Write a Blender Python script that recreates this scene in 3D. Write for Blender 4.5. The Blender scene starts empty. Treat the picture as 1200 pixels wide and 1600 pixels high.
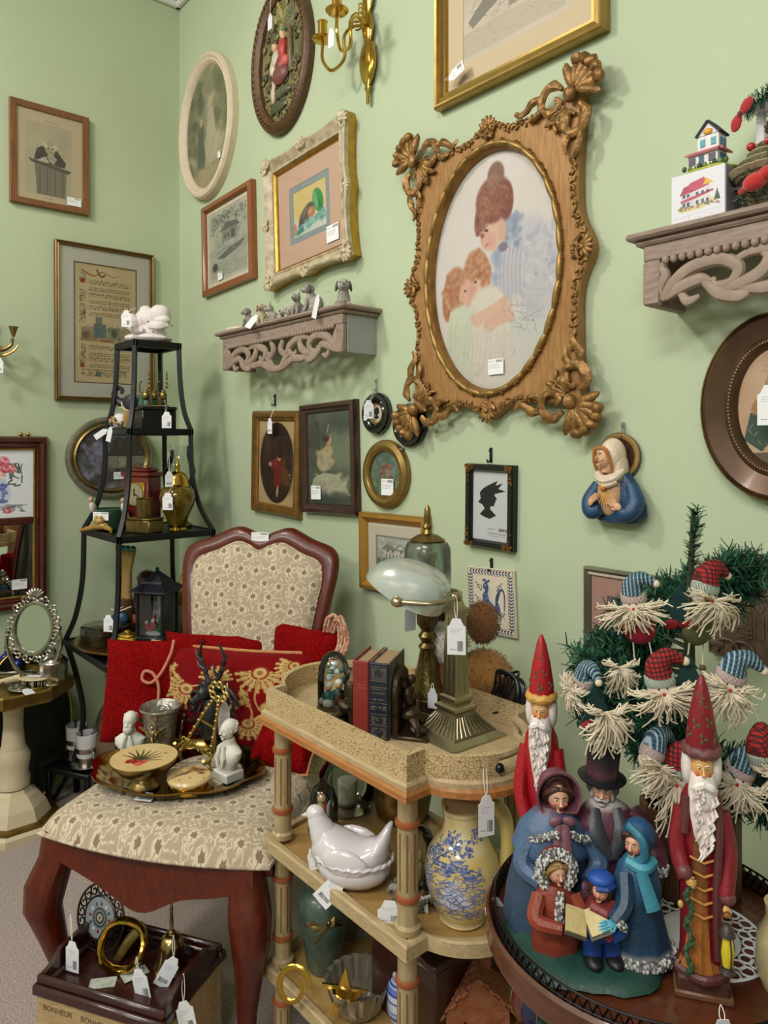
import bpy, math, random
import numpy as np
from mathutils import Vector, Matrix, Euler, noise as mnoise

# ---------------------------------------------------------------- camera, world, lights, exposure
SC = bpy.context.scene
FPX, U0, V0, CAMH = 1140.0, 600.0, 692.0, 1.27
RT = Vector((0.6511, 0.7590)).normalized()          # camera right (plan)
FW = Vector((-RT.y, RT.x))                          # camera forward (plan)
CAM = Vector((2.825, -1.314))
cd = bpy.data.cameras.new('camera'); cam = bpy.data.objects.new('camera', cd); SC.collection.objects.link(cam)
cam.location = (CAM.x, CAM.y, CAMH)
cam.rotation_euler = (math.pi/2, 0, math.atan2(-FW.x, FW.y))
cd.sensor_fit = 'VERTICAL'; cd.sensor_height = 36.0; cd.lens = FPX/1600*36.0
cd.shift_y = -(800-V0)/1600.0
cd.clip_start = 0.02
SC.camera = cam
SC.view_settings.view_transform = 'Standard'; SC.view_settings.look = 'None'
SC.view_settings.gamma = 1.0; SC.view_settings.use_curve_mapping = False
SC.view_settings.exposure = 0.07
SC.cycles.caustics_reflective = False; SC.cycles.caustics_refractive = False
wd = bpy.data.worlds.new('world'); SC.world = wd; wd.use_nodes = True
wd.node_tree.nodes['Background'].inputs[0].default_value = (0.9, 0.95, 1.0, 1)
wd.node_tree.nodes['Background'].inputs[1].default_value = 0.25

def area(name, loc, target, sx, sy, power, col):
    l = bpy.data.lights.new(name, 'AREA'); l.shape = 'RECTANGLE'; l.size = sx; l.size_y = sy
    l.energy = power; l.color = col
    o = bpy.data.objects.new(name, l); SC.collection.objects.link(o); o.location = loc
    o.rotation_euler = (Vector(target)-Vector(loc)).to_track_quat('-Z', 'Y').to_euler()
    return o
area('ceiling_spot_light', (0.95, -1.75, 2.98), (1.45, -0.2, 1.1), 0.26, 0.26, 19, (1.0, 0.95, 0.86))
area('ceiling_panel_light', (2.9, -2.3, 3.04), (2.6, -1.6, 0.0), 1.2, 0.6, 54, (1.0, 0.97, 0.92))
area('ceiling_panel_light', (1.4, -3.6, 3.04), (0.9, -2.0, 0.6), 1.2, 0.6, 62, (1.0, 0.97, 0.92))
area('ceiling_panel_light', (3.9, -4.2, 3.04), (3.6, -3.2, 0.0), 1.2, 0.6, 54, (0.95, 0.98, 1.0))

# ---------------------------------------------------------------- projection helpers (pixel of the 1200x1600 photo -> place in the room)
def cw(X, Y, z=0.0):
    p = CAM + RT*X + FW*Y
    return Vector((p.x, p.y, z))
def pz(u, v, z):
    Y = (CAMH-z)*FPX/(v-V0)
    return cw((u-U0)/FPX*Y, Y, z)
def py(u, v, Y):
    return cw((u-U0)/FPX*Y, Y, CAMH-(v-V0)/FPX*Y)
def wp(wall, u, v, off=0.0):
    d = RT*((u-U0)/FPX) + FW
    t = (-off-CAM.y)/d.y if wall == 'b' else (off-CAM.x)/d.x
    p = CAM + d*t
    return (p.x if wall == 'b' else p.y, CAMH-(v-V0)/FPX*t, t)

# ---------------------------------------------------------------- colours and materials
def lin(h):
    if not isinstance(h, str): return h
    h = h.lstrip('#'); c = [int(h[i:i+2], 16)/255 for i in (0, 2, 4)]
    return tuple(x/12.92 if x <= 0.04045 else ((x+0.055)/1.055)**2.4 for x in c)
MATS = {}
def _new(name):
    m = bpy.data.materials.new(name); m.use_nodes = True
    nt = m.node_tree; b = nt.nodes['Principled BSDF']
    return m, nt, b
def nd(nt, t, **kw):
    n = nt.nodes.new(t)
    for k, v in kw.items(): setattr(n, k, v)
    return n
def mat(name, col='#888888', rough=0.5, metal=0.0, var=0.0, vs=12.0, bump=0.0, bs=60.0, col2=None, sheen=0.0, coat=0.0, spec=0.5, emit=0.0, stretch=None, dist=0.0, attr=False, sss=0.0):
    """principled material whose colour wavers between two tones by noise, with fine noise relief"""
    if name in MATS: return MATS[name]
    m, nt, b = _new(name); L = nt.links.new
    c = lin(col)
    tc = nd(nt, 'ShaderNodeTexCoord'); mp = nd(nt, 'ShaderNodeMapping'); L(tc.outputs['Object'], mp.inputs[0])
    if stretch: mp.inputs['Scale'].default_value = stretch
    if attr:
        at = nd(nt, 'ShaderNodeAttribute', attribute_name='Col')
        base = at.outputs['Color']
        if var:
            n = nd(nt, 'ShaderNodeTexNoise'); n.inputs['Scale'].default_value = vs; n.inputs['Detail'].default_value = 4; L(mp.outputs[0], n.inputs['Vector'])
            mr = nd(nt, 'ShaderNodeMapRange'); mr.inputs[1].default_value = .3; mr.inputs[2].default_value = .7; mr.inputs[3].default_value = 1-var; mr.inputs[4].default_value = 1+var; L(n.outputs[0], mr.inputs[0])
            mx = nd(nt, 'ShaderNodeVectorMath', operation='SCALE'); L(base, mx.inputs[0]); L(mr.outputs[0], mx.inputs['Scale']); base = mx.outputs[0]
        L(base, b.inputs['Base Color'])
    elif var or col2:
        n = nd(nt, 'ShaderNodeTexNoise'); n.inputs['Scale'].default_value = vs; n.inputs['Detail'].default_value = 5; n.inputs['Distortion'].default_value = dist
        L(mp.outputs[0], n.inputs['Vector'])
        r = nd(nt, 'ShaderNodeValToRGB'); r.color_ramp.elements[0].position = .32; r.color_ramp.elements[1].position = .68
        c2 = lin(col2) if col2 else tuple(min(1, x*(1+var)) for x in c)
        c1 = c if col2 else tuple(x*(1-var) for x in c)
        r.color_ramp.elements[0].color = (*c1, 1); r.color_ramp.elements[1].color = (*c2, 1)
        L(n.outputs[0], r.inputs[0]); L(r.outputs[0], b.inputs['Base Color'])
    else: b.inputs['Base Color'].default_value = (*c, 1)
    b.inputs['Roughness'].default_value = rough; b.inputs['Metallic'].default_value = metal
    b.inputs['Specular IOR Level'].default_value = spec
    b.inputs['Sheen Weight'].default_value = sheen
    if coat: b.inputs['Coat Weight'].default_value = coat; b.inputs['Coat Roughness'].default_value = .08
    if sss: b.inputs['Subsurface Weight'].default_value = sss; b.inputs['Subsurface Scale'].default_value = .01
    if emit: b.inputs['Emission Color'].default_value = (*c, 1); b.inputs['Emission Strength'].default_value = emit
    if bump:
        n2 = nd(nt, 'ShaderNodeTexNoise'); n2.inputs['Scale'].default_value = bs; n2.inputs['Detail'].default_value = 6; L(mp.outputs[0], n2.inputs['Vector'])
        bn = nd(nt, 'ShaderNodeBump'); bn.inputs['Strength'].default_value = bump; bn.inputs['Distance'].default_value = .01
        L(n2.outputs[0], bn.inputs['Height']); L(bn.outputs[0], b.inputs['Normal'])
    MATS[name] = m; return m
def crackle(name, col, line, scale=90, rough=.55):
    if name in MATS: return MATS[name]
    m, nt, b = _new(name); L = nt.links.new
    tc = nd(nt, 'ShaderNodeTexCoord'); mp = nd(nt, 'ShaderNodeMapping'); mp.inputs['Scale'].default_value = (1, 1, 1.7); L(tc.outputs['Object'], mp.inputs[0])
    v = nd(nt, 'ShaderNodeTexVoronoi', feature='DISTANCE_TO_EDGE'); v.inputs['Scale'].default_value = scale; L(mp.outputs[0], v.inputs['Vector'])
    r = nd(nt, 'ShaderNodeValToRGB'); r.color_ramp.elements[0].position = .02; r.color_ramp.elements[1].position = .09
    r.color_ramp.elements[0].color = (*lin(line), 1); r.color_ramp.elements[1].color = (*lin(col), 1); L(v.outputs[0], r.inputs[0])
    n = nd(nt, 'ShaderNodeTexNoise'); n.inputs['Scale'].default_value = 25; L(mp.outputs[0], n.inputs['Vector'])
    mx = nd(nt, 'ShaderNodeMix', data_type='RGBA', blend_type='MULTIPLY'); mx.inputs[0].default_value = .35; L(r.outputs[0], mx.inputs[6]); L(n.outputs[0], mx.inputs[7])
    L(mx.outputs[2], b.inputs['Base Color']); b.inputs['Roughness'].default_value = rough
    bn = nd(nt, 'ShaderNodeBump'); bn.inputs['Strength'].default_value = .3; bn.inputs['Distance'].default_value = .003; L(r.outputs[0], bn.inputs['Height']); L(bn.outputs[0], b.inputs['Normal'])
    MATS[name] = m; return m
def wood(name, col, col2, rough=.35, scale=(3, 3, 40), coat=.3, bump=.05):
    if name in MATS: return MATS[name]
    m = mat(name, col, rough, col2=col2, vs=4, stretch=scale, dist=1.2, coat=coat, bump=bump, bs=6)
    return m
def glass(name, tint='#ffffff', refl=1.0, rough=.02, opac=0.0, body='#ffffff'):
    """thin clear glass: a fresnel sheen over a tinted transparent sheet, optionally a little milky"""
    if name in MATS: return MATS[name]
    m = bpy.data.materials.new(name); m.use_nodes = True; nt = m.node_tree; L = nt.links.new
    nt.nodes.remove(nt.nodes['Principled BSDF']); out = nt.nodes['Material Output']
    tr = nd(nt, 'ShaderNodeBsdfTransparent'); tr.inputs[0].default_value = (*lin(tint), 1)
    gl = nd(nt, 'ShaderNodeBsdfGlossy'); gl.inputs['Roughness'].default_value = rough
    fr = nd(nt, 'ShaderNodeFresnel'); fr.inputs[0].default_value = 1.5
    mu = nd(nt, 'ShaderNodeMath', operation='MULTIPLY'); mu.inputs[1].default_value = refl; L(fr.outputs[0], mu.inputs[0])
    ms = nd(nt, 'ShaderNodeMixShader'); L(mu.outputs[0], ms.inputs[0])
    src = tr.outputs[0]
    if opac:
        df = nd(nt, 'ShaderNodeBsdfDiffuse'); df.inputs[0].default_value = (*lin(body), 1)
        tl = nd(nt, 'ShaderNodeBsdfTranslucent'); tl.inputs[0].default_value = (*lin(body), 1)
        m1 = nd(nt, 'ShaderNodeMixShader'); m1.inputs[0].default_value = .5; L(df.outputs[0], m1.inputs[1]); L(tl.outputs[0], m1.inputs[2])
        m2 = nd(nt, 'ShaderNodeMixShader'); m2.inputs[0].default_value = opac; L(src, m2.inputs[1]); L(m1.outputs[0], m2.inputs[2]); src = m2.outputs[0]
    L(src, ms.inputs[1]); L(gl.outputs[0], ms.inputs[2]); L(ms.outputs[0], out.inputs[0])
    MATS[name] = m; return m
def img_mat(name, cv, rough=.6, tile=False, bump=0.0, sheen=0, coat=0, metal=0):
    """a material from a picture drawn by this script (flat print, woven or painted pattern)"""
    if name in MATS: return MATS[name]
    m, nt, b = _new(name); L = nt.links.new
    a = cv.a if isinstance(cv, Canvas) else cv
    h, w = a.shape[:2]
    im = bpy.data.images.new(name, w, h); px = np.ones((h, w, 4), np.float32); px[:, :, :3] = np.clip(a[::-1], 0, 1)
    im.pixels.foreach_set(px.ravel()); im.pack()
    t = nd(nt, 'ShaderNodeTexImage'); t.image = im; t.extension = 'REPEAT' if tile else 'EXTEND'
    L(t.outputs[0], b.inputs['Base Color']); b.inputs['Roughness'].default_value = rough; b.inputs['Sheen Weight'].default_value = sheen
    b.inputs['Metallic'].default_value = metal
    if sheen: b.inputs['Specular IOR Level'].default_value = .1
    if coat: b.inputs['Coat Weight'].default_value = coat
    if bump:
        bw = nd(nt, 'ShaderNodeRGBToBW'); L(t.outputs[0], bw.inputs[0]); bn = nd(nt, 'ShaderNodeBump'); bn.inputs['Strength'].default_value = bump; bn.inputs['Distance'].default_value = .003
        L(bw.outputs[0], bn.inputs['Height']); L(bn.outputs[0], b.inputs['Normal'])
    MATS[name] = m; return m

# ---------------------------------------------------------------- a small painter for flat prints (x right, y down, both 0..1)
def srgb(h):
    if not isinstance(h, str): return np.array(h, np.float32)
    h = h.lstrip('#'); return np.array([int(h[i:i+2], 16)/255 for i in (0, 2, 4)], np.float32)
class Canvas:
    def __init__(s, w, h, col='#ffffff', seed=1):
        s.w, s.h = w, h; s.a = np.empty((h, w, 3), np.float32); s.a[:] = srgb(col); s.r = np.random.RandomState(seed); s.asp = h/w
    def _bx(s, x0, y0, x1, y1):
        return max(0, int(x0*s.w)), max(0, int(y0*s.h)), min(s.w, int(x1*s.w)+2), min(s.h, int(y1*s.h)+2)
    def ell(s, cx, cy, rx, ry, col, ang=0, soft=.15, al=1.0):
        m = max(rx, ry/1)*1.6+.01; m2 = max(ry, rx/s.asp)*1.6+.01
        a, b, c, d = s._bx(cx-m, cy-m2, cx+m, cy+m2)
        if c <= a or d <= b: return
        X, Y = np.meshgrid((np.arange(a, c)+.5)/s.w-cx, ((np.arange(b, d)+.5)/s.h-cy)*s.asp)
        ca, sa = math.cos(ang), math.sin(ang)
        D = np.sqrt(((X*ca+Y*sa)/rx)**2+((-X*sa+Y*ca)/(ry*s.asp))**2)
        A = (np.clip((1+soft-D)/(2*soft+1e-6), 0, 1)*al)[..., None]
        s.a[b:d, a:c] = s.a[b:d, a:c]*(1-A)+srgb(col)*A
    def poly(s, pts, col, al=1.0):
        P = np.array(pts, float); a, b, c, d = s._bx(P[:, 0].min(), P[:, 1].min(), P[:, 0].max(), P[:, 1].max())
        if c <= a or d <= b: return
        A = np.zeros((d-b, c-a))
        for ox in (.25, .75):
            for oy in (.25, .75):
                X, Y = np.meshgrid((np.arange(a, c)+ox)/s.w, (np.arange(b, d)+oy)/s.h); I = np.zeros(X.shape, bool)
                for (x0, y0), (x1, y1) in zip(P, np.roll(P, -1, 0)):
                    if y0 == y1: continue
                    I ^= ((Y >= min(y0, y1)) & (Y < max(y0, y1)) & (X < x0+(Y-y0)*(x1-x0)/(y1-y0)))
                A += I*.25
        A = (A*al)[..., None]; s.a[b:d, a:c] = s.a[b:d, a:c]*(1-A)+srgb(col)*A
    def rect(s, x0, y0, x1, y1, col, al=1.0): s.poly([(x0, y0), (x1, y0), (x1, y1), (x0, y1)], col, al)
    def line(s, pts, w, col, al=1.0, taper=False):
        for i in range(len(pts)-1):
            (x0, y0), (x1, y1) = pts[i], pts[i+1]
            ww = w*(1-.8*i/len(pts)) if taper else w
            dx, dy = x1-x0, (y1-y0)*s.asp; l = math.hypot(dx, dy) or 1
            nx, ny = -dy/l*ww/2, dx/l*ww/2/s.asp
            s.poly([(x0+nx, y0+ny), (x1+nx, y1+ny), (x1-nx, y1-ny), (x0-nx, y0-ny)], col, al)
    def curve(s, pts, w, col, al=1.0, taper=False, n=6): s.line(spl([(x, y) for x, y in pts], n), w, col, al, taper)
    def blur_noise(s, cols, n, size, x0=0, y0=0, x1=1, y1=1, al=.5, soft=.6, ar=1.0, jit=.5):
        for _ in range(n):
            c = cols[s.r.randint(len(cols))]; z = size*(1-jit*s.r.rand())
            s.ell(x0+(x1-x0)*s.r.rand(), y0+(y1-y0)*s.r.rand(), z, z*ar/s.asp, c, s.r.rand()*3, soft, al)
    def scrib(s, n, ln, w, cols, x0, y0, x1, y1, al=.6, hor=False):
        for _ in range(n):
            x, y = x0+(x1-x0)*s.r.rand(), y0+(y1-y0)*s.r.rand(); a = (s.r.rand()-.5)*.3 if hor else s.r.rand()*6.28
            p = [(x, y)]
            for k in range(3):
                a += (s.r.rand()-.5)*1.2; p.append((p[-1][0]+math.cos(a)*ln/3, p[-1][1]+math.sin(a)*ln/3/s.asp))
            p = [(min(max(q[0], x0), x1), min(max(q[1], y0), y1)) for q in p]
            s.line(p, w, cols[s.r.randint(len(cols))], al)
    def soften(s, n=2):
        for _ in range(n): s.a = sum(np.roll(np.roll(s.a, i, 0), j, 1) for i in (-1, 0, 1) for j in (-1, 0, 1))/9
        return s
    def grain(s, amt=.03):
        s.a += (s.r.rand(s.h, s.w, 1).astype(np.float32)-.5)*amt
    def textline(s, x0, x1, y, h, col, al=.8):
        x = x0
        while x < x1:
            w = (.25+.6*s.r.rand())*h/s.asp*0+(.3+.6*s.r.rand())*h*s.asp
            s.rect(x, y-h*(.35+.3*s.r.rand()), min(x+w*.7, x1), y+h*.3, col, al); x += w+(0.6*h*s.asp if s.r.rand() < .2 else .15*h*s.asp)
    def barcode(s, x0, x1, y0, y1, col='#222222'):
        x = x0
        while x < x1:
            w = (x1-x0)*(.02+.05*s.r.rand()); s.rect(x, y0, min(x1, x+w), y1, col); x += w+(x1-x0)*(.02+.04*s.r.rand())
def spl(pts, n=6, closed=False):
    """Catmull-Rom through the points"""
    P = [Vector(p) for p in pts]; k = len(P); out = []
    rng = range(k if closed else k-1)
    for i in rng:
        p1, p2 = P[i], P[(i+1) % k]
        p0 = P[(i-1) % k] if (closed or i > 0) else p1*2-p2
        p3 = P[(i+2) % k] if (closed or i < k-2) else p2*2-p1
        for j in range(n):
            t = j/n
            out.append((p1*2+(p2-p0)*t+(p0*2-p1*5+p2*4-p3)*t*t+(p1*3-p0-p2*3+p3)*t*t*t)*.5)
    if not closed: out.append(P[-1])
    return out

# ---------------------------------------------------------------- mesh builder
def RZ(a): return Matrix.Rotation(a, 4, 'Z')
def RX(a): return Matrix.Rotation(a, 4, 'X')
def RY(a): return Matrix.Rotation(a, 4, 'Y')
def TR(x, y=None, z=None): return Matrix.Translation(Vector(x) if y is None else Vector((x, y, z)))
def SCL(x, y, z): return Matrix.Diagonal((x, y, z, 1))
class MB:
    def __init__(s): s.v = []; s.f = []; s.c = []; s.uv = []; s.M = Matrix.Identity(4)
    def add(s, vs, fs, col=None, uvs=None):
        o = len(s.v); c = (*lin(col), 1) if col is not None else (1, 1, 1, 1)
        for i, p in enumerate(vs):
            s.v.append(s.M @ Vector(p)); s.c.append(c); s.uv.append(uvs[i] if uvs else (0, 0))
        for f in fs: s.f.append([o+i for i in f])
        return s
    def box(s, c, d, R=None, bev=0, col=None):
        x, y, z = d[0]/2, d[1]/2, d[2]/2; b = min(bev, x*.9, y*.9, z*.9)
        T = TR(c) @ (R if R else Matrix.Identity(4))
        if b <= 0:
            vs = [T @ Vector((i*x, j*y, k*z)) for i in (-1, 1) for j in (-1, 1) for k in (-1, 1)]
            return s.add(vs, [(0, 1, 3, 2), (4, 6, 7, 5), (0, 4, 5, 1), (2, 3, 7, 6), (0, 2, 6, 4), (1, 5, 7, 3)], col)
        vs = []; ix = {}
        for i in (-1, 1):
            for j in (-1, 1):
                for k in (-1, 1):
                    for a in range(3):
                        q = [i*(x-b), j*(y-b), k*(z-b)]; q[a] = (i*x, j*y, k*z)[a]
                        ix[i, j, k, a] = len(vs); vs.append(T @ Vector(q))
        fs = []
        for a in range(3):
            e, g = [(1, 2), (2, 0), (0, 1)][a]
            for sg in (-1, 1):
                q = []
                for (m, n) in ((-1, -1), (1, -1), (1, 1), (-1, 1)):
                    t = [0, 0, 0]; t[a] = sg; t[e] = m; t[g] = n; q.append(ix[t[0], t[1], t[2], a])
                fs.append(q if sg > 0 else q[::-1])
            for m in (-1, 1):
                for n in (-1, 1):
                    def id_(w, fa):
                        t = [0, 0, 0]; t[a] = w; t[e] = m; t[g] = n; return ix[t[0], t[1], t[2], fa]
                    q = [id_(-1, e), id_(1, e), id_(1, g), id_(-1, g)]; fs.append(q if m*n < 0 else q[::-1])
        for i in (-1, 1):
            for j in (-1, 1):
                for k in (-1, 1):
                    q = [ix[i, j, k, a] for a in range(3)]; fs.append(q if i*j*k > 0 else q[::-1])
        return s.add(vs, fs, col)
    def lathe(s, prof, n=24, col=None, cap=True, a0=0, a1=None, sx=1, sy=1, flute=None):
        """prof: list of (radius, z); z is the axis. flute(angle, z) scales the radius"""
        full = a1 is None; m = n if full else n+1; a1 = a0+2*math.pi if full else a1
        vs = []; fs = []
        for (r, z) in prof:
            for i in range(m):
                a = a0+(a1-a0)*i/n; k = flute(a, z) if flute else 1
                vs.append((r*k*math.cos(a)*sx, r*k*math.sin(a)*sy, z))
        for j in range(len(prof)-1):
            for i in range(n):
                p, q = j*m+i, j*m+((i+1) % m)
                fs.append((p, q, q+m, p+m))
        if cap and full:
            if prof[0][0] > 1e-5: fs.append(list(range(n-1, -1, -1)))
            if prof[-1][0] > 1e-5: fs.append([(len(prof)-1)*m+i for i in range(n)])
        cols = None
        if isinstance(col, list):
            o = len(s.v); s.add(vs, fs)
            for j in range(len(prof)):
                for i in range(m): s.c[o+j*m+i] = (*lin(col[j]), 1)
            return s
        return s.add(vs, fs, col)
    def cyl(s, p, q, r, r2=None, n=12, col=None):
        return s.tube([p, q], [r, r if r2 is None else r2], n, col=col)
    def tube(s, pts, r, n=8, closed=False, col=None, flat=1.0, up=None, cap=True):
        P = [Vector(p) if len(p) == 3 else Vector((p[0], 0, p[1])) for p in pts]; k = len(P)
        R = list(r) if hasattr(r, '__len__') else [r]*k
        if len(R) != k: R = [R[min(int(i/(k-1)*(len(R)-1)), len(R)-2)]*(1-(i/(k-1)*(len(R)-1)-min(int(i/(k-1)*(len(R)-1)), len(R)-2)))+R[min(int(i/(k-1)*(len(R)-1)), len(R)-2)+1]*(i/(k-1)*(len(R)-1)-min(int(i/(k-1)*(len(R)-1)), len(R)-2)) for i in range(k)]
        T = []
        for i in range(k):
            a = P[(i-1) % k] if (closed or i > 0) else P[i]; b = P[(i+1) % k] if (closed or i < k-1) else P[i]
            t = b-a; T.append(t.normalized() if t.length > 1e-9 else Vector((0, 0, 1)))
        if up is not None: nrm = Vector(up)
        else: nrm = Vector((0, 1, 0)) if abs(T[0].y) < .9 else Vector((1, 0, 0))
        vs = []; fs = []
        for i in range(k):
            nrm = (Vector(up) if up is not None else nrm); nrm = nrm-T[i]*nrm.dot(T[i])
            nrm = nrm.normalized() if nrm.length > 1e-6 else T[i].orthogonal().normalized()
            b = T[i].cross(nrm)
            for j in range(n):
                a = 2*math.pi*j/n; vs.append(P[i]+(nrm*math.cos(a)*flat+b*math.sin(a))*R[i])
        for i in range(k if closed else k-1):
            for j in range(n):
                a, b2 = i*n+j, i*n+(j+1) % n; c, d = ((i+1) % k)*n+(j+1) % n, ((i+1) % k)*n+j
                fs.append((a, d, c, b2))
        if cap and not closed:
            fs.append(list(range(n))); fs.append([(k-1)*n+j for j in range(n-1, -1, -1)])
        return s.add(vs, fs, col)
    def ell(s, c, r, R=None, n=14, m=9, col=None, fn=None):
        if not hasattr(r, '__len__'): r = (r, r, r)
        T = TR(c) @ (R if R else Matrix.Identity(4)); vs = []; fs = []
        for j in range(m+1):
            t = math.pi*j/m
            for i in range(n):
                a = 2*math.pi*i/n; p = Vector((math.sin(t)*math.cos(a), math.sin(t)*math.sin(a), -math.cos(t)))
                k = fn(p) if fn else 1
                vs.append(T @ Vector((p.x*r[0]*k, p.y*r[1]*k, p.z*r[2]*k)))
        for j in range(m):
            for i in range(n):
                fs.append((j*n+i, j*n+(i+1) % n, (j+1)*n+(i+1) % n, (j+1)*n+i))
        return s.add(vs, fs, col)
    def prism(s, poly, d0, d1, col=None, plane='xz', bev=0):
        """outline in the x-z (or x-y) plane extruded; bev rounds the front edge by an inset ring"""
        P = [Vector((p[0], p[1])) for p in poly]; k = len(P)
        area_ = sum(P[i].x*P[(i+1) % k].y-P[(i+1) % k].x*P[i].y for i in range(k))
        if area_ < 0: P = P[::-1]
        def lay(Q, d): return [(q.x, d, q.y) if plane == 'xz' else (q.x, q.y, d) for q in Q]
        rings = [lay(P, d0)]
        if bev:
            Q = []
            for i in range(k):
                e1 = (P[i]-P[i-1]).normalized() if (P[i]-P[i-1]).length > 1e-9 else Vector((1, 0)); e2 = (P[(i+1) % k]-P[i]).normalized() if (P[(i+1) % k]-P[i]).length > 1e-9 else e1
                nn = Vector((-(e1.y+e2.y), e1.x+e2.x)); nn = nn.normalized() if nn.length > 1e-6 else Vector((-e1.y, e1.x)); Q.append(P[i]+nn*bev)
            sg = 1 if d1 > d0 else -1
            rings += [lay(P, d1-sg*bev), lay(Q, d1)]
        else: rings.append(lay(P, d1))
        vs = [v for r in rings for v in r]; fs = []
        for j in range(len(rings)-1):
            for i in range(k):
                a, b = j*k+i, j*k+(i+1) % k; fs.append((a, b, b+k, a+k))
        fs.append(list(range(k-1, -1, -1))); fs.append([(len(rings)-1)*k+i for i in range(k)])
        return s.add(vs, fs, col)
    def loops(s, rings, closed=False, col=None, cap=False):
        """skin a list of equal-length closed point rings"""
        k = len(rings[0]); vs = [v for r in rings for v in r]; fs = []
        J = len(rings)
        for j in range(J if closed else J-1):
            for i in range(k):
                a, b = j*k+i, j*k+(i+1) % k; c, d = ((j+1) % J)*k+(i+1) % k, ((j+1) % J)*k+i
                fs.append((a, b, c, d))
        if cap: fs.append(list(range(k-1, -1, -1))); fs.append([(J-1)*k+i for i in range(k)])
        o = len(s.v); s.add(vs, fs)
        if isinstance(col, list):
            for j in range(J):
                for i in range(k): s.c[o+j*k+i] = (*lin(col[j]), 1)
        elif col is not None:
            for i in range(o, len(s.v)): s.c[i] = (*lin(col), 1)
        return s
    def grid(s, fn, nu, nv, col=None, colfn=None):
        """fn(u,v) -> point, u,v in 0..1; uv = (u,v)"""
        vs = []; uv = []; fs = []
        for j in range(nv+1):
            for i in range(nu+1): vs.append(fn(i/nu, j/nv)); uv.append((i/nu, j/nv))
        for j in range(nv):
            for i in range(nu):
                a = j*(nu+1)+i; fs.append((a, a+1, a+nu+2, a+nu+1))
        return s.add(vs, fs, col, uv)
    def paint(s, fn, i0=0):
        for i in range(i0, len(s.v)):
            c = fn(s.v[i])
            if c is not None: s.c[i] = (*lin(c), 1)
        return s
    def jitter(s, amt, scale, i0=0):
        for i in range(i0, len(s.v)):
            p = s.v[i]; s.v[i] = p+Vector(mnoise.noise_vector(p*scale))*amt
        return s
    def build(s, name, m, parent=None, smooth=True, ang=40, uvfn=None):
        me = bpy.data.meshes.new(name); me.from_pydata([tuple(v) for v in s.v], [], s.f)
        me.materials.append(m)
        at = me.color_attributes.new('Col', 'FLOAT_COLOR', 'POINT'); at.data.foreach_set('color', np.array(s.c, np.float32).ravel())
        ul = me.uv_layers.new(name='UVMap'); li = np.empty(len(me.loops), np.int32); me.loops.foreach_get('vertex_index', li)
        U = np.array([uvfn(v) for v in s.v] if uvfn else s.uv, np.float32); ul.data.foreach_set('uv', U[li].ravel())
        if smooth:
            me.polygons.foreach_set('use_smooth', [True]*len(me.polygons))
            me.set_sharp_from_angle(angle=math.radians(ang))
        me.update()
        o = bpy.data.objects.new(name, me); SC.collection.objects.link(o)
        if parent: o.parent = parent
        return o
def tag(o, label, cat, group=None, kind=None):
    o['label'] = label; o['category'] = cat
    if group: o['group'] = group
    if kind: o['kind'] = kind
    return o
def thing(name, label, cat, loc=(0, 0, 0), rz=0.0, group=None, rx=0.0, ry=0.0):
    o = bpy.data.objects.new(name, None); SC.collection.objects.link(o); o.empty_display_size = .05
    o.location = loc; o.rotation_euler = (rx, ry, rz); return tag(o, label, cat, group)
def struct(name, mb, m, smooth=False, parent=None):
    o = mb.build(name, m, parent, smooth); o['kind'] = 'structure'; return o
def text_mesh(txt, size, ext=.0005, align='CENTER', font_scale=1.0):
    c = bpy.data.curves.new('t', 'FONT'); c.body = txt; c.size = size; c.extrude = ext; c.align_x = align; c.align_y = 'CENTER'
    o = bpy.data.objects.new('t', c); SC.collection.objects.link(o)
    dg = bpy.context.evaluated_depsgraph_get(); dg.update()
    me = bpy.data.meshes.new_from_object(o.evaluated_get(dg)); bpy.data.objects.remove(o); bpy.data.curves.remove(c)
    vs = [v.co.copy() for v in me.vertices]; fs = [list(p.vertices) for p in me.polygons]; bpy.data.meshes.remove(me)
    return vs, fs
def lettering(txt, size, ext, M, m, parent, name='lettering'):
    vs, fs = text_mesh(txt, size, ext); b = MB(); b.M = M; b.add(vs, fs); return b.build(name, m, parent, smooth=False)

# ---------------------------------------------------------------- shared materials
PAINT = mat('painted_resin', attr=True, rough=.42, var=.12, vs=90, bump=.12, bs=220)
PAINTM = mat('painted_matte', attr=True, rough=.75, var=.1, vs=120, bump=.1, bs=300)
GLAZE = mat('painted_glaze', attr=True, rough=.16, coat=.5)
BRASS = mat('polished_brass', '#c9a24a', .18, 1.0, var=.12, vs=20)
OLDBRASS = mat('aged_brass', '#8f7a4d', .34, 1.0, var=.25, vs=30, bump=.08, bs=120)
DARKBRASS = mat('dark_bronze', '#4a3d2e', .4, .8, var=.35, vs=60, bump=.25, bs=160)
SILVER = mat('tarnished_silver', '#a9a49b', .22, 1.0, var=.25, vs=35)
GOLDLEAF = mat('gold_leaf', '#936c37', .44, .6, var=.32, vs=26, bump=.15, bs=110)
GOLDTRIM = mat('gold_trim', '#b88f3e', .32, .85, var=.18, vs=40)
BLACKM = mat('black_lacquer', '#0d0d0f', .3, var=.2, vs=40)
BLACKIRON = mat('black_iron', '#101114', .42, .3, bump=.1, bs=200)
PAPER = mat('white_card', '#e9e9ef', .7)
STRING = mat('white_string', '#e8e4dc', .85)
PANE = glass('picture_glass', '#ffffff', .55)
CLEAR = glass('clear_glass', '#f4f7f5', 1.1)
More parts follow.
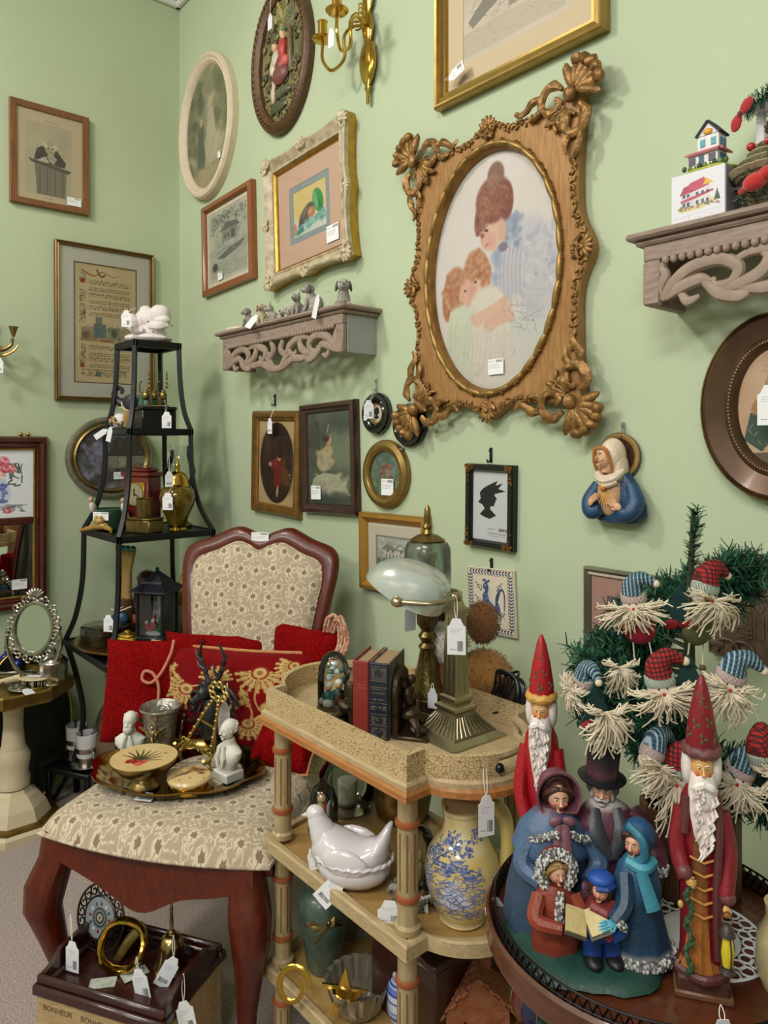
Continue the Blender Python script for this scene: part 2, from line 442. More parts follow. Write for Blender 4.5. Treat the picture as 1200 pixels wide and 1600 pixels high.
# ================================================================ the room
WALLG = mat('green_wall_paint', '#bbc8a9', .62, var=.05, vs=1.6, bump=.04, bs=160)
CEIL = mat('ceiling_white', '#e6e6e2', .8, bump=.1, bs=90)
CARPET = mat('grey_pink_carpet', '#8d7b76', .95, col2='#c9b6ae', vs=230, bump=.5, bs=420, sheen=.2)
ZC = 3.07
struct('floor', MB().box((2.75, -2.75, -.05), (5.5, 5.5, .1)), CARPET)
struct('ceiling', MB().box((2.75, -2.75, ZC+.05), (5.7, 5.7, .1)), CEIL)
struct('wall_back', MB().box((2.75, .05, ZC/2), (5.7, .1, ZC)), WALLG)
struct('wall_left', MB().box((-.05, -2.75, ZC/2), (.1, 5.7, ZC)), WALLG)
struct('wall_right', MB().box((5.55, -2.75, ZC/2), (.1, 5.7, ZC)), WALLG)
struct('wall_front', MB().box((2.75, -5.55, ZC/2), (5.7, .1, ZC)), WALLG)
cv = mat('cove_white', '#e2e2de', .6)
struct('trim_1', MB().box((2.75, -.012, ZC-.012), (5.5, .024, .024), bev=.006), cv)
struct('trim_2', MB().box((.012, -2.75, ZC-.012), (.024, 5.5, .024), bev=.006), cv)

# ================================================================ price tags and stickers
def tag_canvas(seed, w=96, h=160):
    c = Canvas(w, h, '#f1f1f6', seed)
    for k, y in enumerate((.3, .36, .42)): c.textline(.18, .8-.1*k, y, .018, '#555566', .8)
    c.barcode(.55, .88, .62, .9) if seed % 2 else c.barcode(.2, .85, .72, .84)
    c.textline(.15, .5, .86, .03, '#333344'); return c
def sticker_canvas(seed):
    c = Canvas(128, 96, '#f3f4f8', seed)
    c.textline(.08, .36, .16, .07, '#444455'); c.barcode(.52, .94, .07, .22)
    for y in (.38, .48, .58): c.textline(.08, .9-.2*c.r.rand(), y, .045, '#666677', .75)
    return c
TAGM = [img_mat('price_tag_print_%d' % i, tag_canvas(i+1), .65) for i in range(3)]
STKM = [img_mat('price_sticker_print_%d' % i, sticker_canvas(i+11), .55) for i in range(3)]
_tn = [0]
def price_tag(p, anchor, label, w=.027, h=.046, rz=0.0, rx=0.0, ry=0.0, back=False, cat='price tag'):
    """a hang tag whose top hole is at p; anchor: world point the string loops round"""
    t = thing('price_tag', label, cat, p, rz, group='white price tags', rx=rx, ry=ry)
    c = .28*w; x = w/2
    poly = [(-x, -h), (x, -h), (x, -c), (x-.12*w, -c*.75), (x-c, 0.005), (-x+c, .005), (-x+.12*w, -c*.75), (-x, -c)]
    b = MB(); b.prism(poly, .0004, -.0004); _tn[0] += 1
    b.build('card', PAPER if back else TAGM[_tn[0] % 3], t, smooth=False, uvfn=lambda v: ((v.x+x)/w, (v.z+h)/(h+.005)))
    if anchor is not None:
        bpy.context.view_layer.update(); inv = t.matrix_world.inverted(); a = inv @ Vector(anchor); s = MB()
        m = a*.5
        s.tube(spl([(0, -.001, -.002), m+Vector((.0025, -.001, 0)), a, m+Vector((-.003, 0, 0)), (0, .001, -.002)], 5), .0006, 5)
        s.build('string', STRING, t)
    return t
def sticker(parent, x, z, y, w=.045, h=.034, ang=0.0):
    b = MB(); b.M = TR(x, y, z) @ RY(ang); _tn[0] += 1
    b.box((0, 0, 0), (w, .0006, h)); inv = b.M.inverted()
    def uvf(v):
        q = inv @ v; return (q.x/w+.5, q.z/h+.5)
    return b.build('price_sticker', STKM[_tn[0] % 3], parent, smooth=False, uvfn=uvf)

# ================================================================ picture frames
def rect_ring(w, h): 
    def f(d, y):
        a, b = w/2-d, h/2-d; return [(-a, y, -b), (a, y, -b), (a, y, b), (-a, y, b)]
    return f
def oval_ring(w, h, n=56):
    def f(d, y):
        a, b = w/2-d, h/2-d; return [(a*math.cos(2*math.pi*i/n), y, b*math.sin(2*math.pi*i/n)) for i in range(n)]
    return f
def mould(ring, prof, col=None):
    """prof: (inset from outer edge, height from the wall)"""
    b = MB(); b.loops([ring(d, -y) for d, y in prof], col=col); return b
def wall_quad(wall, q, off):
    """corner pixels TL,TR,BR,BL of the frame's face -> origin, width, height, tilt in the wall"""
    P = [wp(wall, u, v, off)[:2] for u, v in q]
    c = (sum(p[0] for p in P)/4, sum(p[1] for p in P)/4)
    w = (math.dist(P[0], P[1])+math.dist(P[3], P[2]))/2; h = (math.dist(P[0], P[3])+math.dist(P[1], P[2]))/2
    t = math.atan2((P[0][0]+P[1][0]-P[2][0]-P[3][0]), (P[0][1]+P[1][1]-P[2][1]-P[3][1]))
    return c, w, h, t
def on_wall(name, label, cat, wall, q, off, tilt=None, group=None):
    c, w, h, t = wall_quad(wall, q, off)
    if tilt is not None: t = tilt
    t = max(-.06, min(.06, t))
    loc = (c[0], 0, c[1]) if wall == 'b' else (0, c[0], c[1])
    o = thing(name, label, cat, loc, 0, group)
    o.rotation_mode = 'XYZ'
    o.matrix_world = TR(loc) @ RZ(0 if wall == 'b' else math.pi/2) @ RY(t)
    return o, w, h
def sheet(parent, name, w, h, y, m, oval=False, z=0.0):
    b = MB()
    if oval:
        n = 48; vs = [(0, y, z)]+[(w/2*math.cos(2*math.pi*i/n), y, z+h/2*math.sin(2*math.pi*i/n)) for i in range(n)]
        b.add(vs, [(0, 1+i, 1+(i+1) % n) for i in range(n)])
    else: b.add([(-w/2, y, z-h/2), (w/2, y, z-h/2), (w/2, y, z+h/2), (-w/2, y, z+h/2)], [(0, 1, 2, 3)])
    return b.build(name, m, parent, smooth=False, uvfn=lambda v: (v.x/w+.5, (v.z-z)/h+.5))
def backing(parent, w, h, d, oval=False):
    b = MB()
    if oval: b.M = SCL(w/2, 1, h/2) @ RX(-math.pi/2); b.M = SCL(w/2, 1, h/2); n = 40; b.prism([(math.cos(2*math.pi*i/n), math.sin(2*math.pi*i/n)) for i in range(n)], -.001, -d)
    else: b.box((0, -d/2-.0005, 0), (w, d, h))
    return b.build('backing_board', mat('brown_board', '#6d5940', .8), parent, smooth=False)
def framed(name, label, wall, q, prof, fm, pm, oval=False, off=None, matw=None, matm=None, mats=None, stick=None, glaze=True, tilt=None, cat='picture', group=None, pic_y=None, mat2=None):
    """frame + backing + (mount board) + print + glass; prof is (inset, height)"""
    top = max(p[1] for p in prof)
    o, w, h = on_wall(name, label, cat, wall, q, top if off is None else off, tilt, group)
    ring = oval_ring(w, h) if oval else rect_ring(w, h)
    mould(ring, prof).build('frame', fm, o, ang=30)
    d, y = prof[-1]; y = y if pic_y is None else pic_y
    backing(o, w-2*prof[0][0]-.004, h-2*prof[0][0]-.004, max(y-.003, .002), oval)
    iw, ih = w-2*d, h-2*d
    if matw:
        for k, (mw, mm) in enumerate(matw):   # mount boards with a window each, stepping down
            r = rect_ring(iw-0, ih-0); yy = -(y+.0015-.0012*k)
            prev = matw[k-1][0] if k else -.002
            b = MB(); b.loops([[(x, yy, z) for x, _, z in r(prev, 0)], [(x, yy, z) for x, _, z in r(mw, 0)], [(x, yy+.0012, z) for x, _, z in r(mw, 0)]]); b.build('mount_board', mm, o, smooth=False)
        mw = matw[-1][0]; sheet(o, 'print', iw-2*mw+.002, ih-2*mw+.002, -(y-.0012*len(matw)+.0012), pm)
    else: sheet(o, 'print', iw+.002, ih+.002, -y, pm, oval)
    if glaze: sheet(o, 'glass', iw, ih, -(y+.0045), PANE, oval)
    if stick: sticker(o, iw*stick[0], ih*stick[1], -(y+.0055), *(stick[2:] or ()))
    return o, w, h, iw, ih
# ================================================================ prints drawn for the frames
def fig_tree(c, x, y, s, cols, n=40):
    for _ in range(n): c.ell(x+(c.r.rand()-.5)*s, y+(c.r.rand()-.5)*s*.8, s*.12, s*.1, cols[c.r.randint(len(cols))], c.r.rand()*3, .5, .5)
def pic_judge():
    c = Canvas(300, 380, '#e3cfae', 3); c.rect(.13, .13, .83, .93, '#cfc4a8', .75)
    c.blur_noise(['#bdb59c', '#d8cdb2'], 60, .12, .16, .16, .8, .9, .25)
    c.poly([(.27, .57), (.75, .6), (.73, .92), (.3, .92)], '#8a8375', .9); c.poly([(.18, .54), (.82, .6), (.78, .64), (.22, .58)], '#6f685c')
    for x in (.34, .45, .57, .68): c.rect(x, .62, x+.012, .91, '#5f594e', .7)
    c.poly([(.26, .54), (.3, .42), (.42, .36), (.6, .4), (.74, .52), (.72, .58), (.5, .57)], '#5d574f'); c.poly([(.3, .55), (.42, .49), (.5, .56)], '#d8d0bc'); c.poly([(.44, .5), (.5, .42), (.6, .5), (.55, .57)], '#d2c9b4')
    c.ell(.5, .4, .075, .065, '#d9c6a8'); c.ell(.43, .36, .04, .035, '#e7ddc6'); c.ell(.57, .37, .04, .035, '#e7ddc6'); c.ell(.5, .34, .06, .03, '#c9b99c')
    for x in (.47, .54): c.ell(x, .395, .014, .007, '#3d382f')
    c.line([(.47, .43), (.53, .43)], .008, '#4a4238'); c.scrib(60, .07, .004, ['#3c372f'], .28, .38, .72, .58, .5)
    c.textline(.4, .6, .1, .008, '#77694f'); c.textline(.4, .55, .955, .008, '#77694f'); return c
def pic_music():
    c = Canvas(420, 640, '#dcc79c', 5); c.blur_noise(['#d2ba8c', '#e3d0a8'], 60, .2, al=.3)
    def staff(y):
        for k in range(5): c.rect(.2, y+k*.008, .93, y+k*.008+.0018, '#6b5b41', .8)
        x = .26
        while x < .9:
            yy = y+.034*c.r.rand(); c.ell(x, yy, .009, .005, '#2b241b'); c.rect(x+.007, yy-.025, x+.0095, yy, '#2b241b'); x += .028+.03*c.r.rand()
    for y in (.13, .24, .345, .69, .79): 
        staff(y); c.textline(.24, .92, y+.066, .012, '#2f281e'); c.textline(.22, .9, y+.084, .012, '#2f281e')
    c.curve([(.1, .05), (.3, .09), (.45, .05), (.62, .08), (.75, .06)], .02, '#8d4a33', .8, True); c.curve([(.35, .03), (.42, .09), (.5, .07)], .03, '#5b5344', .8)
    for y in (.06, .22, .34, .4, .68, .78): c.scrib(22, .07, .006, ['#514a3d', '#6d7b72', '#39342b'], .07, y, .17, y+.1, .8)
    c.ell(.12, .14, .04, .02, '#a2402f'); c.rect(.08, .845, .14, .88, '#a2402f')
    c.rect(.09, .53, .93, .655, '#b7a47e'); c.rect(.3, .5, .5, .62, '#5d7c86', .9); c.rect(.33, .44, .44, .51, '#7e8473'); c.rect(.55, .52, .75, .63, '#8c9a8c', .8); c.ell(.64, .57, .05, .04, '#6d6753')
    c.poly([(.08, .65), (.12, .54), (.25, .56), (.36, .65)], '#a98e68'); c.ell(.17, .6, .06, .03, '#7d6b52'); c.rect(.4, .635, .6, .655, '#b5714e'); c.scrib(80, .06, .005, ['#463d30'], .1, .5, .92, .655, .6)
    c.rect(.1, .895, .9, .9, '#5b4d38'); c.scrib(70, .06, .006, ['#463d30', '#73674f'], .1, .905, .85, .955, .7); c.poly([(.3, .955), (.36, .9), (.44, .955)], '#5c6a60', .8); return c
def roses(c, cx, cy, s, cols):
    for k, (dx, dy, q) in enumerate(((0, 0, 1), (-.5, .5, .8), (.55, .55, .85), (-.3, 1.0, .9), (.1, .6, .7))):
        x, y = cx+dx*s, cy+dy*s
        c.ell(x, y, s*.42*q, s*.38*q/c.asp, cols[k % len(cols)], 0, .2)
        for j in range(9):
            a = j*2.1; rr = s*.3*q*(1-j/11); c.ell(x+math.cos(a)*rr, y+math.sin(a)*rr/c.asp, s*.13*q, s*.09*q/c.asp, ['#e9a3ad', '#c2475f', '#f0c0c4'][j % 3], a, .3, .8)
def pic_vase():
    c = Canvas(360, 360, '#e4e6ec', 7); c.poly([(.1, .8), (.5, .78), (.95, .8), (.7, .84), (.2, .84)], '#8f94a3', .9)
    c.scrib(60, .12, .02, ['#3f5a4a', '#5e7a62', '#2e3e38'], .3, .2, .85, .52, .85)
    roses(c, .6, .17, .19, ['#d4667c', '#e08a98', '#d76f80', '#f0d8c6', '#c9526a'])
    c.ell(.54, .63, .165, .2, '#ccd3e4', 0, .06); c.rect(.44, .42, .63, .48, '#c3cbde'); c.ell(.54, .84, .09, .03, '#aab3cb')
    for _ in range(50): c.ell(.54+(c.r.rand()-.5)*.2, .63+(c.r.rand()-.5)*.26, .025, .02, ['#4a5db0', '#7282c6', '#3a4a94'][c.r.randint(3)], c.r.rand()*3, .3, .7)
    c.ell(.66, .87, .065, .05, '#d4667c'); c.ell(.66, .87, .035, .025, '#ee9fb0'); c.scrib(16, .08, .014, ['#3f5a4a'], .6, .82, .9, .9); return c
def pic_cottage():
    c = Canvas(320, 320, '#4a4a4f', 8); c.blur_noise(['#3a3a42', '#5a5963', '#65606a', '#3c3934'], 160, .12, al=.5)
    c.poly([(.35, .5), (.55, .2), (.85, .22), (.98, .5)], '#3b372f'); c.rect(.42, .48, .95, .66, '#7d776a'); c.rect(.58, .5, .74, .64, '#a39a86')
    for x in np.linspace(.58, .74, 8): c.rect(x, .5, x+.006, .64, '#4b463c')
    c.blur_noise(['#7a7f9a', '#9796a8', '#4c5648', '#74688a'], 120, .04, .05, .3, .45, .8, .6); c.blur_noise(['#8f8c93', '#55524c', '#37332e'], 60, .07, .3, .65, 1, .95, .6); c.scrib(140, .06, .006, ['#b9b8bf', '#2c2a28'], .05, .2, .95, .9, .45); return c
def pic_oval_couple():
    c = Canvas(260, 380, '#a8a183', 9); c.blur_noise(['#8c8a6a', '#b9b094', '#6f7358', '#c7bb9e'], 160, .12, al=.5)
    c.blur_noise(['#5e6650', '#78785a', '#4b5344'], 90, .07, .0, .1, .4, .85, .5); c.blur_noise(['#5e6650', '#78785a'], 60, .07, .65, .05, 1, .6, .5)
    c.poly([(.5, .38), (.62, .36), (.78, .8), (.45, .84)], '#bfb59a', .9); c.ell(.57, .3, .05, .045, '#c7b08e'); c.poly([(.28, .5), (.4, .47), (.45, .82), (.25, .84)], '#5f6455', .9); c.ell(.35, .43, .04, .035, '#bda482')
    c.blur_noise(['#b3a27c', '#9f9670'], 40, .08, .2, .8, .9, 1, .5); c.scrib(120, .09, .005, ['#4d4d3c', '#6a684f', '#d0c6aa'], .1, .1, .9, .92, .45); return c
def pic_town():
    c = Canvas(280, 400, '#c9c4b0', 10); c.rect(.06, .05, .94, .95, '#b7b5a3'); c.blur_noise(['#a3a395', '#c3c1b0', '#8d8f84'], 120, .1, .06, .05, .94, .95, .4)
    for _ in range(50): fig_tree(c, .1+.8*c.r.rand(), .08+.28*c.r.rand(), .14, ['#5d6058', '#7b7d72', '#474a44'], 4)
    c.rect(.34, .3, .72, .48, '#8b8c82'); c.poly([(.3, .31), (.42, .22), (.7, .24), (.78, .32)], '#64665f'); c.rect(.56, .34, .66, .46, '#5a5c56')
    for x in (.4, .48): c.rect(x, .37, x+.04, .43, '#4f514c')
    c.rect(.06, .52, .94, .95, '#a9aaa0', .5); c.poly([(.2, .67), (.5, .58), (.9, .54), (.8, .62), (.4, .7)], '#5f615a', .9); c.line([(.14, .62), (.5, .55)], .01, '#4a4c47')
    c.ell(.15, .78, .07, .06, '#50534c'); c.scrib(260, .08, .005, ['#3e403b', '#64675f', '#d2cfbd'], .07, .06, .93, .94, .5); return c
def pic_still():
    c = Canvas(300, 320, '#d6be78', 11); c.blur_noise(['#e0cb8a', '#cfb56b', '#d9c68c'], 80, .2, al=.35); c.rect(0, .68, 1, 1, '#c9d0bd'); c.blur_noise(['#b9c6b8', '#d8dcc9'], 40, .15, 0, .7, 1, 1, .5)
    c.ell(.4, .6, .17, .28, '#5a5148', .75, .05); c.ell(.36, .52, .06, .14, '#8a7f70', .75, .5, .6); c.ell(.2, .78, .06, .05, '#5a5148')
    c.ell(.76, .4, .15, .27, '#3f8f55', -.25, .05); c.ell(.68, .33, .05, .16, '#6fb97d', -.2, .4, .8); c.ell(.82, .5, .05, .12, '#2a6e42', -.3, .4, .7); c.ell(.72, .5, .03, .08, '#86c791', 0, .4, .6)
    c.ell(.55, .6, .115, .125, '#b9785a', .2, .06); c.ell(.52, .56, .05, .06, '#d6a184', .2, .5, .8); c.ell(.02, .82, .08, .13, '#c98a68', 0, .1)
    c.poly([(.02, .97), (.1, .86), (.22, .76), (.38, .78), (.62, .73), (.93, .6), (1, .82), (.7, .83), (.45, .92), (.35, .93)], '#6fa39a'); c.poly([(.3, .78), (.34, .79), (.42, .92), (.34, .93)], '#b6d0c8'); c.poly([(.1, .9), (.26, .8), (.33, .93), (.1, .98)], '#4c8a84')
    c.blur_noise(['#8dbcb2', '#4f8880', '#aacdc4'], 40, .06, .35, .72, .98, .84, .5); return c
def pic_mother():
    c = Canvas(640, 880, '#e3d9d2', 12); c.blur_noise(['#ddd3cb', '#e9e0da', '#d8cfc6', '#e2dad8'], 140, .2, al=.3)
    # skirt and lower wash
    c.blur_noise(['#ddd9c8', '#e6ddd2', '#cfd3c4'], 60, .13, .2, .72, .85, 1, .4)
    c.poly([(.66, .74), (.83, .7), (.95, .74), (.86, .88), (.6, .95)], '#d9dad4', .7)
    # puffed sleeve and bodice
    c.ell(.8, .5, .17, .19, '#d0ccd2', -.2, .15); c.ell(.83, .62, .13, .12, '#d8d2d6', .2, .2); c.blur_noise(['#bcbac6', '#e0dae0', '#c8c4ce', '#aeb0c2'], 70, .045, .68, .34, .96, .7, .5, ar=.4)
    c.poly([(.53, .4), (.65, .345), (.74, .4), (.73, .55), (.69, .68), (.55, .64), (.5, .52)], '#cfcad0')
    for k in range(20):
        x = .53+.2*k/20; c.curve([(x+.02, .39+.02*abs(k-10)/10), (x-.005, .5), (x, .64)], .005, ['#a3a6ba', '#ded9df', '#b6b2bf'][k % 3], .8)
    c.blur_noise(['#9aa6c2', '#b0b8cc'], 16, .03, .5, .42, .56, .58, .6)
    # neck ruffle, head
    c.poly([(.6, .3), (.68, .27), (.72, .32), (.63, .42), (.55, .42)], '#aab2c2'); c.blur_noise(['#93a0b8', '#c9ced8', '#8592ac'], 30, .025, .56, .29, .72, .42, .7); c.ell(.575, .41, .035, .02, '#8c7a8e')
    c.ell(.485, .315, .085, .095, '#e3bba6', .35, .05); c.poly([(.41, .3), (.4, .34), (.43, .395), (.5, .42), (.56, .38), (.58, .28), (.48, .26)], '#e3bba6'); c.ell(.47, .37, .04, .03, '#dd9f93', .3, .6, .7); c.ell(.57, .34, .03, .045, '#dcb09a')
    c.line([(.42, .315), (.455, .3)], .006, '#5b3e36'); c.ell(.445, .322, .016, .006, '#4b342e', .25); c.line([(.435, .39), (.462, .38)], .007, '#b5504c'); c.line([(.405, .33), (.412, .365), (.425, .37)], .004, '#b98472')
    c.ell(.5, .2, .14, .1, '#8d5547', -.35, .08); c.ell(.41, .25, .055, .075, '#94604f', .3, .1); c.ell(.6, .22, .055, .08, '#84493d', 0, .1); c.ell(.52, .1, .065, .055, '#8a6455', 0, .1); c.ell(.5, .125, .05, .035, '#9d7360')
    for _ in range(160):
        a = c.r.rand()*6.28; r = .85*math.sqrt(c.r.rand()); x, y = .5+.14*r*math.cos(a), .2+.095*r*math.sin(a); c.curve([(x-.03, y+.012), (x, y-.01), (x+.03, y+.014)], .005, ['#6b382f', '#b58069', '#a66a55', '#7d473b'][c.r.randint(4)], .55)
    c.blur_noise(['#7a4438', '#a06a58'], 30, .016, .36, .26, .42, .34, .8)
    # children
    c.ell(.19, .545, .105, .1, '#c08a6c', 0, .08); c.ell(.12, .6, .05, .08, '#bd7f63', 0, .15); c.ell(.36, .475, .1, .085, '#c4936f', 0, .08)
    c.ell(.28, .575, .06, .065, '#e6b5a0'); c.ell(.375, .545, .07, .065, '#e8bda8'); c.ell(.33, .56, .03, .03, '#db9a8a', 0, .5, .7); c.ell(.355, .53, .012, .006, '#5b4038'); c.ell(.27, .56, .012, .005, '#6b4b40')
    for cx, cy, rx, ry in ((.17, .55, .1, .1), (.36, .46, .09, .065), (.13, .62, .05, .06), (.44, .51, .035, .06)):
        for _ in range(60):
            a = c.r.rand()*6.28; r = math.sqrt(c.r.rand()); c.ell(cx+rx*r*math.cos(a), cy+ry*r*math.sin(a), .016, .01, ['#a8674b', '#d9ae86', '#c48a64', '#b9755a'][c.r.randint(4)], a, .5, .6)
    c.poly([(.14, .64), (.28, .62), (.36, .7), (.34, .95), (.1, .9), (.1, .76)], '#d7dcc3', .9); c.poly([(.4, .58), (.52, .57), (.62, .64), (.64, .98), (.34, .97), (.33, .72)], '#e9dfd0', .95); c.ell(.46, .64, .13, .08, '#e8e0d0', .3, .2); c.ell(.24, .67, .09, .05, '#dbe0c9', .2, .2)
    for k in range(36): x = .1+.5*c.r.rand(); c.curve([(x, .68+.1*c.r.rand()), (x-.01, .84), (x-.03, .95)], .005, ['#b9bda2', '#cfc5b6', '#f2ebe0'][k % 3], .5)
    # arms, hands, cuff
    c.poly([(.42, .7), (.58, .655), (.66, .64), (.68, .715), (.52, .735), (.46, .75)], '#e9bda9'); c.ell(.48, .72, .06, .035, '#e9bda9', -.2); c.ell(.56, .645, .06, .022, '#e8b9a5', -.5); c.poly([(.3, .68), (.54, .63), (.58, .66), (.36, .73)], '#ebc3ae')
    c.poly([(.64, .61), (.74, .63), (.8, .72), (.68, .77), (.66, .7)], '#dedad6'); c.scrib(30, .09, .005, ['#9a97a6', '#b7b3bb', '#f0ece8'], .63, .61, .82, .78, .7); c.poly([(.72, .6), (.88, .56), (.88, .7), (.76, .72)], '#cfcad0', .85); c.scrib(50, .1, .004, ['#a3a3b4', '#efeaea'], .7, .4, .95, .72, .5)
    c.scrib(24, .05, .004, ['#b8a79c'], .3, .88, .45, .98, .6); c.blur_noise(['#e6dcd4', '#dfd3cb'], 50, .07, .1, .75, .7, 1, .25); c.soften(3); c.scrib(60, .05, .003, ['#8d7d78', '#a89890'], .12, .6, .75, .9, .35); return c.soften(1)
def pic_red_figure():
    c = Canvas(220, 440, '#c9ac7c', 13); c.blur_noise(['#c2a373', '#d2b98c'], 30, .2, al=.4)
    c.ell(.5, .5, .46, .48, '#33231c', 0, .01); c.blur_noise(['#4a2f22', '#2a1d18', '#5b3a25'], 60, .16, .2, .2, .8, .8, .3); c.blur_noise(['#8a5a34', '#6d4327'], 14, .12, .6, .5, .85, .75, .3)
    c.ell(.55, .55, .13, .13, '#7a2620', 0, .2); c.ell(.42, .52, .1, .06, '#80302a', .5, .2); c.ell(.52, .7, .1, .1, '#7c221d', 0, .2); c.ell(.57, .44, .05, .035, '#cf9a74'); c.ell(.58, .415, .06, .03, '#2b1a15'); c.ell(.33, .52, .045, .025, '#c9966e'); c.ell(.53, .84, .03, .07, '#c9a07a', .1, .2); return c.soften(2)
def pic_lady():
    c = Canvas(280, 480, '#59604f', 14); c.blur_noise(['#4b5347', '#69705c', '#747b66', '#3f463e'], 120, .2, al=.4); c.rect(0, .1, .28, .6, '#4a4a42', .6); c.blur_noise(['#8c917a', '#7d856e'], 40, .14, .55, .2, 1, .6, .35)
    c.poly([(.12, .72), (.35, .66), (.7, .68), (.97, .9), (.6, .93), (.25, .88), (.08, .8)], '#b9b59b'); c.blur_noise(['#cfcab0', '#9d9b83', '#c3bea4'], 90, .08, .12, .68, .92, .92, .5, ar=.5)
    c.ell(.38, .52, .17, .13, '#bcae88', .2, .12); c.ell(.48, .42, .1, .07, '#c7a87e', 0, .15); c.ell(.5, .3, .065, .06, '#c9a57c', 0, .06); c.ell(.44, .27, .07, .055, '#4a3b2e'); c.ell(.47, .23, .07, .025, '#5d6a60', -.3); c.line([(.46, .22), (.5, .13)], .014, '#cfc9b5'); c.ell(.56, .55, .08, .03, '#c7a57c', -.9)
    c.line([(.53, .27), (.56, .275)], .012, '#51382a'); c.blur_noise(['#c9c1a0', '#a2977a'], 50, .05, .22, .42, .55, .62, .5); c.blur_noise(['#3e4640', '#515a52'], 40, .1, 0, .9, 1, 1, .5); return c.soften(2)
def sil(c, x, y, s, hat=False, bust=1.0, col='#16151a', flip=1):
    P = [(-.3, -.5), (0, -.7), (.3, -.6), (.38, -.35), (.36, -.2), (.5, -.02), (.4, .03), (.42, .14), (.34, .2), (.36, .32), (.15, .36), (.12, .5), (.45, .8), (.1, 1.0), (-.25, .9), (-.45, .8), (-.18, .5), (-.3, .3), (-.55, .2), (-.4, 0), (-.46, -.3)]
    c.poly([(x+flip*px*s, y+py_*s*bust/c.asp) for px, py_ in P], col)
    if hat: c.poly([(x+flip*px*s, y+py_*s/c.asp) for px, py_ in ((-.3, -.5), (.1, -.75), (.5, -.95), (.42, -.7), (.8, -.85), (.55, -.55), (.95, -.45), (.4, -.3))], col)
def pic_sil(hat=False, bg='#e6d9be', x=.5, y=.45, s=.2, flip=1):
    c = Canvas(200, 260, bg, 15); sil(c, x, y, s, hat, flip=flip)
    if hat: c.line([(x-.05, y-.1), (x+.07, y-.12)], .012, '#cccccc', .5)
    return c
def pic_flowers():
    c = Canvas(220, 320, '#6f8479', 16); c.blur_noise(['#7f9aa0', '#5e7a68', '#8fa39a', '#4d6650'], 120, .14, al=.5); c.blur_noise(['#8a5048', '#a8746a', '#7a3f3c', '#b58f84'], 60, .06, .3, .3, .7, .65, .6); c.blur_noise(['#4c6b4a', '#6f8a5c', '#a3a85a'], 60, .06, .1, .4, .95, .9, .5); c.scrib(60, .08, .01, ['#2f4434', '#c8cbb8', '#6a4b3c'], .1, .2, .9, .9, .5); return c
def pic_house():
    c = Canvas(300, 300, '#cfd0c6', 17); c.blur_noise(['#b9c0b4', '#d9d8cc', '#9ea79a'], 90, .12, al=.4); c.rect(.18, .38, .85, .72, '#d4cfc2'); c.poly([(.12, .4), (.3, .2), (.5, .34), (.65, .18), (.9, .4)], '#8b8d88'); c.poly([(.55, .36), (.66, .22), (.78, .36)], '#e2ded2')
    for x in np.linspace(.22, .8, 7): c.rect(x, .5, x+.02, .72, '#efeade'); c.rect(x+.03, .54, x+.06, .68, '#6b716c')
    for x in (.28, .42, .66): c.rect(x, .39, x+.05, .46, '#59605c')
    c.rect(0, .74, 1, 1, '#7d8a6a'); c.blur_noise(['#5d6b4c', '#93996f', '#4a5540'], 80, .06, 0, .7, 1, 1, .5); c.scrib(200, .12, .006, ['#4a4d42', '#6d6f62', '#8a6a5a'], 0, 0, 1, .75, .5); c.curve([(.1, .9), (.4, .85), (.8, .95)], .05, '#b7b48f', .6); return c
def pic_rooster():
    c = Canvas(400, 520, '#d9cbb8', 18); B, K = '#35487c', '#2c3348'
    for w, col in ((.012, K),):
        for a, b in (((.03, .02), (.97, .02)), ((.97, .02), (.97, .98)), ((.97, .98), (.03, .98)), ((.03, .98), (.03, .02)), ((.14, .11), (.86, .11)), ((.86, .11), (.86, .89)), ((.86, .89), (.14, .89)), ((.14, .89), (.14, .11))): c.line([a, b], w*.6, col)
    def border(x, y, dx, dy):
        for i, s in ((0, 1), (1, -1)): c.ell(x+dy*.022*s, y+dx*.018*s, .03, .011, [B, K][i], math.atan2(dy, dx)+s*.7, .15)
    for i in range(14): border(.1+.8*i/13, .065, 1, 0); border(.1+.8*i/13, .935, 1, 0)
    for i in range(17): border(.085, .12+.76*i/16, 0, 1); border(.915, .12+.76*i/16, 0, 1)
    for x0, y0, s in ((.22, .22, 1), (.2, .42, 1), (.75, .2, -1), (.78, .65, -1), (.25, .8, 1), (.7, .8, -1), (.22, .62, 1)):
        c.curve([(x0, y0+.1), (x0+.04*s, y0+.05), (x0+.09*s, y0+.06), (x0+.1*s, y0+.11), (x0+.06*s, y0+.12)], .01, K)
        for k in range(4): c.ell(x0+.03*s*k-.01, y0+.02+.035*k, .024, .009, K, .6*s+k, .2)
    c.poly([(.36, .25), (.42, .2), (.47, .28), (.45, .4), (.48, .5), (.6, .58), (.66, .5), (.7, .62), (.64, .7), (.5, .73), (.4, .68), (.34, .56), (.33, .42), (.4, .34), (.34, .3)], B)
    for k in range(8): c.ell(.36+.018*k, .2-.015*math.sin(k), .012, .02, B, 0, .2)
    for k in range(6): c.curve([(.6, .6), (.62+.02*k, .42-.02*k), (.72+.014*k, .3+.012*k), (.79, .36+.04*k), (.76, .44+.05*k)], .022, [B, K][k % 2], 1, True)
    for k in range(9): c.curve([(.6, .66), (.7, .64+.012*k), (.78-.03*k, .7+.01*k)], .012, K, 1, True)
    c.scrib(70, .05, .007, ['#7f92c0', '#aab6d6'], .36, .3, .64, .7, .8); c.ell(.4, .27, .012, .01, '#efe6d6'); return c
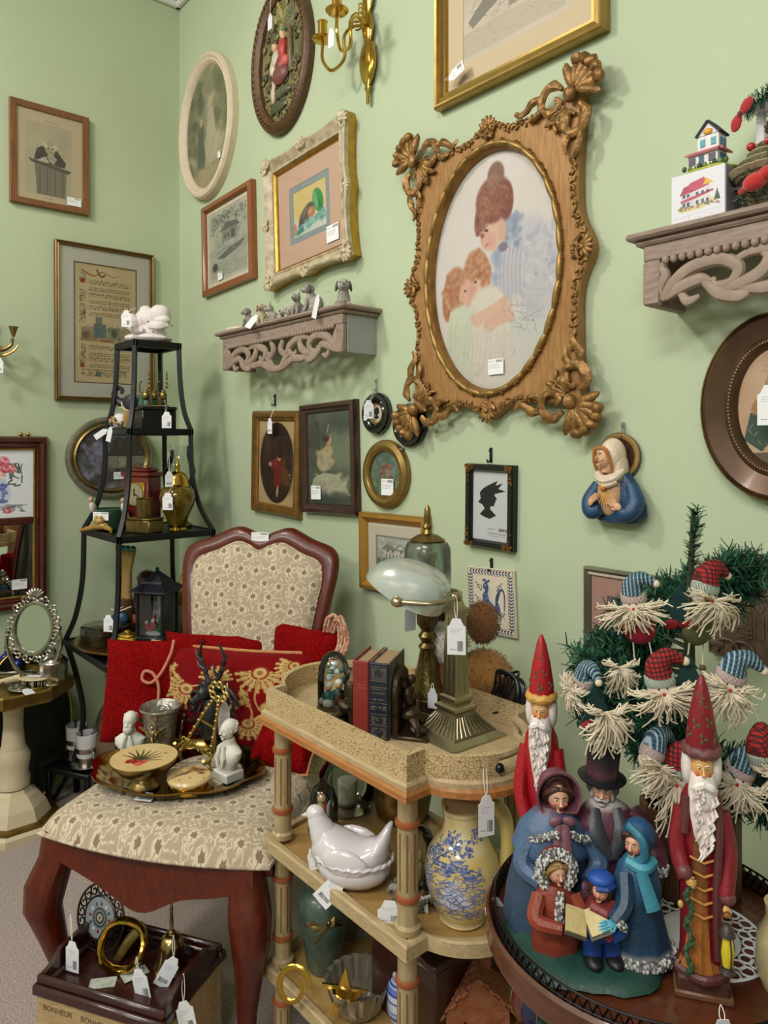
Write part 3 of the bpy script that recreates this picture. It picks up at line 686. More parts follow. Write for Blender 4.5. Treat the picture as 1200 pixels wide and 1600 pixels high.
def pic_coach():
    c = Canvas(400, 300, '#cfc2b0', 19); c.blur_noise(['#c6b8a4', '#d6cab8'], 40, .2, al=.4)
    fig_tree(c, .25, .25, .25, ['#7d766d', '#938b80', '#6a635b'], 40); c.poly([(.05, .62), (.5, .2), (.8, .1), (.95, .15), (.6, .42), (.1, .7)], '#7d766e', .9); c.rect(.45, .3, .7, .68, '#8d867c', .9); c.ell(.55, .42, .07, .08, '#cfc5b6'); c.rect(.0, .72, .95, .95, '#c3b6a2'); c.scrib(90, .05, .004, ['#a19484'], 0, .65, .9, .95, .5, True); c.scrib(120, .09, .006, ['#5d574f', '#8a8278'], .05, .05, .95, .68, .5); return c
def pic_oval_ladies():
    c = Canvas(320, 420, '#cfa98a', 20); c.blur_noise(['#d4b294', '#c39b7b', '#d9bd9f'], 70, .16, al=.35); c.poly([(.33, .3), (.45, .12), (.62, .1), (.7, .3), (.6, .5), (.35, .5)], '#a38f74', .8); c.scrib(60, .1, .01, ['#6f6850', '#8a7a5c'], .3, .1, .8, .5, .5)
    c.poly([(.08, .78), (.16, .55), (.32, .46), (.42, .5), (.45, .75), (.3, .88)], '#3f564c'); c.ell(.38, .38, .05, .05, '#c89f7d'); c.ell(.37, .345, .055, .035, '#3d2c22'); c.poly([(.3, .45), (.45, .42), (.6, .6), (.5, .8), (.38, .7)], '#46524f'); c.ell(.24, .5, .06, .07, '#b5854f', .4); c.poly([(.4, .72), (.6, .6), (.85, .8), (.8, .92), (.4, .9)], '#b9a88c'); c.scrib(90, .07, .008, ['#7c6b50', '#e2d3b8', '#2c3a36'], .1, .45, .9, .92, .6); c.poly([(0, .9), (1, .86), (1, 1), (0, 1)], '#5d5240', .9); return c
def pic_photo():
    c = Canvas(220, 300, '#b9b2ac', 21); c.rect(0, 0, 1, .5, '#6d6c72'); c.poly([(.1, .05), (.6, .0), (1, .2), (1, .3), (.3, .22)], '#4a4b50')
    for y in (.25, .36): 
        for x in (.08, .3, .52, .74): c.rect(x, y, x+.14, y+.08, '#e9e6ea'); c.rect(x+.03, y+.02, x+.11, y+.07, '#3b3a44')
    c.rect(0, .5, 1, .62, '#c9bcb2'); c.blur_noise(['#4f4d58', '#8c8790', '#d9d5d6', '#75606a'], 60, .09, 0, .62, 1, 1, .6); return c
# ================================================================ pictures on the walls
WARMWOOD = wood('warm_brown_wood', '#6b4325', '#8a5a33', .4, (40, 40, 3))
DARKWOOD = wood('dark_walnut', '#2f1c17', '#47291f', .3, (30, 30, 4))
MAHOG = wood('dark_mahogany', '#3a1510', '#54221a', .25, (30, 30, 4), coat=.5)
CREAMP = mat('cream_plaster', '#d9c8b0', .5, var=.06, vs=30)
ANTIQ = mat('antique_white_gilt', '#cfc0a6', .48, var=.16, vs=34, bump=.15, bs=90, col2='#a08d6c')
CREAMMAT = mat('cream_mount', '#ddd2bd', .85); GREYMAT = mat('grey_mount', '#8e989a', .85); PINKMAT = mat('pink_mount', '#cfab94', .85)
WHITEMAT = mat('pale_mount', '#d6d4c6', .85); BEIGEMAT = mat('beige_mount', '#dcc7a6', .85); ROSEMAT = mat('rose_mount', '#c09488', .85)
def im(name, fn, **k): return img_mat(name, fn(), .55, **k)
FLATP = lambda w, t: [(0, 0), (0, t*.9), (w*.08, t), (w*.45, t*.98), (w*.8, t*.86), (w, t*.82), (w, t*.45)]
# left wall
framed('framed_print', 'brown wood framed print of a robed judge leaning over a bench', 'l', [(15, 149), (140, 184), (139.5, 336), (17, 314)], FLATP(.022, .02), WARMWOOD, im('print_judge', pic_judge), stick=(.36, -.44, .05, .03))
framed('framed_print', 'large thin gold framed sheet of illustrated music in a pale mount', 'l', [(86, 371), (242, 400), (242, 632), (88, 622)], [(0, 0), (0, .018), (.004, .022), (.008, .017), (.013, .02), (.016, .014), (.016, .008)], mat('bronze_gilt', '#7d6239', .35, .7, var=.15), im('print_music', pic_music), matw=[(.052, WHITEMAT), (.056, mat('brown_line_mount', '#6d5a3c', .8)), (.059, BEIGEMAT)])
o, w, h = on_wall('wall_mirror', 'dark mahogany wall mirror with a rose vase print above the glass', 'mirror', 'l', [(-80, 681), (77, 682), (75, 945), (-80, 972)], .03)
prof = [(0, 0), (0, .018), (.006, .028), (.018, .03), (.026, .022), (.034, .024), (.038, .018), (.042, .017), (.042, .006)]
mould(rect_ring(w, h), prof).build('frame', MAHOG, o, ang=30)
mould(rect_ring(w-.084, h-.084), [(0, .016), (.002, .019), (.005, .018), (.006, .01)]).build('gilt_slip', GOLDTRIM, o)
iw, ih = w-.096, h-.096; backing(o, w-.01, h-.01, .006); zt = ih/2-ih*.47
MB().box((0, -.012, zt-.008), (iw, .014, .026), bev=.004).build('cross_rail', MAHOG, o)
b = MB(); b.add([(-iw/2, -.0105, zt), (iw/2, -.0105, zt), (iw/2, -.0105, ih/2), (-iw/2, -.0105, ih/2)], [(0, 1, 2, 3)]); pw = ih/2-zt
b.build('print', im('print_rose_vase', pic_vase), o, False, uvfn=lambda v: ((v.x-(iw/2-pw))/pw, (v.z-zt)/pw))
b = MB(); b.add([(-iw/2, -.0105, -ih/2), (iw/2, -.0105, -ih/2), (iw/2, -.0105, zt-.02), (-iw/2, -.0105, zt-.02)], [(0, 1, 2, 3)])
b.build('mirror_glass', mat('mirror_silver', '#e8ebea', .02, 1.0), o, False); sticker(o, iw*.3, -ih*.42, -.0125, .05, .035)
b = MB()
for s in (-1, 1): b.ell((s*.012+.08, -.012, h/2+.008), .0075)
b.build('hanger_knob', BRASS, o)
o, w, h, iw, ih = framed('round_picture', 'round framed dark cottage print with pewter rim behind the black stand', 'l', [(104, 650), (242, 652), (242, 776), (104, 782)], [(0, 0), (0, .015), (.003, .02), (.012, .022), (.024, .016), (.0245, .018)], mat('pewter_rim', '#8d8674', .38, .6, var=.2, vs=40), im('print_cottage', pic_cottage), oval=True, glaze=False)
mould(oval_ring(w-.044, h-.044), [(0, .015), (.002, .024), (.008, .028), (.014, .024), (.019, .014), (.022, .012)]).build('inner_rim', OLDBRASS, o); sticker(o, .03, -.07, -.0215, .05, .028)
# oval and rectangular frames on the back wall
o, w, h, iw, ih = framed('oval_picture', 'tall cream oval frame around a faded outdoor figure print by the corner', 'b', [(279, 83), (357, 83), (357, 308), (279, 308)], [(0, 0), (0, .025), (.006, .034), (.016, .036), (.024, .03), (.03, .031), (.036, .026), (.042, .018), (.044, .014)], CREAMP, im('print_oval_pair', pic_oval_couple), oval=True, stick=(.3, -.3, .02, .025))
o, w, h, iw, ih = framed('oval_relief_picture', 'brown carved oval frame holding a painted relief of seated figures', 'b', [(392, -28), (475, -28), (475, 206), (392, 206)], [(0, 0), (0, .022), (.006, .03), (.014, .034), (.026, .03), (.034, .026), (.042, .02), (.045, .008)], mat('carved_brown', '#5a3f28', .45, .2, var=.3, vs=60, bump=.2, bs=160), mat('relief_ground', '#8f8457', .7, col2='#55563c', vs=14, bump=.3, bs=40), oval=True, glaze=False)
b = MB(); n = 60
for i in range(n):
    a = 2*math.pi*i/n; x, z = (w/2-.02)*math.cos(a), (h/2-.02)*math.sin(a); b.M = TR(x, -.033, z) @ RY(-a+.6); b.ell((0, 0, 0), (.0085, .005, .0032), n=8, m=5)
b.build('rope_moulding', mat('carved_brown_light', '#7d5a38', .4, .3), o)
b = MB()
def blobs(b, L):
    for x, y, z, rx, ry, rz, c in L: b.ell((x, y, z), (rx, ry, rz), n=12, m=8, col=c)
blobs(b, [(-.02, -.018, .0, .022, .016, .035, '#c9c0b0'), (-.025, -.02, .045, .014, .014, .017, '#d8b090'), (-.025, -.019, .057, .017, .014, .012, '#5b4632'), (.02, -.02, .02, .02, .016, .04, '#b8433f'), (.022, -.021, .07, .013, .013, .016, '#d9b292'), (.02, -.02, .085, .018, .014, .011, '#7d8a62'), (0, -.016, -.05, .045, .018, .035, '#7a4844'), (-.045, -.014, -.09, .012, .01, .045, '#c9b9a0'), (.01, -.014, -.11, .05, .012, .018, '#5c5d45'), (-.02, -.012, -.15, .05, .01, .02, '#4b5138'), (.05, -.012, .02, .014, .01, .08, '#6d5a3c'), (.04, -.01, .12, .03, .006, .05, '#6f7350'), (-.03, -.008, .15, .03, .004, .04, '#a59a68'), (.035, -.018, -.02, .02, .014, .02, '#cf6a60'), (-.04, -.016, -.02, .016, .014, .03, '#d9cbb6'), (.0, -.018, -.02, .028, .014, .03, '#8f3f3d')])
b.jitter(.004, 60); b.build('relief_figures', PAINT, o)
b = MB(); rr = random.Random(17)
for k in range(150):
    a = rr.random()*6.28; r = math.sqrt(rr.random()); x_, z_ = (iw/2-.006)*r*math.cos(a), (ih/2-.006)*r*math.sin(a)
    b.ell((x_, -.009-.006*rr.random(), z_), (.008+.008*rr.random(), .004, .005+.006*rr.random()), RY(rr.random()*3), n=7, m=5, col=rr.choice(['#5b5a3a', '#7d7448', '#4a4a32', '#6d5a3c']) if z_ < 0 or abs(x_) > .035 else rr.choice(['#a89858', '#8d8450', '#98935f']))
b.build('relief_foliage', PAINT, o)
framed('framed_print', 'small wood framed pencil sketch of cottages and a boat', 'b', [(311, 323), (391, 281), (392, 439), (315, 459)], [(0, 0), (0, .018), (.002, .022), (.02, .026), (.024, .02), (.026, .016), (.028, .008)], wood('orange_wood', '#7d4726', '#9a5f36', .35, (40, 40, 3)), im('print_town', pic_town), matw=[(.012, CREAMMAT)], stick=(-.18, -.4, .035, .028))
framed('framed_print', 'wide gold framed grey coach print hung above the ornate frame', 'b', [(681, -140), (938, -228), (936, 49), (677, 167)], [(0, 0), (0, .026), (.004, .03), (.01, .028), (.012, .022), (.022, .026), (.026, .018), (.032, .02), (.036, .012), (.036, .01)], mat('satin_gold_frame', '#a98a4c', .33, .75, var=.12, vs=30), im('print_coach', pic_coach), matw=[(.05, BEIGEMAT)], tilt=0.0)
# swept ornate still life frame
o, w, h = on_wall('framed_still_life', 'antique white swept frame around a still life of pepper and eggplant', 'picture', 'b', [(408, 250), (538, 185), (541, 405), (416, 443)], .045)
n = 24
def swept(d, y):
    a, c2 = w/2-d, h/2-d; k = max(0, 1-d/.03); P = []
    for s in range(4):
        for i in range(n):
            t = -1+2*i/n; bul = .012*k*(abs(t)**3*1.2+math.exp(-(t/.16)**2)*.8-.3)
            P.append([(t*a, y, -c2-bul), (a+bul, y, t*c2), (-t*a, y, c2+bul), (-a-bul, y, -t*c2)][s])
    return P
MB().loops([swept(d, -y) for d, y in [(0, 0), (0, .03)]]).build('frame_edge', GOLDTRIM, o, ang=25)
MB().loops([swept(d, -y) for d, y in [(0, .03), (.001, .043), (.006, .046), (.014, .042), (.024, .034), (.032, .03), (.035, .033), (.039, .033), (.041, .027)]]).build('frame', ANTIQ, o, ang=25)
mould(rect_ring(w-.082, h-.082), [(0, .027), (.002, .03), (.008, .024), (.01, .016)]).build('gilt_slip', GOLDTRIM, o); backing(o, w-.02, h-.02, .012)
iw, ih = w-.102, h-.102
for k, (mw, mm) in enumerate([(.062, PINKMAT), (.082, GREYMAT)]):
    r = rect_ring(iw, ih); yy = -(.017-.001*k); p = -.002 if k == 0 else .062
    MB().loops([[(x, yy, z) for x, _, z in r(p, 0)], [(x, yy, z) for x, _, z in r(mw, 0)], [(x, yy+.001, z) for x, _, z in r(mw, 0)]]).build('mount_board', mm, o, False)
sheet(o, 'print', iw-.164, ih-.164, -.015, im('print_still_life', pic_still)); sheet(o, 'glass', iw, ih, -.02, PANE); sticker(o, iw*.36, -ih*.36, -.021, .06, .05)
def orn(b, cx, cz, s, y, R=0.0, rnd=None):
    """a shell-and-scroll carved ornament"""
    M0 = b.M.copy(); b.M = M0 @ TR(cx, y, cz) @ RY(R) @ SCL(s, s, s)
    for k in range(5):
        a = (k-2)*.5; b.ell((math.sin(a)*.5, -.1, math.cos(a)*.5), (.16, .14, .42), RY(a), n=8, m=6)
    for sg in (-1, 1):
        pts = [(sg*(.25+.5*(1-t)*math.cos(t*5)), -.12, -.1-.45*(1-t)*math.sin(t*5)) for t in np.linspace(0, .85, 12)]
        b.tube(pts, [.15, .12, .1, .05], 6)
    b.ell((0, -.18, 0), (.2, .16, .22), n=8, m=6); b.M = M0
ORNM = mat('antique_relief', '#cbbb9d', .5, var=.3, vs=90, bump=.1, bs=200)
for sx in (-1, 1):
    for sz in (-1, 1):
        b = MB(); orn(b, sx*(w/2-.014), sz*(h/2-.014), .034, -.04, math.atan2(sx, sz)); b.build('carved_ornament', ORNM, o)
for q in ((0, 1), (0, -1), (1, 0), (-1, 0)):
    b = MB(); orn(b, q[0]*(w/2-.008), q[1]*(h/2-.008), .026, -.041, math.atan2(q[0], q[1])); b.build('carved_ornament', ORNM, o)
# small frames in the middle
o, w, h, iw, ih = framed('framed_print', 'narrow gold frame with an oval print of a seated figure in red', 'b', [(392, 643), (465, 640), (463, 812), (389, 798)], [(0, 0), (0, .014), (.003, .02), (.01, .026), (.02, .026), (.022, .02), (.03, .018), (.034, .014), (.034, .01)], mat('old_gold_wood', '#8f6a35', .38, .6, var=.25, vs=30), im('print_red_figure', pic_red_figure), glaze=True)
framed('framed_print', 'dark brown framed print of a lady in a white gown', 'b', [(465, 630), (551, 627), (553.5, 810), (469, 797.5)], [(0, 0), (0, .018), (.003, .024), (.014, .026), (.018, .02), (.026, .018), (.03, .01)], DARKWOOD, im('print_lady', pic_lady), stick=(-.3, -.38, .05, .042))
OVB = [(0, 0), (0, .012), (.004, .018), (.012, .02), (.018, .014), (.022, .018), (.028, .014), (.032, .008)]
SILM = img_mat('print_profile_boy', pic_sil(s=.46, y=.42), .6); SILM2 = img_mat('print_profile_bird', pic_sil(s=.42, y=.42, flip=-1), .6)
for q, mm, lab in (([(563, 613), (605, 613), (605, 679), (563, 679)], SILM, 'small black oval frame with a profile cutout and a tag across it'), ([(611, 630), (660, 630), (660, 698), (611, 698)], SILM2, 'small black oval frame with a profile cutout tucked under the ornate frame')):
    o, w, h, iw, ih = framed('oval_silhouette', lab, 'b', q, OVB, mat('gloss_black', '#0b0b0c', .18, coat=.6), mm, oval=True, group='black oval silhouettes')
    mould(oval_ring(w-.058, h-.058), [(0, .01), (.001, .013), (.004, .012), (.005, .009)]).build('gilt_rim', GOLDTRIM, o)
o, w, h, iw, ih = framed('oval_picture', 'small old gold oval frame with a flower print', 'b', [(563, 687), (633, 687), (633, 795), (563, 795)], [(0, 0), (0, .01), (.003, .016), (.016, .022), (.024, .02), (.03, .014), (.032, .008)], mat('dull_gold', '#8f7440', .38, .7, var=.2, vs=25), im('print_flowers', pic_flowers), oval=True, stick=(.1, -.28, .05, .045))
b = MB(); n = 64
for i in range(n):
    a = 2*math.pi*i/n; b.ell(((iw/2+.003)*math.cos(a), -.017, (ih/2+.003)*math.sin(a)), .0022, n=6, m=4)
b.build('bead_rim', GOLDTRIM, o)
framed('framed_print', 'bright gold framed print of a white house behind the glass lamp shade', 'b', [(558, 798), (663, 811.5), (663, 937), (560, 922)], [(0, 0), (0, .022), (.003, .026), (.012, .028), (.026, .016), (.028, .012), (.03, .01)], mat('yellow_gold_wood', '#b3863a', .33, .55, var=.1, vs=20), im('print_house', pic_house), matw=[(.03, CREAMMAT), (.034, GREYMAT)], stick=(-.28, -.42, .06, .04))
c = Canvas(240, 420, '#e4e5ea', 22); sil(c, .42, .4, .5, True, flip=1); c.textline(.42, .62, .83, .016, '#333344'); c.barcode(.72, .95, .81, .85)
for y in (.885, .9, .93): c.textline(.42, .92, y, .012, '#555566')
o, w, h, iw, ih = framed('framed_silhouette', 'black rectangular frame with gilt corners around a silhouette of a hatted lady', 'b', [(726, 725), (801, 726.5), (799, 862), (725, 852.5)], [(0, 0), (0, .016), (.003, .02), (.014, .02), (.017, .014), (.018, .008)], BLACKM, img_mat('print_hat_profile', c, .6))
rr = random.Random(4)
for sx in (-1, 1):
    for sz in (-1, 1):
        b = MB()
        for k in range(26):
            t = rr.random()*.045; e = rr.random()*.011
            x, z = (w/2-e-.002, h/2-t) if k % 2 else (w/2-t*.6, h/2-e-.002)
            b.ell((sx*x, -.0205, sz*z), (.0028, .002, .0022), RY(rr.random()*3), n=6, m=4)
        b.build('gilt_corner', mat('gilt_scroll', '#9c6a34', .35, .8, var=.2), o)
# rooster tile
o, w, h = on_wall('rooster_tile', 'cream ceramic tile with a blue painted rooster and leaf border', 'tile', 'b', [(727, 882), (804, 894), (806, 999), (733, 984)], .008)
b = MB(); b.box((0, -.004, 0), (w, .007, h), bev=.0015); b.build('tile_body', img_mat('rooster_glaze', pic_rooster(), .2, coat=.4), o, False, uvfn=lambda v: (v.x/w+.5, v.z/h+.5))
# oval on the right and pink mount frame
o, w, h, iw, ih = framed('oval_picture', 'large dark bronze oval frame with two seated ladies at the wall edge', 'b', [(1093, 519), (1345, 440), (1345, 820), (1093, 757)], [(0, 0), (0, .018), (.004, .026), (.012, .03), (.03, .024), (.042, .02), (.05, .024), (.056, .02), (.06, .014), (.062, .01)], mat('bronze_frame', '#59412f', .3, .5, var=.25, vs=18, coat=.3), im('print_oval_ladies', pic_oval_ladies), oval=True, tilt=0.0)
b = MB(); n = 110
for i in range(n):
    a = 2*math.pi*i/n; b.ell(((w/2-.051)*math.cos(a), -.024, (h/2-.051)*math.sin(a)), .0024, n=6, m=4)
b.build('bead_rim', mat('bronze_bead', '#8a7355', .35, .7), o)
mould(oval_ring(w, h), [(0, .017), (.002, .027), (.005, .028)]).build('outer_rim', OLDBRASS, o)
framed('framed_photo', 'dull silver frame with rose mount standing behind the christmas tree', 'b', [(912, 885), (1040, 905), (1040, 1092), (908, 1070)], [(0, 0), (0, .016), (.004, .02), (.009, .015), (.014, .018), (.018, .01)], mat('pewter_frame', '#7d7868', .4, .6, var=.15), im('print_photo', pic_photo), matw=[(.035, ROSEMAT)], tilt=0.0)

# ---------------------------------------------------------------- the big ornate frame
CX, CZ = 1.697, 1.672
o = thing('ornate_picture_frame', 'large carved gold frame with an oval print of a mother holding children', 'picture', (CX, 0, CZ))
W2, H2 = .248, .318; n = 40
P = []
for s in range(4):
    for i in range(n):
        t = -1+2*i/n; bul = .034*math.exp(-(t/.17)**2)+.012*abs(t)**4-.004
        P.append([(t*W2, -H2-bul), (W2+bul, t*H2), (-t*W2, H2+bul), (-W2-bul, -t*H2)][s])
oa, ob = .2, .285
# panel with oval hole: skin between outline and oval
def ovp(p, k=1.0):
    a = math.atan2(p[1]/ob, p[0]/oa); return (oa*k*math.cos(a), ob*k*math.sin(a))
b = MB(); R0 = [(x, -.002, z) for x, z in P]; R1 = [(x, -.026, z) for x, z in P]; R2 = [(x*.985, -.03, z*.985) for x, z in P]
R3 = []; R4 = []
for x, z in P: q = ovp((x, z)); R3.append((q[0], -.026, q[1])); R4.append((q[0], -.004, q[1]))
b.loops([R0, R1, R2, R3, R4]); b.build('panel', mat('gold_painted_wood', '#94683a', .5, .25, col2='#ad8250', vs=5, stretch=(30, 30, 4), bump=.12, bs=8), o, ang=30)
b = MB(); b.loops([[(oa*k*math.cos(a), -y, ob*k2*math.sin(a)) for a in np.linspace(0, 2*math.pi, 72, endpoint=False)] for k, k2, y in ((1.0, 1.0, .024), (.985, .99, .03), (.965, .975, .026), (.955, .967, .012))]); b.build('oval_rim', GOLDLEAF, o)
b = MB(); m = 30
for i in range(m):
    a = 2*math.pi*(i+.5)/m; x, z = oa*1.01*math.cos(a), ob*1.008*math.sin(a); ta = math.atan2(ob*math.cos(a), -oa*math.sin(a)); L = math.pi*(1.5*(oa+ob)-math.sqrt(oa*ob))/m
    b.M = TR(x, -.031, z) @ RY(-ta); b.ell((0, 0, 0), (L*.72, .008, .0075), n=10, m=8)
    for s in (-1, 1): b.ell((L*s*.86, 0, 0), (.003, .007, .0065), n=8, m=5)
b.build('bead_moulding', mat('gold_bead', '#9c7b45', .42, .65, var=.25, vs=40), o)
sheet(o, 'print', oa*1.94, ob*1.95, -.010, img_mat('print_mother', pic_mother(), .6), True); sheet(o, 'glass', oa*1.93, ob*1.94, -.013, PANE, True)
sticker(o, .012, -.225, -.015, .046, .036); backing(o, oa*2.1, ob*2.05, .003, True)
def leafpath(b, pts, r, n=7, flat=.7): b.tube(spl(pts, 6), r, n, flat=flat, up=(0, 1, 0))
def acanthus(sx, sz, rs):
    """corner cluster: two open C-scrolls either side of a fan of lobes with a shell"""
    b = MB(); b.M = TR(sx*.225, -.03, sz*.305) @ SCL(sx, 1, sz)
    # local: +x outward, +z outward
    for k in range(7):
        a = -.35+k*.38; L = .05 if k % 2 else .06; b.ell((.02+math.cos(a)*L*.55, -.012, .02+math.sin(a)*L*.55), (L*.55, .009, .011), RY(-a), n=8, m=6)
    for k in range(5): a = .1+k*.33; b.ell((.02+math.cos(a)*.058, -.015, .02+math.sin(a)*.058), (.014, .012, .012), n=8, m=6)
    b.ell((.012, -.016, .012), (.016, .012, .018), n=10, m=7)
    for (fx, fz) in ((0, 1), (1, 0)):
        def q(a, c, y=-.008): return (a, y, c) if fx == 0 else (c, y, a)
        # ring scroll running along each edge
        leafpath(b, [q(-.012, .032), q(-.03, .046), q(-.055, .04), q(-.066, .016), q(-.052, -.006), q(-.03, -.006), q(-.02, .01), q(-.028, .018)], [.006, .011, .011, .01, .009, .008, .006, .004])
        leafpath(b, [q(-.06, .03), q(-.09, .03), q(-.12, .012), q(-.138, .022)], [.006, .01, .007, .004])
        leafpath(b, [q(-.062, .01), q(-.08, -.004), q(-.105, -.004)], [.006, .008, .003])
        for k in range(4): b.ell(q(-.01-.012*k, -.022-.008*(k % 2), -.006), (.013, .006, .006), RY((.8 if fx else -.8)+k*.2), n=8, m=5)
    for k in range(5): a = 3.3+k*.35; b.ell((.0+math.cos(a)*.032, -.007, .0+math.sin(a)*.032), (.024, .006, .006), RY(-a), n=8, m=5)
    b.jitter(.0035, 55); return b
GOLDORN = mat('gold_carving', '#8f6a3c', .42, .5, var=.45, vs=60, bump=.2, bs=170)
for sx in (-1, 1):
    for sz in (-1, 1): acanthus(sx, sz, 1).build('corner_carving', GOLDORN, o)
rr = random.Random(9)
for s, (nx, nz) in enumerate(((0, -1), (1, 0), (0, 1), (-1, 0))):
    b = MB()
    seg = P[s*n:(s+1)*n]
    for i in range(7, n-7):
        x, z = seg[i]
        for k in range(3):
            e = .004+.012*rr.random(); a = rr.random()*6.28
            b.ell((x-nx*e+nz*.004*k*rr.random(), -.03, z-nz*e+nx*.004*k*rr.random()), (.0075, .005, .0038), RY(a), n=7, m=5)
    cx, cz = seg[n//2]; orn(b, cx-nx*.02, cz-nz*.02, .032, -.03, math.atan2(nx, nz))
    for k in range(14): b.ell((cx-nx*.028+.03*(rr.random()-.5), -.032, cz-nz*.028+.03*(rr.random()-.5)), (.008, .006, .005), RY(rr.random()*6), n=7, m=5)
    b.build('edge_carving', GOLDORN, o)
# ================================================================ carved wall shelves
GREYWOOD = mat('washed_grey_brown_wood', '#8a7468', .62, col2='#a39186', vs=5, stretch=(6, 30, 30), bump=.12, bs=20)
CARVE = mat('carved_washed_wood', '#9c887a', .6, var=.14, vs=40, bump=.15, bs=60)
GREYEND = mat('grey_painted_wood', '#a3a2a3', .6, var=.05, vs=20, bump=.08, bs=50)
def carved_shelf(label, x0, x1, zb, zt, d):
    o = thing('wall_shelf', label, 'shelf', ((x0+x1)/2, 0, zb)); L = x1-x0; H = zt-zb
    b = MB(); b.box((0, -d/2-.004, H-.006), (L+.05, d+.03, .012), bev=.004); b.box((0, -d/2, H-.017), (L+.025, d+.014, .011), bev=.004); b.build('top_board', GREYWOOD, o, ang=30)
    for s in (-1, 1):
        b = MB(); b.box((s*(L/2-.009), -(d-.016)/2, (H-.022)/2), (.018, d-.016, H-.022), bev=.002); b.build('end_panel', GREYEND if s > 0 else GREYWOOD, o, ang=30)
    b = MB(); b.box((0, -d+.008, H-.036), (L-.001, .016, .028), bev=.002); b.build('front_rail', GREYWOOD, o)
    for s in (-1, 1):
        b = MB(); b.box((s*(L/2-.016), -d+.007, (H-.05)/2), (.032, .016, H-.05), bev=.003); b.build('corner_stile', GREYWOOD, o)
    m = int(L/.0165); 
    for i in range(m):
        x = -L/2+.036+(L-.072)*(i+.5)/m
        MB().ell((x, -d-.001, H-.054), (.0068, .006, .0075), n=10, m=7).build('bead', CARVE, o)
    # pierced acanthus scrolls, mirrored about the middle
    y = -d+.006
    for s in (-1, 1):
        b = MB()
        def lf(pts, r): b.tube([(s*p[0]*L, y, p[1]) for p in spl([Vector(q) for q in pts], 7)], [k*1.25 for k in r], 8, flat=.7, up=(0, 1, 0))
        hb = H-.062
        lf([(.46, .0), (.455, hb*.45), (.44, hb*.75), (.455, hb), (.435, hb*1.02)], [.004, .008, .007, .006, .003])
        lf([(.45, hb*.1), (.42, hb*.5), (.37, hb*.82), (.3, hb*.9), (.255, hb*.62), (.27, hb*.3), (.31, hb*.28), (.315, hb*.48)], [.005, .009, .01, .01, .009, .007, .005, .003])
        lf([(.44, hb*.12), (.4, hb*.35), (.35, hb*.48), (.32, hb*.4)], [.004, .01, .009, .003])
        lf([(.3, hb*.12), (.25, hb*.2), (.2, hb*.42), (.185, hb*.75), (.21, hb*.98)], [.004, .009, .01, .008, .004])
        lf([(.275, hb*.75), (.22, hb*.95), (.16, hb*.9), (.1, hb*.62), (.11, hb*.3), (.145, hb*.28), (.15, hb*.45)], [.004, .007, .01, .01, .008, .005, .003])
        lf([(.27, hb*.15), (.2, hb*.02), (.13, hb*.05), (.06, -.014), (.0, -.02)], [.005, .009, .01, .01, .009])
        lf([(.1, hb*.35), (.06, hb*.05), (.03, -.01)], [.004, .009, .005]); lf([(.05, hb), (.03, hb*.6), (.06, hb*.3), (.075, hb*.55)], [.007, .009, .007, .003])
        lf([(.34, hb*.4), (.3, hb*.05), (.25, -.006), (.22, .008)], [.005, .01, .009, .003]); lf([(.4, hb*.2), (.38, -.002), (.35, .004)], [.005, .008, .003])
        b.build('carved_scroll', CARVE, o)
    return o
carved_shelf('washed wood carved bracket shelf holding small grey animal figurines', .592, 1.262, 1.515, 1.643, .12)
carved_shelf('washed wood carved bracket shelf holding the house box and birdhouse', 2.14, 2.81, 1.513, 1.641, .12)
ZS = 1.643
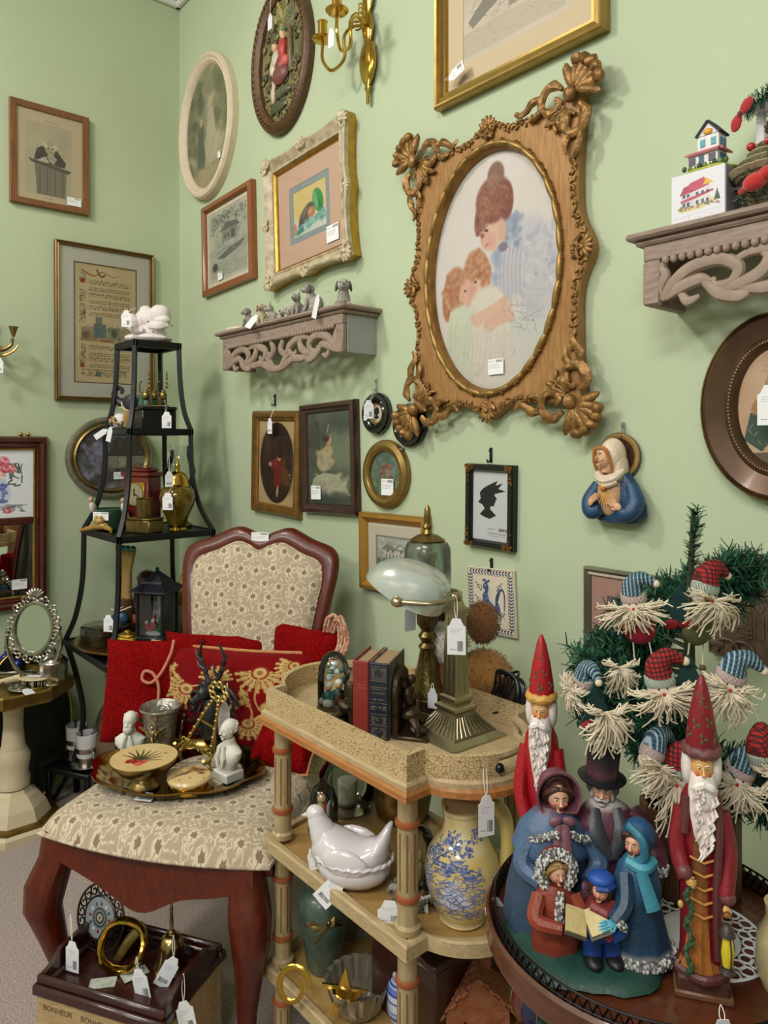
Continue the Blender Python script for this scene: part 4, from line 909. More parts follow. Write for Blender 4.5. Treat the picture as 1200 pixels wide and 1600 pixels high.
# ---------------------------------------------------------------- little animals on the shelf
ANIM = mat('grey_resin_animal', attr=True, rough=.6, var=.25, vs=160, bump=.2, bs=300)
def critter(b, x, y, z, s, c, pose='sit', head=0.0, ear='floppy', c2='#3a3637'):
    """a small dog or cat: trunk, chest, head with muzzle, ears, legs, tail"""
    M0 = b.M.copy(); b.M = M0 @ TR(x, y, z) @ RZ(head) @ SCL(s, s, s)
    if pose == 'sit':
        b.ell((0, 0, .32), (.28, .3, .34), col=c); b.ell((0, -.16, .5), (.2, .2, .3), col=c); hd = Vector((0, -.24, .88))
        for sx in (-1, 1):
            b.tube([(sx*.12, -.3, .5), (sx*.13, -.36, .2), (sx*.13, -.42, .05)], [.09, .075, .08], 8, col=c); b.ell((sx*.26, .0, .16), (.13, .24, .17), col=c)
        b.tube(spl([(0, .28, .1), (.15, .42, .08), (.34, .38, .1)], 5), [.06, .05, .03], 6, col=c)
    else:
        b.ell((0, .15, .22), (.24, .55, .22), col=c); b.ell((0, -.3, .3), (.2, .22, .25), col=c); hd = Vector((0, -.5, .66)) if pose == 'up' else Vector((0, -.6, .28))
        if pose == 'up': b.tube([(0, -.36, .35), (0, -.47, .6)], [.18, .13], 9, col=c)
        for sx in (-1, 1):
            b.tube([(sx*.16, -.3, .14), (sx*.17, -.6, .07), (sx*.17, -.75, .07)], [.09, .075, .08], 8, col=c); b.ell((sx*.22, .45, .15), (.12, .2, .15), col=c)
        b.tube(spl([(0, .62, .15), (.1, .85, .1), (.3, .9, .08)], 5), [.07, .05, .03], 6, col=c)
    b.ell(hd, (.2, .21, .19), col=c); b.ell(hd+Vector((0, -.19, -.05)), (.11, .13, .09), col=c); b.ell(hd+Vector((0, -.31, -.02)), (.045, .035, .035), col=c2, n=8, m=5)
    for sx in (-1, 1):
        b.ell(hd+Vector((sx*.085, -.165, .06)), .026, col='#1c1a1a', n=8, m=5)
        if ear == 'floppy': b.ell(hd+Vector((sx*.2, .0, -.03)), (.05, .1, .17), RY(sx*-.2), col=c2 if c2 != '#3a3637' else c, n=8, m=6)
        else: b.tube([hd+Vector((sx*.12, 0, .1)), hd+Vector((sx*.17, 0, .3))], [.09, .012], 6, col=c)
    b.M = M0
def shelf_animal(name, label, u, L, cat='figurine', depth=.085):
    x = wp('b', u, 480, depth)[0]; o = thing(name, label, cat, (x, -depth, ZS), group='small animal figurines on the carved shelf'); o.scale = (1.25, 1.25, 1.25)
    b = MB()
    for a in L: critter(b, *a)
    b.build('figure', ANIM, o); return o, x
o, _ = shelf_animal('animal_figurine', 'tiny pair of cream puppies nestled at the shelf end by the corner', 374, [(-.02, 0, 0, .034, '#d8c7a4', 'lie', 1.2), (.025, .012, 0, .032, '#cdbf9f', 'sit', .2)])
b = MB(); b.tube(spl([(-.05, .01, .004), (-.03, -.02, .004), (.0, -.024, .006), (.05, -.01, .004)], 5), .005, 6, col='#e2d6b8'); b.build('bone', ANIM, o)
shelf_animal('animal_figurine', 'small grey sitting puppy figurine with a white tag beside it', 393, [(0, 0, 0, .052, '#86807c', 'sit', -.9)])
shelf_animal('animal_figurine', 'small cream headed puppy figurine leaning behind a white tag', 407, [(0, .01, 0, .056, '#b9ab8c', 'sit', .5)])
shelf_animal('animal_figurine', 'spotted grey puppy lying beside two others mid shelf', 437, [(0, 0, 0, .05, '#a39c96', 'up', -.4, 'cat')])
shelf_animal('animal_figurine', 'pale grey puppy with a dark nose resting low mid shelf', 455, [(0, .01, 0, .058, '#b9b3ac', 'lie', .25)])
shelf_animal('animal_figurine', 'grey kitten with pointed ears sitting up mid shelf', 471, [(0, -.005, 0, .05, '#8d8782', 'sit', .3, 'cat')])
shelf_animal('animal_figurine', 'flat little grey pup curled asleep on the shelf', 487, [(0, 0, 0, .034, '#9a948e', 'lie', 1.6)])
shelf_animal('animal_figurine', 'grey floppy eared dog figurine hung with a long white tag', 500, [(0, -.012, 0, .062, '#9c958f', 'sit', -.7, 'floppy', '#5c5653')])
shelf_animal('animal_figurine', 'grey dog figurine lying with head raised at the shelf end', 522, [(.01, .02, 0, .075, '#a8a29c', 'up', .9, 'floppy', '#5c5653')])
x = wp('b', 404, 486, .12)[0]; price_tag((x+.01, -.135, ZS+.022), (x, -.09, ZS+.03), 'white price tag lying over the shelf edge beside the cream puppy', rx=-.5, rz=.2, ry=.4, back=True)
x = wp('b', 505, 470, .12)[0]; price_tag((x+.006, -.142, ZS+.03), (x, -.095, ZS+.055), 'long white price tag hanging over the shelf edge from the floppy eared dog', w=.022, h=.06, ry=.35, back=True)

# ================================================================ brass double sconce
x, z, _ = wp('b', 572, 60, .02)
o = thing('brass_sconce', 'polished brass two arm candle sconce high on the wall', 'sconce', (x, 0, z))
o.scale = (1.12, 1.12, 1.12)
b = MB(); b.M = TR(0, -.012, 0) @ SCL(1, .45, 1)
b.lathe([(.0, -.165), (.006, -.16), (.007, -.13), (.013, -.122), (.009, -.115), (.02, -.1), (.029, -.075), (.031, -.05), (.024, -.02), (.012, -.005), (.018, .01), (.022, .03), (.014, .05), (.009, .07), (.017, .085), (.02, .1), (.01, .13), (.006, .17), (0, .18)], 20); b.build('back_plate', BRASS, o)
for s in (-1, 1):
    ex, ey = (-.085, -.09) if s < 0 else (.035, -.135)
    b = MB(); pts = [(0, -.02, .03), (ex*.35, ey*.4, .035), (ex*.5, ey*.6, .01), (ex*.5, ey*.6, -.045), (ex*.75, ey*.85, -.075), (ex, ey, -.045), (ex, ey, .0)]
    b.tube(spl(pts, 8), .0042, 8); b.build('arm', BRASS, o)
    b = MB(); b.M = TR(ex, ey, 0)
    b.lathe([(.004, 0), (.024, .004), (.028, .009), (.012, .01), (.006, .014), (.012, .018), (.0115, .048), (.014, .051), (.0105, .052), (.0095, .02)], 20); b.build('candle_cup', BRASS, o)
    b = MB()
    for k in range(3):
        b.tube([(ex*(.3+.1*math.cos(a)*(1+.3*k)), ey*(.3+.1*math.cos(a)), .04+.02*k*.5+.012*math.sin(a)) for a in np.linspace(0, 5, 14)], .0022, 6)
    b.build('scroll', BRASS, o)
price_tag((x-.002, -.14, z-.02), (x+.03, -.12, z+.03), 'blank white price tag hanging from the brass sconce', back=True)
# tag on the oval relief and coach print
x, z, _ = wp('b', 424, 25, .04); price_tag((x, -.045, z), (x, -.04, z+.09), 'blank white price tag hanging over the carved brown oval relief', back=True)
x, z, _ = wp('b', 704, 122, .035); price_tag((x, -.036, z), (x-.02, -.034, z+.004), 'white price tag tucked on the corner of the gold coach print', ry=-1.9)
x, z, _ = wp('b', 422, 656, .035); price_tag((x, -.036, z), (x+.003, -.02, z+.04), 'white price tag hanging over the narrow gold oval print')
x, z, _ = wp('b', 576, 628, .03); price_tag((x, -.03, z), (x+.012, -.015, z+.025), 'white price tag hanging edgewise over the small black oval frame', rz=.9)
x, z, _ = wp('b', 1197, 606, .045); price_tag((x+.006, -.045, z), (x+.03, -.03, z+.03), 'large white price tag on the bronze oval frame at the picture edge', w=.04, h=.062)
# hooks
def hook(label, u, v, m, h=.035):
    x, z, _ = wp('b', u, v, .004); o = thing('picture_hook', label, 'hook', (x, 0, z))
    b = MB(); b.box((0, -.002, 0), (.008, .003, h), bev=.001); b.tube(spl([(0, -.003, -h*.3), (0, -.012, -h*.5), (.001, -.016, -h*.3)], 5), .0018, 6); b.build('hook_body', m, o)
    b = MB(); b.ell((0, -.005, h*.3), .0035, n=8, m=5); b.build('pin', m, o)
hook('black wall hook above the narrow gold oval print', 429, 625, BLACKIRON, .04); hook('black wall hook above the hatted lady silhouette', 766, 711, BLACKIRON); hook('black wall hook above the rooster tile', 767, 882, BLACKIRON, .03)
hook('clear plastic hook above the tagged black oval frame', 587, 602, glass('clear_plastic', '#f2f6f4', 1.2, .1, .25), .035); hook('clear plastic hook above the praying lady plaque', 973, 672, MATS['clear_plastic'], .03); hook('clear plastic hook under the second black oval frame', 630, 697, MATS['clear_plastic'], .02)
hook('small brass hook above the carved motto plaque', 1187, 876, BRASS, .022)

# ================================================================ praying lady wall plaque
x, z, _ = wp('b', 962, 748, .02)
o = thing('praying_lady_plaque', 'painted plaster wall plaque of a veiled lady with halo and blue cloak', 'wall plaque', (x, 0, z))
b = MB(); b.M = TR(.0, -.004, .045) @ RX(math.pi/2); b.lathe([(.0, 0), (.046, 0), (.047, .004), (.044, .007), (.036, .006), (.034, .0045), (0, .0045)], 36, col=['#4d3a2a']*3+['#a3854f', '#8d6f40', '#4a2c28', '#4a2c28']); b.build('halo', PAINT, o)
b = MB()
def rnd(p): return 1+.05*math.sin(9*math.atan2(p.y, p.x)+6*p.z)
b.loops([[(.004+dx+rx*math.cos(a)*(1+.05*math.sin(a*7+z*90)), -.02+ry*math.sin(a)*(1+.07*math.sin(a*7+z*90)), z) for a in np.linspace(0, 6.2832, 40, endpoint=False)] for z, rx, ry, dx in ((-.088, .03, .012, 0), (-.084, .045, .018, .002), (-.07, .056, .02, .004), (-.05, .057, .02, .004), (-.03, .05, .019, .002), (-.01, .042, .018, 0), (.008, .03, .016, 0), (.02, .018, .013, 0))], col='#1f4064', cap=True)
for s in (-1, 1): b.tube(spl([(s*.036, -.022, -.012), (s*.05, -.03, -.045), (s*.04, -.042, -.066), (s*.02+.004, -.046, -.06)], 6), [.013, .018, .017, .011], 10, col='#24486e')
b.build('cloak', PAINT, o)
b = MB(); b.ell((-.004, -.034, -.03), (.027, .016, .045), col='#c9a077', n=18, m=12)
for k in range(9): a = -1.2+k*.3; b.tube([(-.006, -.053, -.022), (-.006+.02*math.sin(a), -.05, -.028-.024*math.cos(a))], [.001, .0016], 5, col='#e0b070')
b.build('gown', PAINT, o)
b = MB(); b.ell((-.002, -.026, .045), (.026, .027, .036), col='#e0cdb6', n=20, m=12); b.ell((.014, -.024, .02), (.014, .02, .034), col='#d9c4ab')
b.tube(spl([(-.03, -.03, .02), (-.022, -.045, .005), (-.004, -.052, -.002), (.014, -.046, .004), (.024, -.032, .018)], 5), [.006, .009, .01, .009, .006], 8, col='#e2d0bb'); b.tube(spl([(-.03, -.028, .012), (-.018, -.047, -.006), (.0, -.053, -.012), (.018, -.045, -.004)], 5), .006, 8, col='#d6c1a8'); b.build('veil', PAINT, o)
def face(b, c, s, skin='#d8a888', R=None, lips='#a8473f', brow='#5b3a26', cheek=None, eye='#2c211c', nose=1.0):
    """a modelled face looking along -y"""
    M0 = b.M.copy(); b.M = M0 @ TR(c) @ (R if R else Matrix.Identity(4)) @ SCL(s, s, s)
    i0 = len(b.v); b.ell((0, 0, 0), (.74, .82, 1.0), n=20, m=14, col=skin, fn=lambda p: 1-.12*max(0, -p.z-.3)*(1 if p.y < 0 else .3))
    b.tube([(0, -.78, .22), (0, -.93*nose, -.08), (0, -1.02*nose, -.2)], [.07, .11, .15], 8, col=skin); b.ell((0, -.62, -.72), (.24, .2, .2), col=skin, n=10, m=7)
    for sx in (-1, 1):
        b.ell((sx*.27, -.7, .14), (.13, .07, .07), col='#efe6dc', n=10, m=6); b.ell((sx*.27, -.755, .14), (.06, .04, .06), col=eye, n=8, m=5)
        b.tube(spl([(sx*.12, -.8, .29), (sx*.28, -.8, .35), (sx*.44, -.68, .28)], 4), [.03, .04, .02], 6, col=brow)
        b.ell((sx*.36, -.62, -.22), (.2, .14, .18), col=cheek or skin, n=10, m=7)
        b.ell((sx*.74, .05, .0), (.08, .16, .22), col=skin, n=8, m=6)
    b.ell((0, -.8, -.47), (.2, .08, .055), col=lips, n=10, m=6); b.ell((0, -.79, -.55), (.15, .08, .05), col=lips, n=10, m=6); b.M = M0
b = MB(); b.cyl((-.009, -.04, .012), (-.009, -.038, .03), .009, .008, col='#d3a27c'); face(b, (-.009, -.045, .042), .021, '#dcb08c', RZ(-.35)@RX(-.12)); b.build('face', PAINT, o)
b = MB()
for sx in (-1, 1): b.tube(spl([(-.011, -.056, .062), (-.011+sx*.012, -.058, .058), (-.011+sx*.018, -.05, .034), (-.011+sx*.017, -.042, .015)], 5), [.003, .0042, .004, .003], 7, col='#b5763f')
b.build('hair', PAINT, o)
def hand(b, p, d, up, s, col, curl=.35, spread=.12):
    """palm, four jointed fingers of unequal length, thumb; d: finger direction, up: back-of-hand normal"""
    d = Vector(d).normalized(); up = Vector(up); up = (up-d*up.dot(d)).normalized(); sd = d.cross(up); p = Vector(p)
    M = Matrix((( *sd, 0), (*d, 0), (*up, 0), (0, 0, 0, 1))).transposed(); M.translation = p
    M0 = b.M.copy(); b.M = M0 @ M @ SCL(s, s, s)
    b.ell((0, .42, 0), (.4, .5, .17), col=col, n=10, m=7)
    for k, L in enumerate((.78, .95, .9, .68)):
        x = -.3+.2*k; sp = (k-1.5)*spread; q = Vector((x, .8, 0)); pts = [q]; a = 0
        for j in range(3): a += curl; q = q+Vector((sp*.3, math.cos(a), -math.sin(a)))*L/3; pts.append(q)
        b.tube(pts, [.11, .105, .095, .075], 7, col=col)
    b.tube([(-.3, .3, -.02), (-.52, .55, -.1), (-.5, .85, -.16)], [.13, .12, .09], 7, col=col); b.M = M0
b = MB(); hand(b, (-.038, -.056, -.052), (.55, -.1, .6), (-.3, -.9, .2), .018, '#d9a883', .1); b.build('hand', PAINT, o)
b = MB(); hand(b, (.032, -.056, -.056), (-.65, -.12, .5), (.3, -.9, .2), .018, '#d9a883', .1); b.build('hand', PAINT, o)
b = MB(); b.ell((-.006, -.056, -.018), (.006, .005, .006), col='#c0703a'); b.tube([(-.006, -.057, -.014), (-.006, -.057, -.006)], [.004, .001], 6, col='#e2b03a'); b.build('heart_emblem', PAINT, o)

# ================================================================ motto plaque
o, w, h = on_wall('motto_plaque', 'carved brown plaque lettered FAITH GROWS IN INNOCENCE behind the tree', 'wall plaque', 'b', [(1106, 873), (1300, 900), (1300, 1075), (1106, 1012)], .015, tilt=0.0)
h = .165
PLQ = mat('carved_brown_resin', '#57453a', .5, col2='#7d6654', vs=50, bump=.2, bs=120)
MB().box((0, -.006, 0), (w, .012, h), bev=.003).build('slab', PLQ, o)
mould(rect_ring(w, h), [(0, .01), (.001, .014), (.004, .015), (.006, .011)]).build('border', PLQ, o)
b = MB()
for s in (-1, 1):
    for zz, k in ((h*.38, 1), (-h*.38, -1)):
        b.tube([(s*(.02+.03*t+.012*math.cos(t*7)), -.014, zz+.011*k*math.sin(t*7)) for t in np.linspace(0, 2, 26)], .0035, 6); b.ell((s*.085, -.013, zz), (.014, .005, .009))
b.ell((0, -.014, h*.39), (.013, .008, .015)); b.build('carved_scroll', PLQ, o)
for k, t in enumerate(('FAITH', 'GROWS', 'IN INNO', 'CENCE')): lettering(t, .026, .0015, TR(-.012, -.012, .034-.023*k) @ RX(math.pi/2), mat('plaque_letter', '#7a6553', .45), o)

# ================================================================ candle sconce on the left wall
y, z, _ = wp('l', 2, 535, .05)
o = thing('candle_sconce', 'aged brass scroll candle sconce cut by the picture edge', 'sconce', (0, y, z), math.pi/2)
b = MB(); b.tube(spl([(-.02, -.012, .06), (-.03, -.04, .02), (-.005, -.06, -.025), (.025, -.07, -.01), (.03, -.075, .015)], 7), [.005, .007, .009, .006, .005], 8); b.tube(spl([(-.03, -.012, -.04), (.0, -.06, -.045), (.03, -.08, -.03), (.045, -.082, -.008)], 6), [.004, .007, .006, .003], 8, flat=.6); b.build('arm', OLDBRASS, o)
b = MB(); b.M = TR(.032, -.076, .018); b.lathe([(.004, 0), (.007, .01), (.012, .025), (.014, .034), (.018, .036), (.012, .037), (.01, .03)], 16); b.build('candle_cup', OLDBRASS, o)
b = MB(); b.ell((-.05, -.01, .0), (.03, .012, .07)); b.ell((-.02, -.014, .068), (.012, .01, .014)); b.build('back_plate', OLDBRASS, o)
bpy.context.view_layer.update(); p = o.matrix_world @ Vector((-.01, -.06, -.06)); price_tag(p, p+Vector((0, 0, .03)), 'white price tag hanging under the aged brass candle sconce', rz=1.2)

# ================================================================ house box, house figurine and birdhouse on the right shelf
def mb_on(fn): b = MB(); fn(b); return b
x0 = wp('b', 1048, 300, .125)[0]; x1 = wp('b', 1132, 300, .125)[0]
bw_ = (x1-x0); bx_ = (x0+x1)/2
c = Canvas(300, 360, '#e4e3ec', 31); c.poly([(.1, .72), (.3, .62), (.75, .6), (.9, .66), (.6, .78), (.2, .8)], '#d8d090'); c.poly([(.2, .7), (.2, .42), (.42, .38), (.42, .72)], '#cfcad6'); c.poly([(.42, .72), (.42, .38), (.74, .32), (.74, .66)], '#dcd8de')
c.poly([(.16, .44), (.24, .28), (.4, .24), (.46, .4)], '#b3475e'); c.poly([(.3, .3), (.36, .22), (.62, .16), (.72, .34), (.46, .4)], '#c2536a'); c.poly([(.6, .32), (.66, .18), (.8, .32)], '#e0b84e'); c.poly([(.18, .55), (.44, .5), (.78, .44), (.8, .48), (.45, .56), (.18, .6)], '#c04f66')
for x_ in (.22, .3, .47, .57, .66): c.rect(x_, .43, x_+.05, .5, '#5f5a6d'); c.rect(x_, .6, x_+.05, .68, '#5f5a6d')
c.poly([(.8, .68), (.86, .45), (.92, .68)], '#4d5f58'); c.blur_noise(['#56685a', '#8a8f60', '#a04a5a'], 40, .025, .15, .66, .9, .76, .8); c.line([(.05, .9), (.5, .86), (.95, .84)], .006, '#aaa6b5'); c.scrib(24, .03, .006, ['#8b8798'], .2, .88, .8, .95, .6)
o = thing('house_gift_box', 'white cardboard box printed with a pink roofed house', 'box', (bx_, -.092, ZS))
hb = .082; b = MB(); b.box((0, 0, hb/2), (bw_, .062, hb), bev=.0008); b.build('carton', img_mat('house_box_print', c, .5), o, False, uvfn=lambda v: (v.x/bw_+.5, v.z/hb))
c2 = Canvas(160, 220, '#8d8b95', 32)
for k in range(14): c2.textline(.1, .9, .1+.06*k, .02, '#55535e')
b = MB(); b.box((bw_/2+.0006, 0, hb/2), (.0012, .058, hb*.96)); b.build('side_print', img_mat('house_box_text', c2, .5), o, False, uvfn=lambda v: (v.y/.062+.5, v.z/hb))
o = thing('house_figurine', 'tiny painted cottage figurine with yellow sun sign on top of the box', 'figurine', (bx_+.008, -.092, ZS+hb))
b = MB(); b.ell((0, 0, .003), (.042, .03, .007), n=24, m=8, col='#c9cf58', fn=lambda p: 1+.08*math.sin(5*math.atan2(p.y, p.x))); b.build('lawn', PAINT, o)
b = MB(); b.box((-.004, -.004, .02), (.05, .034, .022), col='#e6e2e4'); b.box((.002, .0, .046), (.036, .028, .032), col='#e9e6ea'); b.prism([(-.017, .061), (.021, .061), (.002, .082)], -.014, .014, col='#e9e6ea'); b.build('walls', PAINTM, o, False)
b = MB()
for s in (-1, 1): b.box((.002+s*.0105, 0, .073), (.004, .034, .031), RY(s*-.72), col='#2b2a33')
b.box((-.004, -.021, .033), (.056, .012, .003), RX(.5), col='#d17a88'); b.box((.024, 0, .034), (.01, .036, .003), RY(.4), col='#d17a88'); b.build('roof', PAINTM, o, False)
b = MB()
for xx in (-.007, .011): b.box((xx, -.0145, .049), (.008, .002, .012), col='#4fa3ad')
for xx in (-.022, .012): b.box((xx, -.0215, .02), (.011, .002, .012), col='#4a4550')
b.box((-.006, -.0215, .018), (.008, .002, .018), col='#35566a')
for yy in (-.006, .006): b.box((.0205, yy, .048), (.002, .007, .012), col='#3f7f96')
for yy in (-.008, .006): b.box((.0215, yy, .02), (.002, .01, .014), col='#2f5f86')
b.build('windows', PAINT, o, False)
MB().ell((.002, -.015, .067), (.008, .0025, .005), col='#e0a030').build('sun_sign', PAINT, o)
b = MB()
for k in range(9): b.ell((-.034+.0085*k, -.024+.003*(k % 3), .01), (.004, .004, .005), col=['#3f5a3c', '#6d8a4a', '#56603a'][k % 3], n=7, m=5)
b.build('shrubs', PAINT, o)
# birdhouse
xb = wp('b', 1192, 280, .09)[0]; o = thing('birdhouse', 'rustic birdhouse with bark shingle roof and red bird at the picture edge', 'birdhouse', (xb+.012, -.085, ZS))
b = MB(); b.lathe([(.038, 0), (.042, .02), (.042, .05), (.036, .062)], 20, col='#7d6c58'); b.build('body', mat('twig_bark', '#6d5e4c', .85, col2='#8d7d66', vs=40, bump=.4, bs=60), o)
SH = mat('bark_shingle', '#b5aa8c', .85, col2='#8d8468', vs=50, bump=.3, bs=120); sm = None
for r_ in range(4):
    R_ = .06-.0135*r_; zz = .055+.0145*r_; n_ = 22-4*r_
    for i in range(n_):
        a = 2*math.pi*(i+.5*(r_ % 2))/n_
        if sm is None:
            t = MB(); t.box((0, 0, 0), (.019, .02, .0025), bev=.0008); sh = t.build('shingle', SH, o, False); sm = sh.data
        else: sh = bpy.data.objects.new('shingle', sm); SC.collection.objects.link(sh); sh.parent = o
        sh.matrix_local = TR((R_-.004)*math.cos(a), (R_-.004)*math.sin(a), zz) @ RZ(a-math.pi/2) @ RX(.75+.05*math.sin(i*5)) @ RY(.1*math.sin(i*7))
b = MB(); b.lathe([(.058, .052), (.03, .088), (.008, .108), (0, .11)], 24); b.build('roof_cone', mat('dark_bark', '#5d5340', .9), o)
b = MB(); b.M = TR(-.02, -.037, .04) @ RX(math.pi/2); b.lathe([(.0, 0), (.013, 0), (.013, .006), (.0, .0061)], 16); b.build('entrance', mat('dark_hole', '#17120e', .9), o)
b = MB(); b.ell((.0, -.062, .03), (.019, .013, .014), RY(-.35)@RZ(.3), col='#c2231f'); b.ell((.016, -.064, .039), (.01, .009, .01), col='#c9251f'); b.tube([(.024, -.065, .039), (.032, -.066, .037)], [.003, .0008], 6, col='#d9a23c'); b.tube([(-.012, -.06, .026), (-.028, -.057, .02)], [.008, .004], 8, col='#a31c1a', flat=.5); b.build('red_bird', mat('red_velour', attr=True, rough=.8, sheen=.6, bump=.2, bs=200), o)
b = MB(); rr = random.Random(3)
for k in range(46):
    a = 3.4+rr.random()*1.8; z_ = .005+.05*rr.random(); b.tube([(.042*math.cos(a), .042*math.sin(a), z_), (.06*math.cos(a+.3*rr.uniform(-1, 1)), .062*math.sin(a), z_+rr.uniform(-.015, .02))], [.0018, .0006], 5, col='#5b6a55')
b.build('sprig', PAINTM, o)
b = MB(); b.ell((-.02, -.03, .098), .007, col='#b52a2a'); b.ell((.006, -.03, .1), .006, col='#b52a2a'); b.build('berries', GLAZE, o)
b = MB(); b.M = TR(.01, -.02, .11)
for k in range(40):
    a = k*2.4; z_ = .0006*k; R_ = .011*math.sin(min(1, (k+4)/40)*2.6); b.ell((R_*math.cos(a), R_*math.sin(a), z_), (.004, .004, .002), RZ(a)@RY(-.6), n=6, m=4, col='#5a4436')
b.build('pine_cone', PAINTM, o)
# white lantern post with garland and red bow behind the birdhouse
xl = wp('b', 1193, 230, .05)[0]; o = thing('white_lantern', 'white slatted lantern with red bow and pine garland behind the birdhouse', 'lantern', (xl+.022, -.04, ZS))
for k in range(3): MB().box((-.03+.02*k, 0, .09), (.014, .01, .18), bev=.002).build('slat', mat('white_painted_wood', '#e2dfe6', .5, var=.05), o)
MB().box((0, 0, .184), (.085, .05, .012), bev=.003).build('cap', MATS['white_painted_wood'], o)
b = MB(); rr = random.Random(5)
for k in range(500):
    t = rr.random(); a = rr.random()*6.28; c_ = Vector((-.045+.1*t, -.03, .175+.02*math.sin(t*3))); d_ = Vector((rr.uniform(-.3, .3), math.cos(a), math.sin(a)))*.018
    b.tube([c_, c_+d_], [.0007, .0004], 3, col=['#2f5a3f', '#3f6f4c', '#27483a'][k % 3], cap=False)
g_ = b.build('garland', PAINTM, o); g_['kind'] = 'stuff'
b = MB()
for s in (-1, 1): b.ell((-.04+s*.008, -.052, .165+s*.012), (.009, .004, .014), RY(s*.2+.45), col='#b01c26', fn=rnd)
b.ell((-.04, -.056, .165), .005, col='#8d141c'); b.build('bow', mat('red_velvet_bow', attr=True, rough=.85, sheen=.8), o)
# ================================================================ black tiered stand in the corner
SX, SY = .367, -.286
ST = [(.0, .50), (.58, .42), (.97, .325), (1.315, .215), (1.612, .155)]     # height, side
o = thing('black_tiered_stand', 'black iron four tier stand with curved legs in the corner', 'stand', (SX, SY, 0))
for sx in (-1, 1):
    for sy in (-1, 1):
        b = MB()
        for k in range(4):
            z0, s0 = ST[k]; z1, s1 = ST[k+1]; a, c = s0/2, s1/2
            if k == 0: pts = [(a, 0), (a*.8, .12), (a*.66, .3), (c*.86, .45), (c, .58)]
            else: pts = [(a, z0), (a-(a-c)*.55, z0+(z1-z0)*.22), (c+.004, z0+(z1-z0)*.55), (c, z1)]
            P_ = spl([Vector((r, z)) for r, z in pts], 7)
            b.tube([(sx*p.x, sy*p.x, p.y) for p in P_], .0095, 4, up=(sx, 0, 0) if abs(sx) else None)
        b.build('leg', BLACKIRON, o, smooth=False)
for k in range(1, 5):
    z, s = ST[k]; MB().box((0, 0, z-.004), (s-.01, s-.01, .006)).build('shelf', BLACKIRON, o, False)
    b = MB(); h = s/2
    for sg in (-1, 1): b.box((0, sg*h, z-.008), (s+.016, .016, .022), bev=.002); b.box((sg*h, 0, z-.008), (.016, s+.016, .022), bev=.002)
    b.build('shelf_rim', BLACKIRON, o, False)
Z2, Z3, Z4, Z5 = .58, .97, 1.315, 1.612
def at(u, v, z): return pz(u, v, z)
# --- top: white cherubs
WHITECER = mat('chalk_white_ceramic', '#e8dfe0', .55, var=.05, vs=40, bump=.12, bs=120)
o = thing('cherub_figurine', 'chalky white ceramic of two resting cherubs on top of the black stand', 'figurine', (SX+.0, SY, Z5+.003), .86)
b = MB(); b.ell((0, 0, .016), (.082, .055, .02), n=20, m=10, fn=lambda p: 1+.06*math.sin(7*math.atan2(p.y, p.x))); b.ell((.01, .0, .04), (.055, .04, .03)); b.build('base', WHITECER, o)
b = MB(); b.ell((.045, -.01, .098), (.037, .037, .036), n=20, m=12); b.ell((.06, -.03, .075), (.03, .022, .018)); b.ell((-.002, .005, .085), (.045, .034, .04), n=18, m=12); b.ell((-.052, -.008, .072), (.028, .028, .03), n=18, m=12); b.tube(spl([(.02, -.03, .06), (.05, -.045, .055), (.075, -.03, .06)], 5), [.016, .014, .012], 8); b.tube(spl([(-.05, -.025, .06), (-.03, -.045, .04), (.0, -.045, .038)], 5), [.014, .012, .01], 8); b.ell((-.012, .01, .12), (.02, .016, .014)); b.jitter(.003, 40); b.build('cherubs', WHITECER, o)
b = MB(); rr = random.Random(2)
for k in range(40):
    cx, cz = ((.072, .075), (-.062, .09), (.02, .045))[k % 3]; b.ell((cx+rr.uniform(-.02, .02), -.035+rr.uniform(-.01, .01), cz+rr.uniform(-.02, .025)), (.004, .003, .003), n=6, m=4, col=['#8d7b5c', '#b9a37d'][k % 2])
b.build('worn_gilding', PAINT, o)['kind'] = 'stuff'
p = Vector((SX+.035, SY-.09, Z5+.098)); price_tag(p, p+Vector((-.015, .04, .02)), 'white price tag hanging on the white cherubs', rz=.86, w=.032, h=.05)
# --- tier with box, elephant, brass band
o = thing('black_box', 'plain black box under the brass musicians', 'box', (SX+.055, SY+.0, Z4)); b = MB(); b.box((0, 0, .034), (.085, .12, .064), bev=.003); b.build('body', BLACKM, o); b = MB(); b.box((0, 0, .072), (.09, .125, .012), bev=.003); b.build('lid', BLACKM, o)
o = thing('elephant_figurine', 'dark elephant figurine with raised curled trunk on the stand', 'figurine', (SX-.035, SY-.01, Z4), .85)
b = MB(); C1 = '#35323a'; b.ell((.03, 0, .078), (.06, .035, .042), col=C1, n=18, m=12); b.ell((-.035, 0, .095), (.03, .028, .03), col=C1)
for sx, sy in ((-.01, -.02), (-.01, .02), (.07, -.02), (.07, .02)): b.tube([(sx, sy, .07), (sx, sy, .03), (sx, sy, .0)], [.02, .016, .018], 9, col=C1)
b.tube(spl([(-.055, 0, .09), (-.08, 0, .1), (-.095, 0, .125), (-.082, 0, .147), (-.066, 0, .14), (-.07, 0, .127)], 6), [.016, .013, .01, .008, .007, .005], 9, col=C1)
for s in (-1, 1): b.ell((-.025, s*.03, .095), (.022, .006, .03), RY(.3), col='#2b2930')
b.build('body', PAINT, o)
b = MB(); b.ell((.03, 0, .085), (.05, .038, .04), col='#2f6a60', n=16, m=9); b.build('saddle_cloth', PAINT, o)
b = MB()
for s in (-1, 1): b.tube([(-.05, s*.014, .08), (-.075, s*.018, .076)], [.004, .001], 6, col='#d8cdb0')
b.build('tusks', PAINT, o)
o = thing('brass_musicians', 'small brass group of camels and figures on the black box', 'figurine', (SX+.055, SY, Z4+.078), .85)
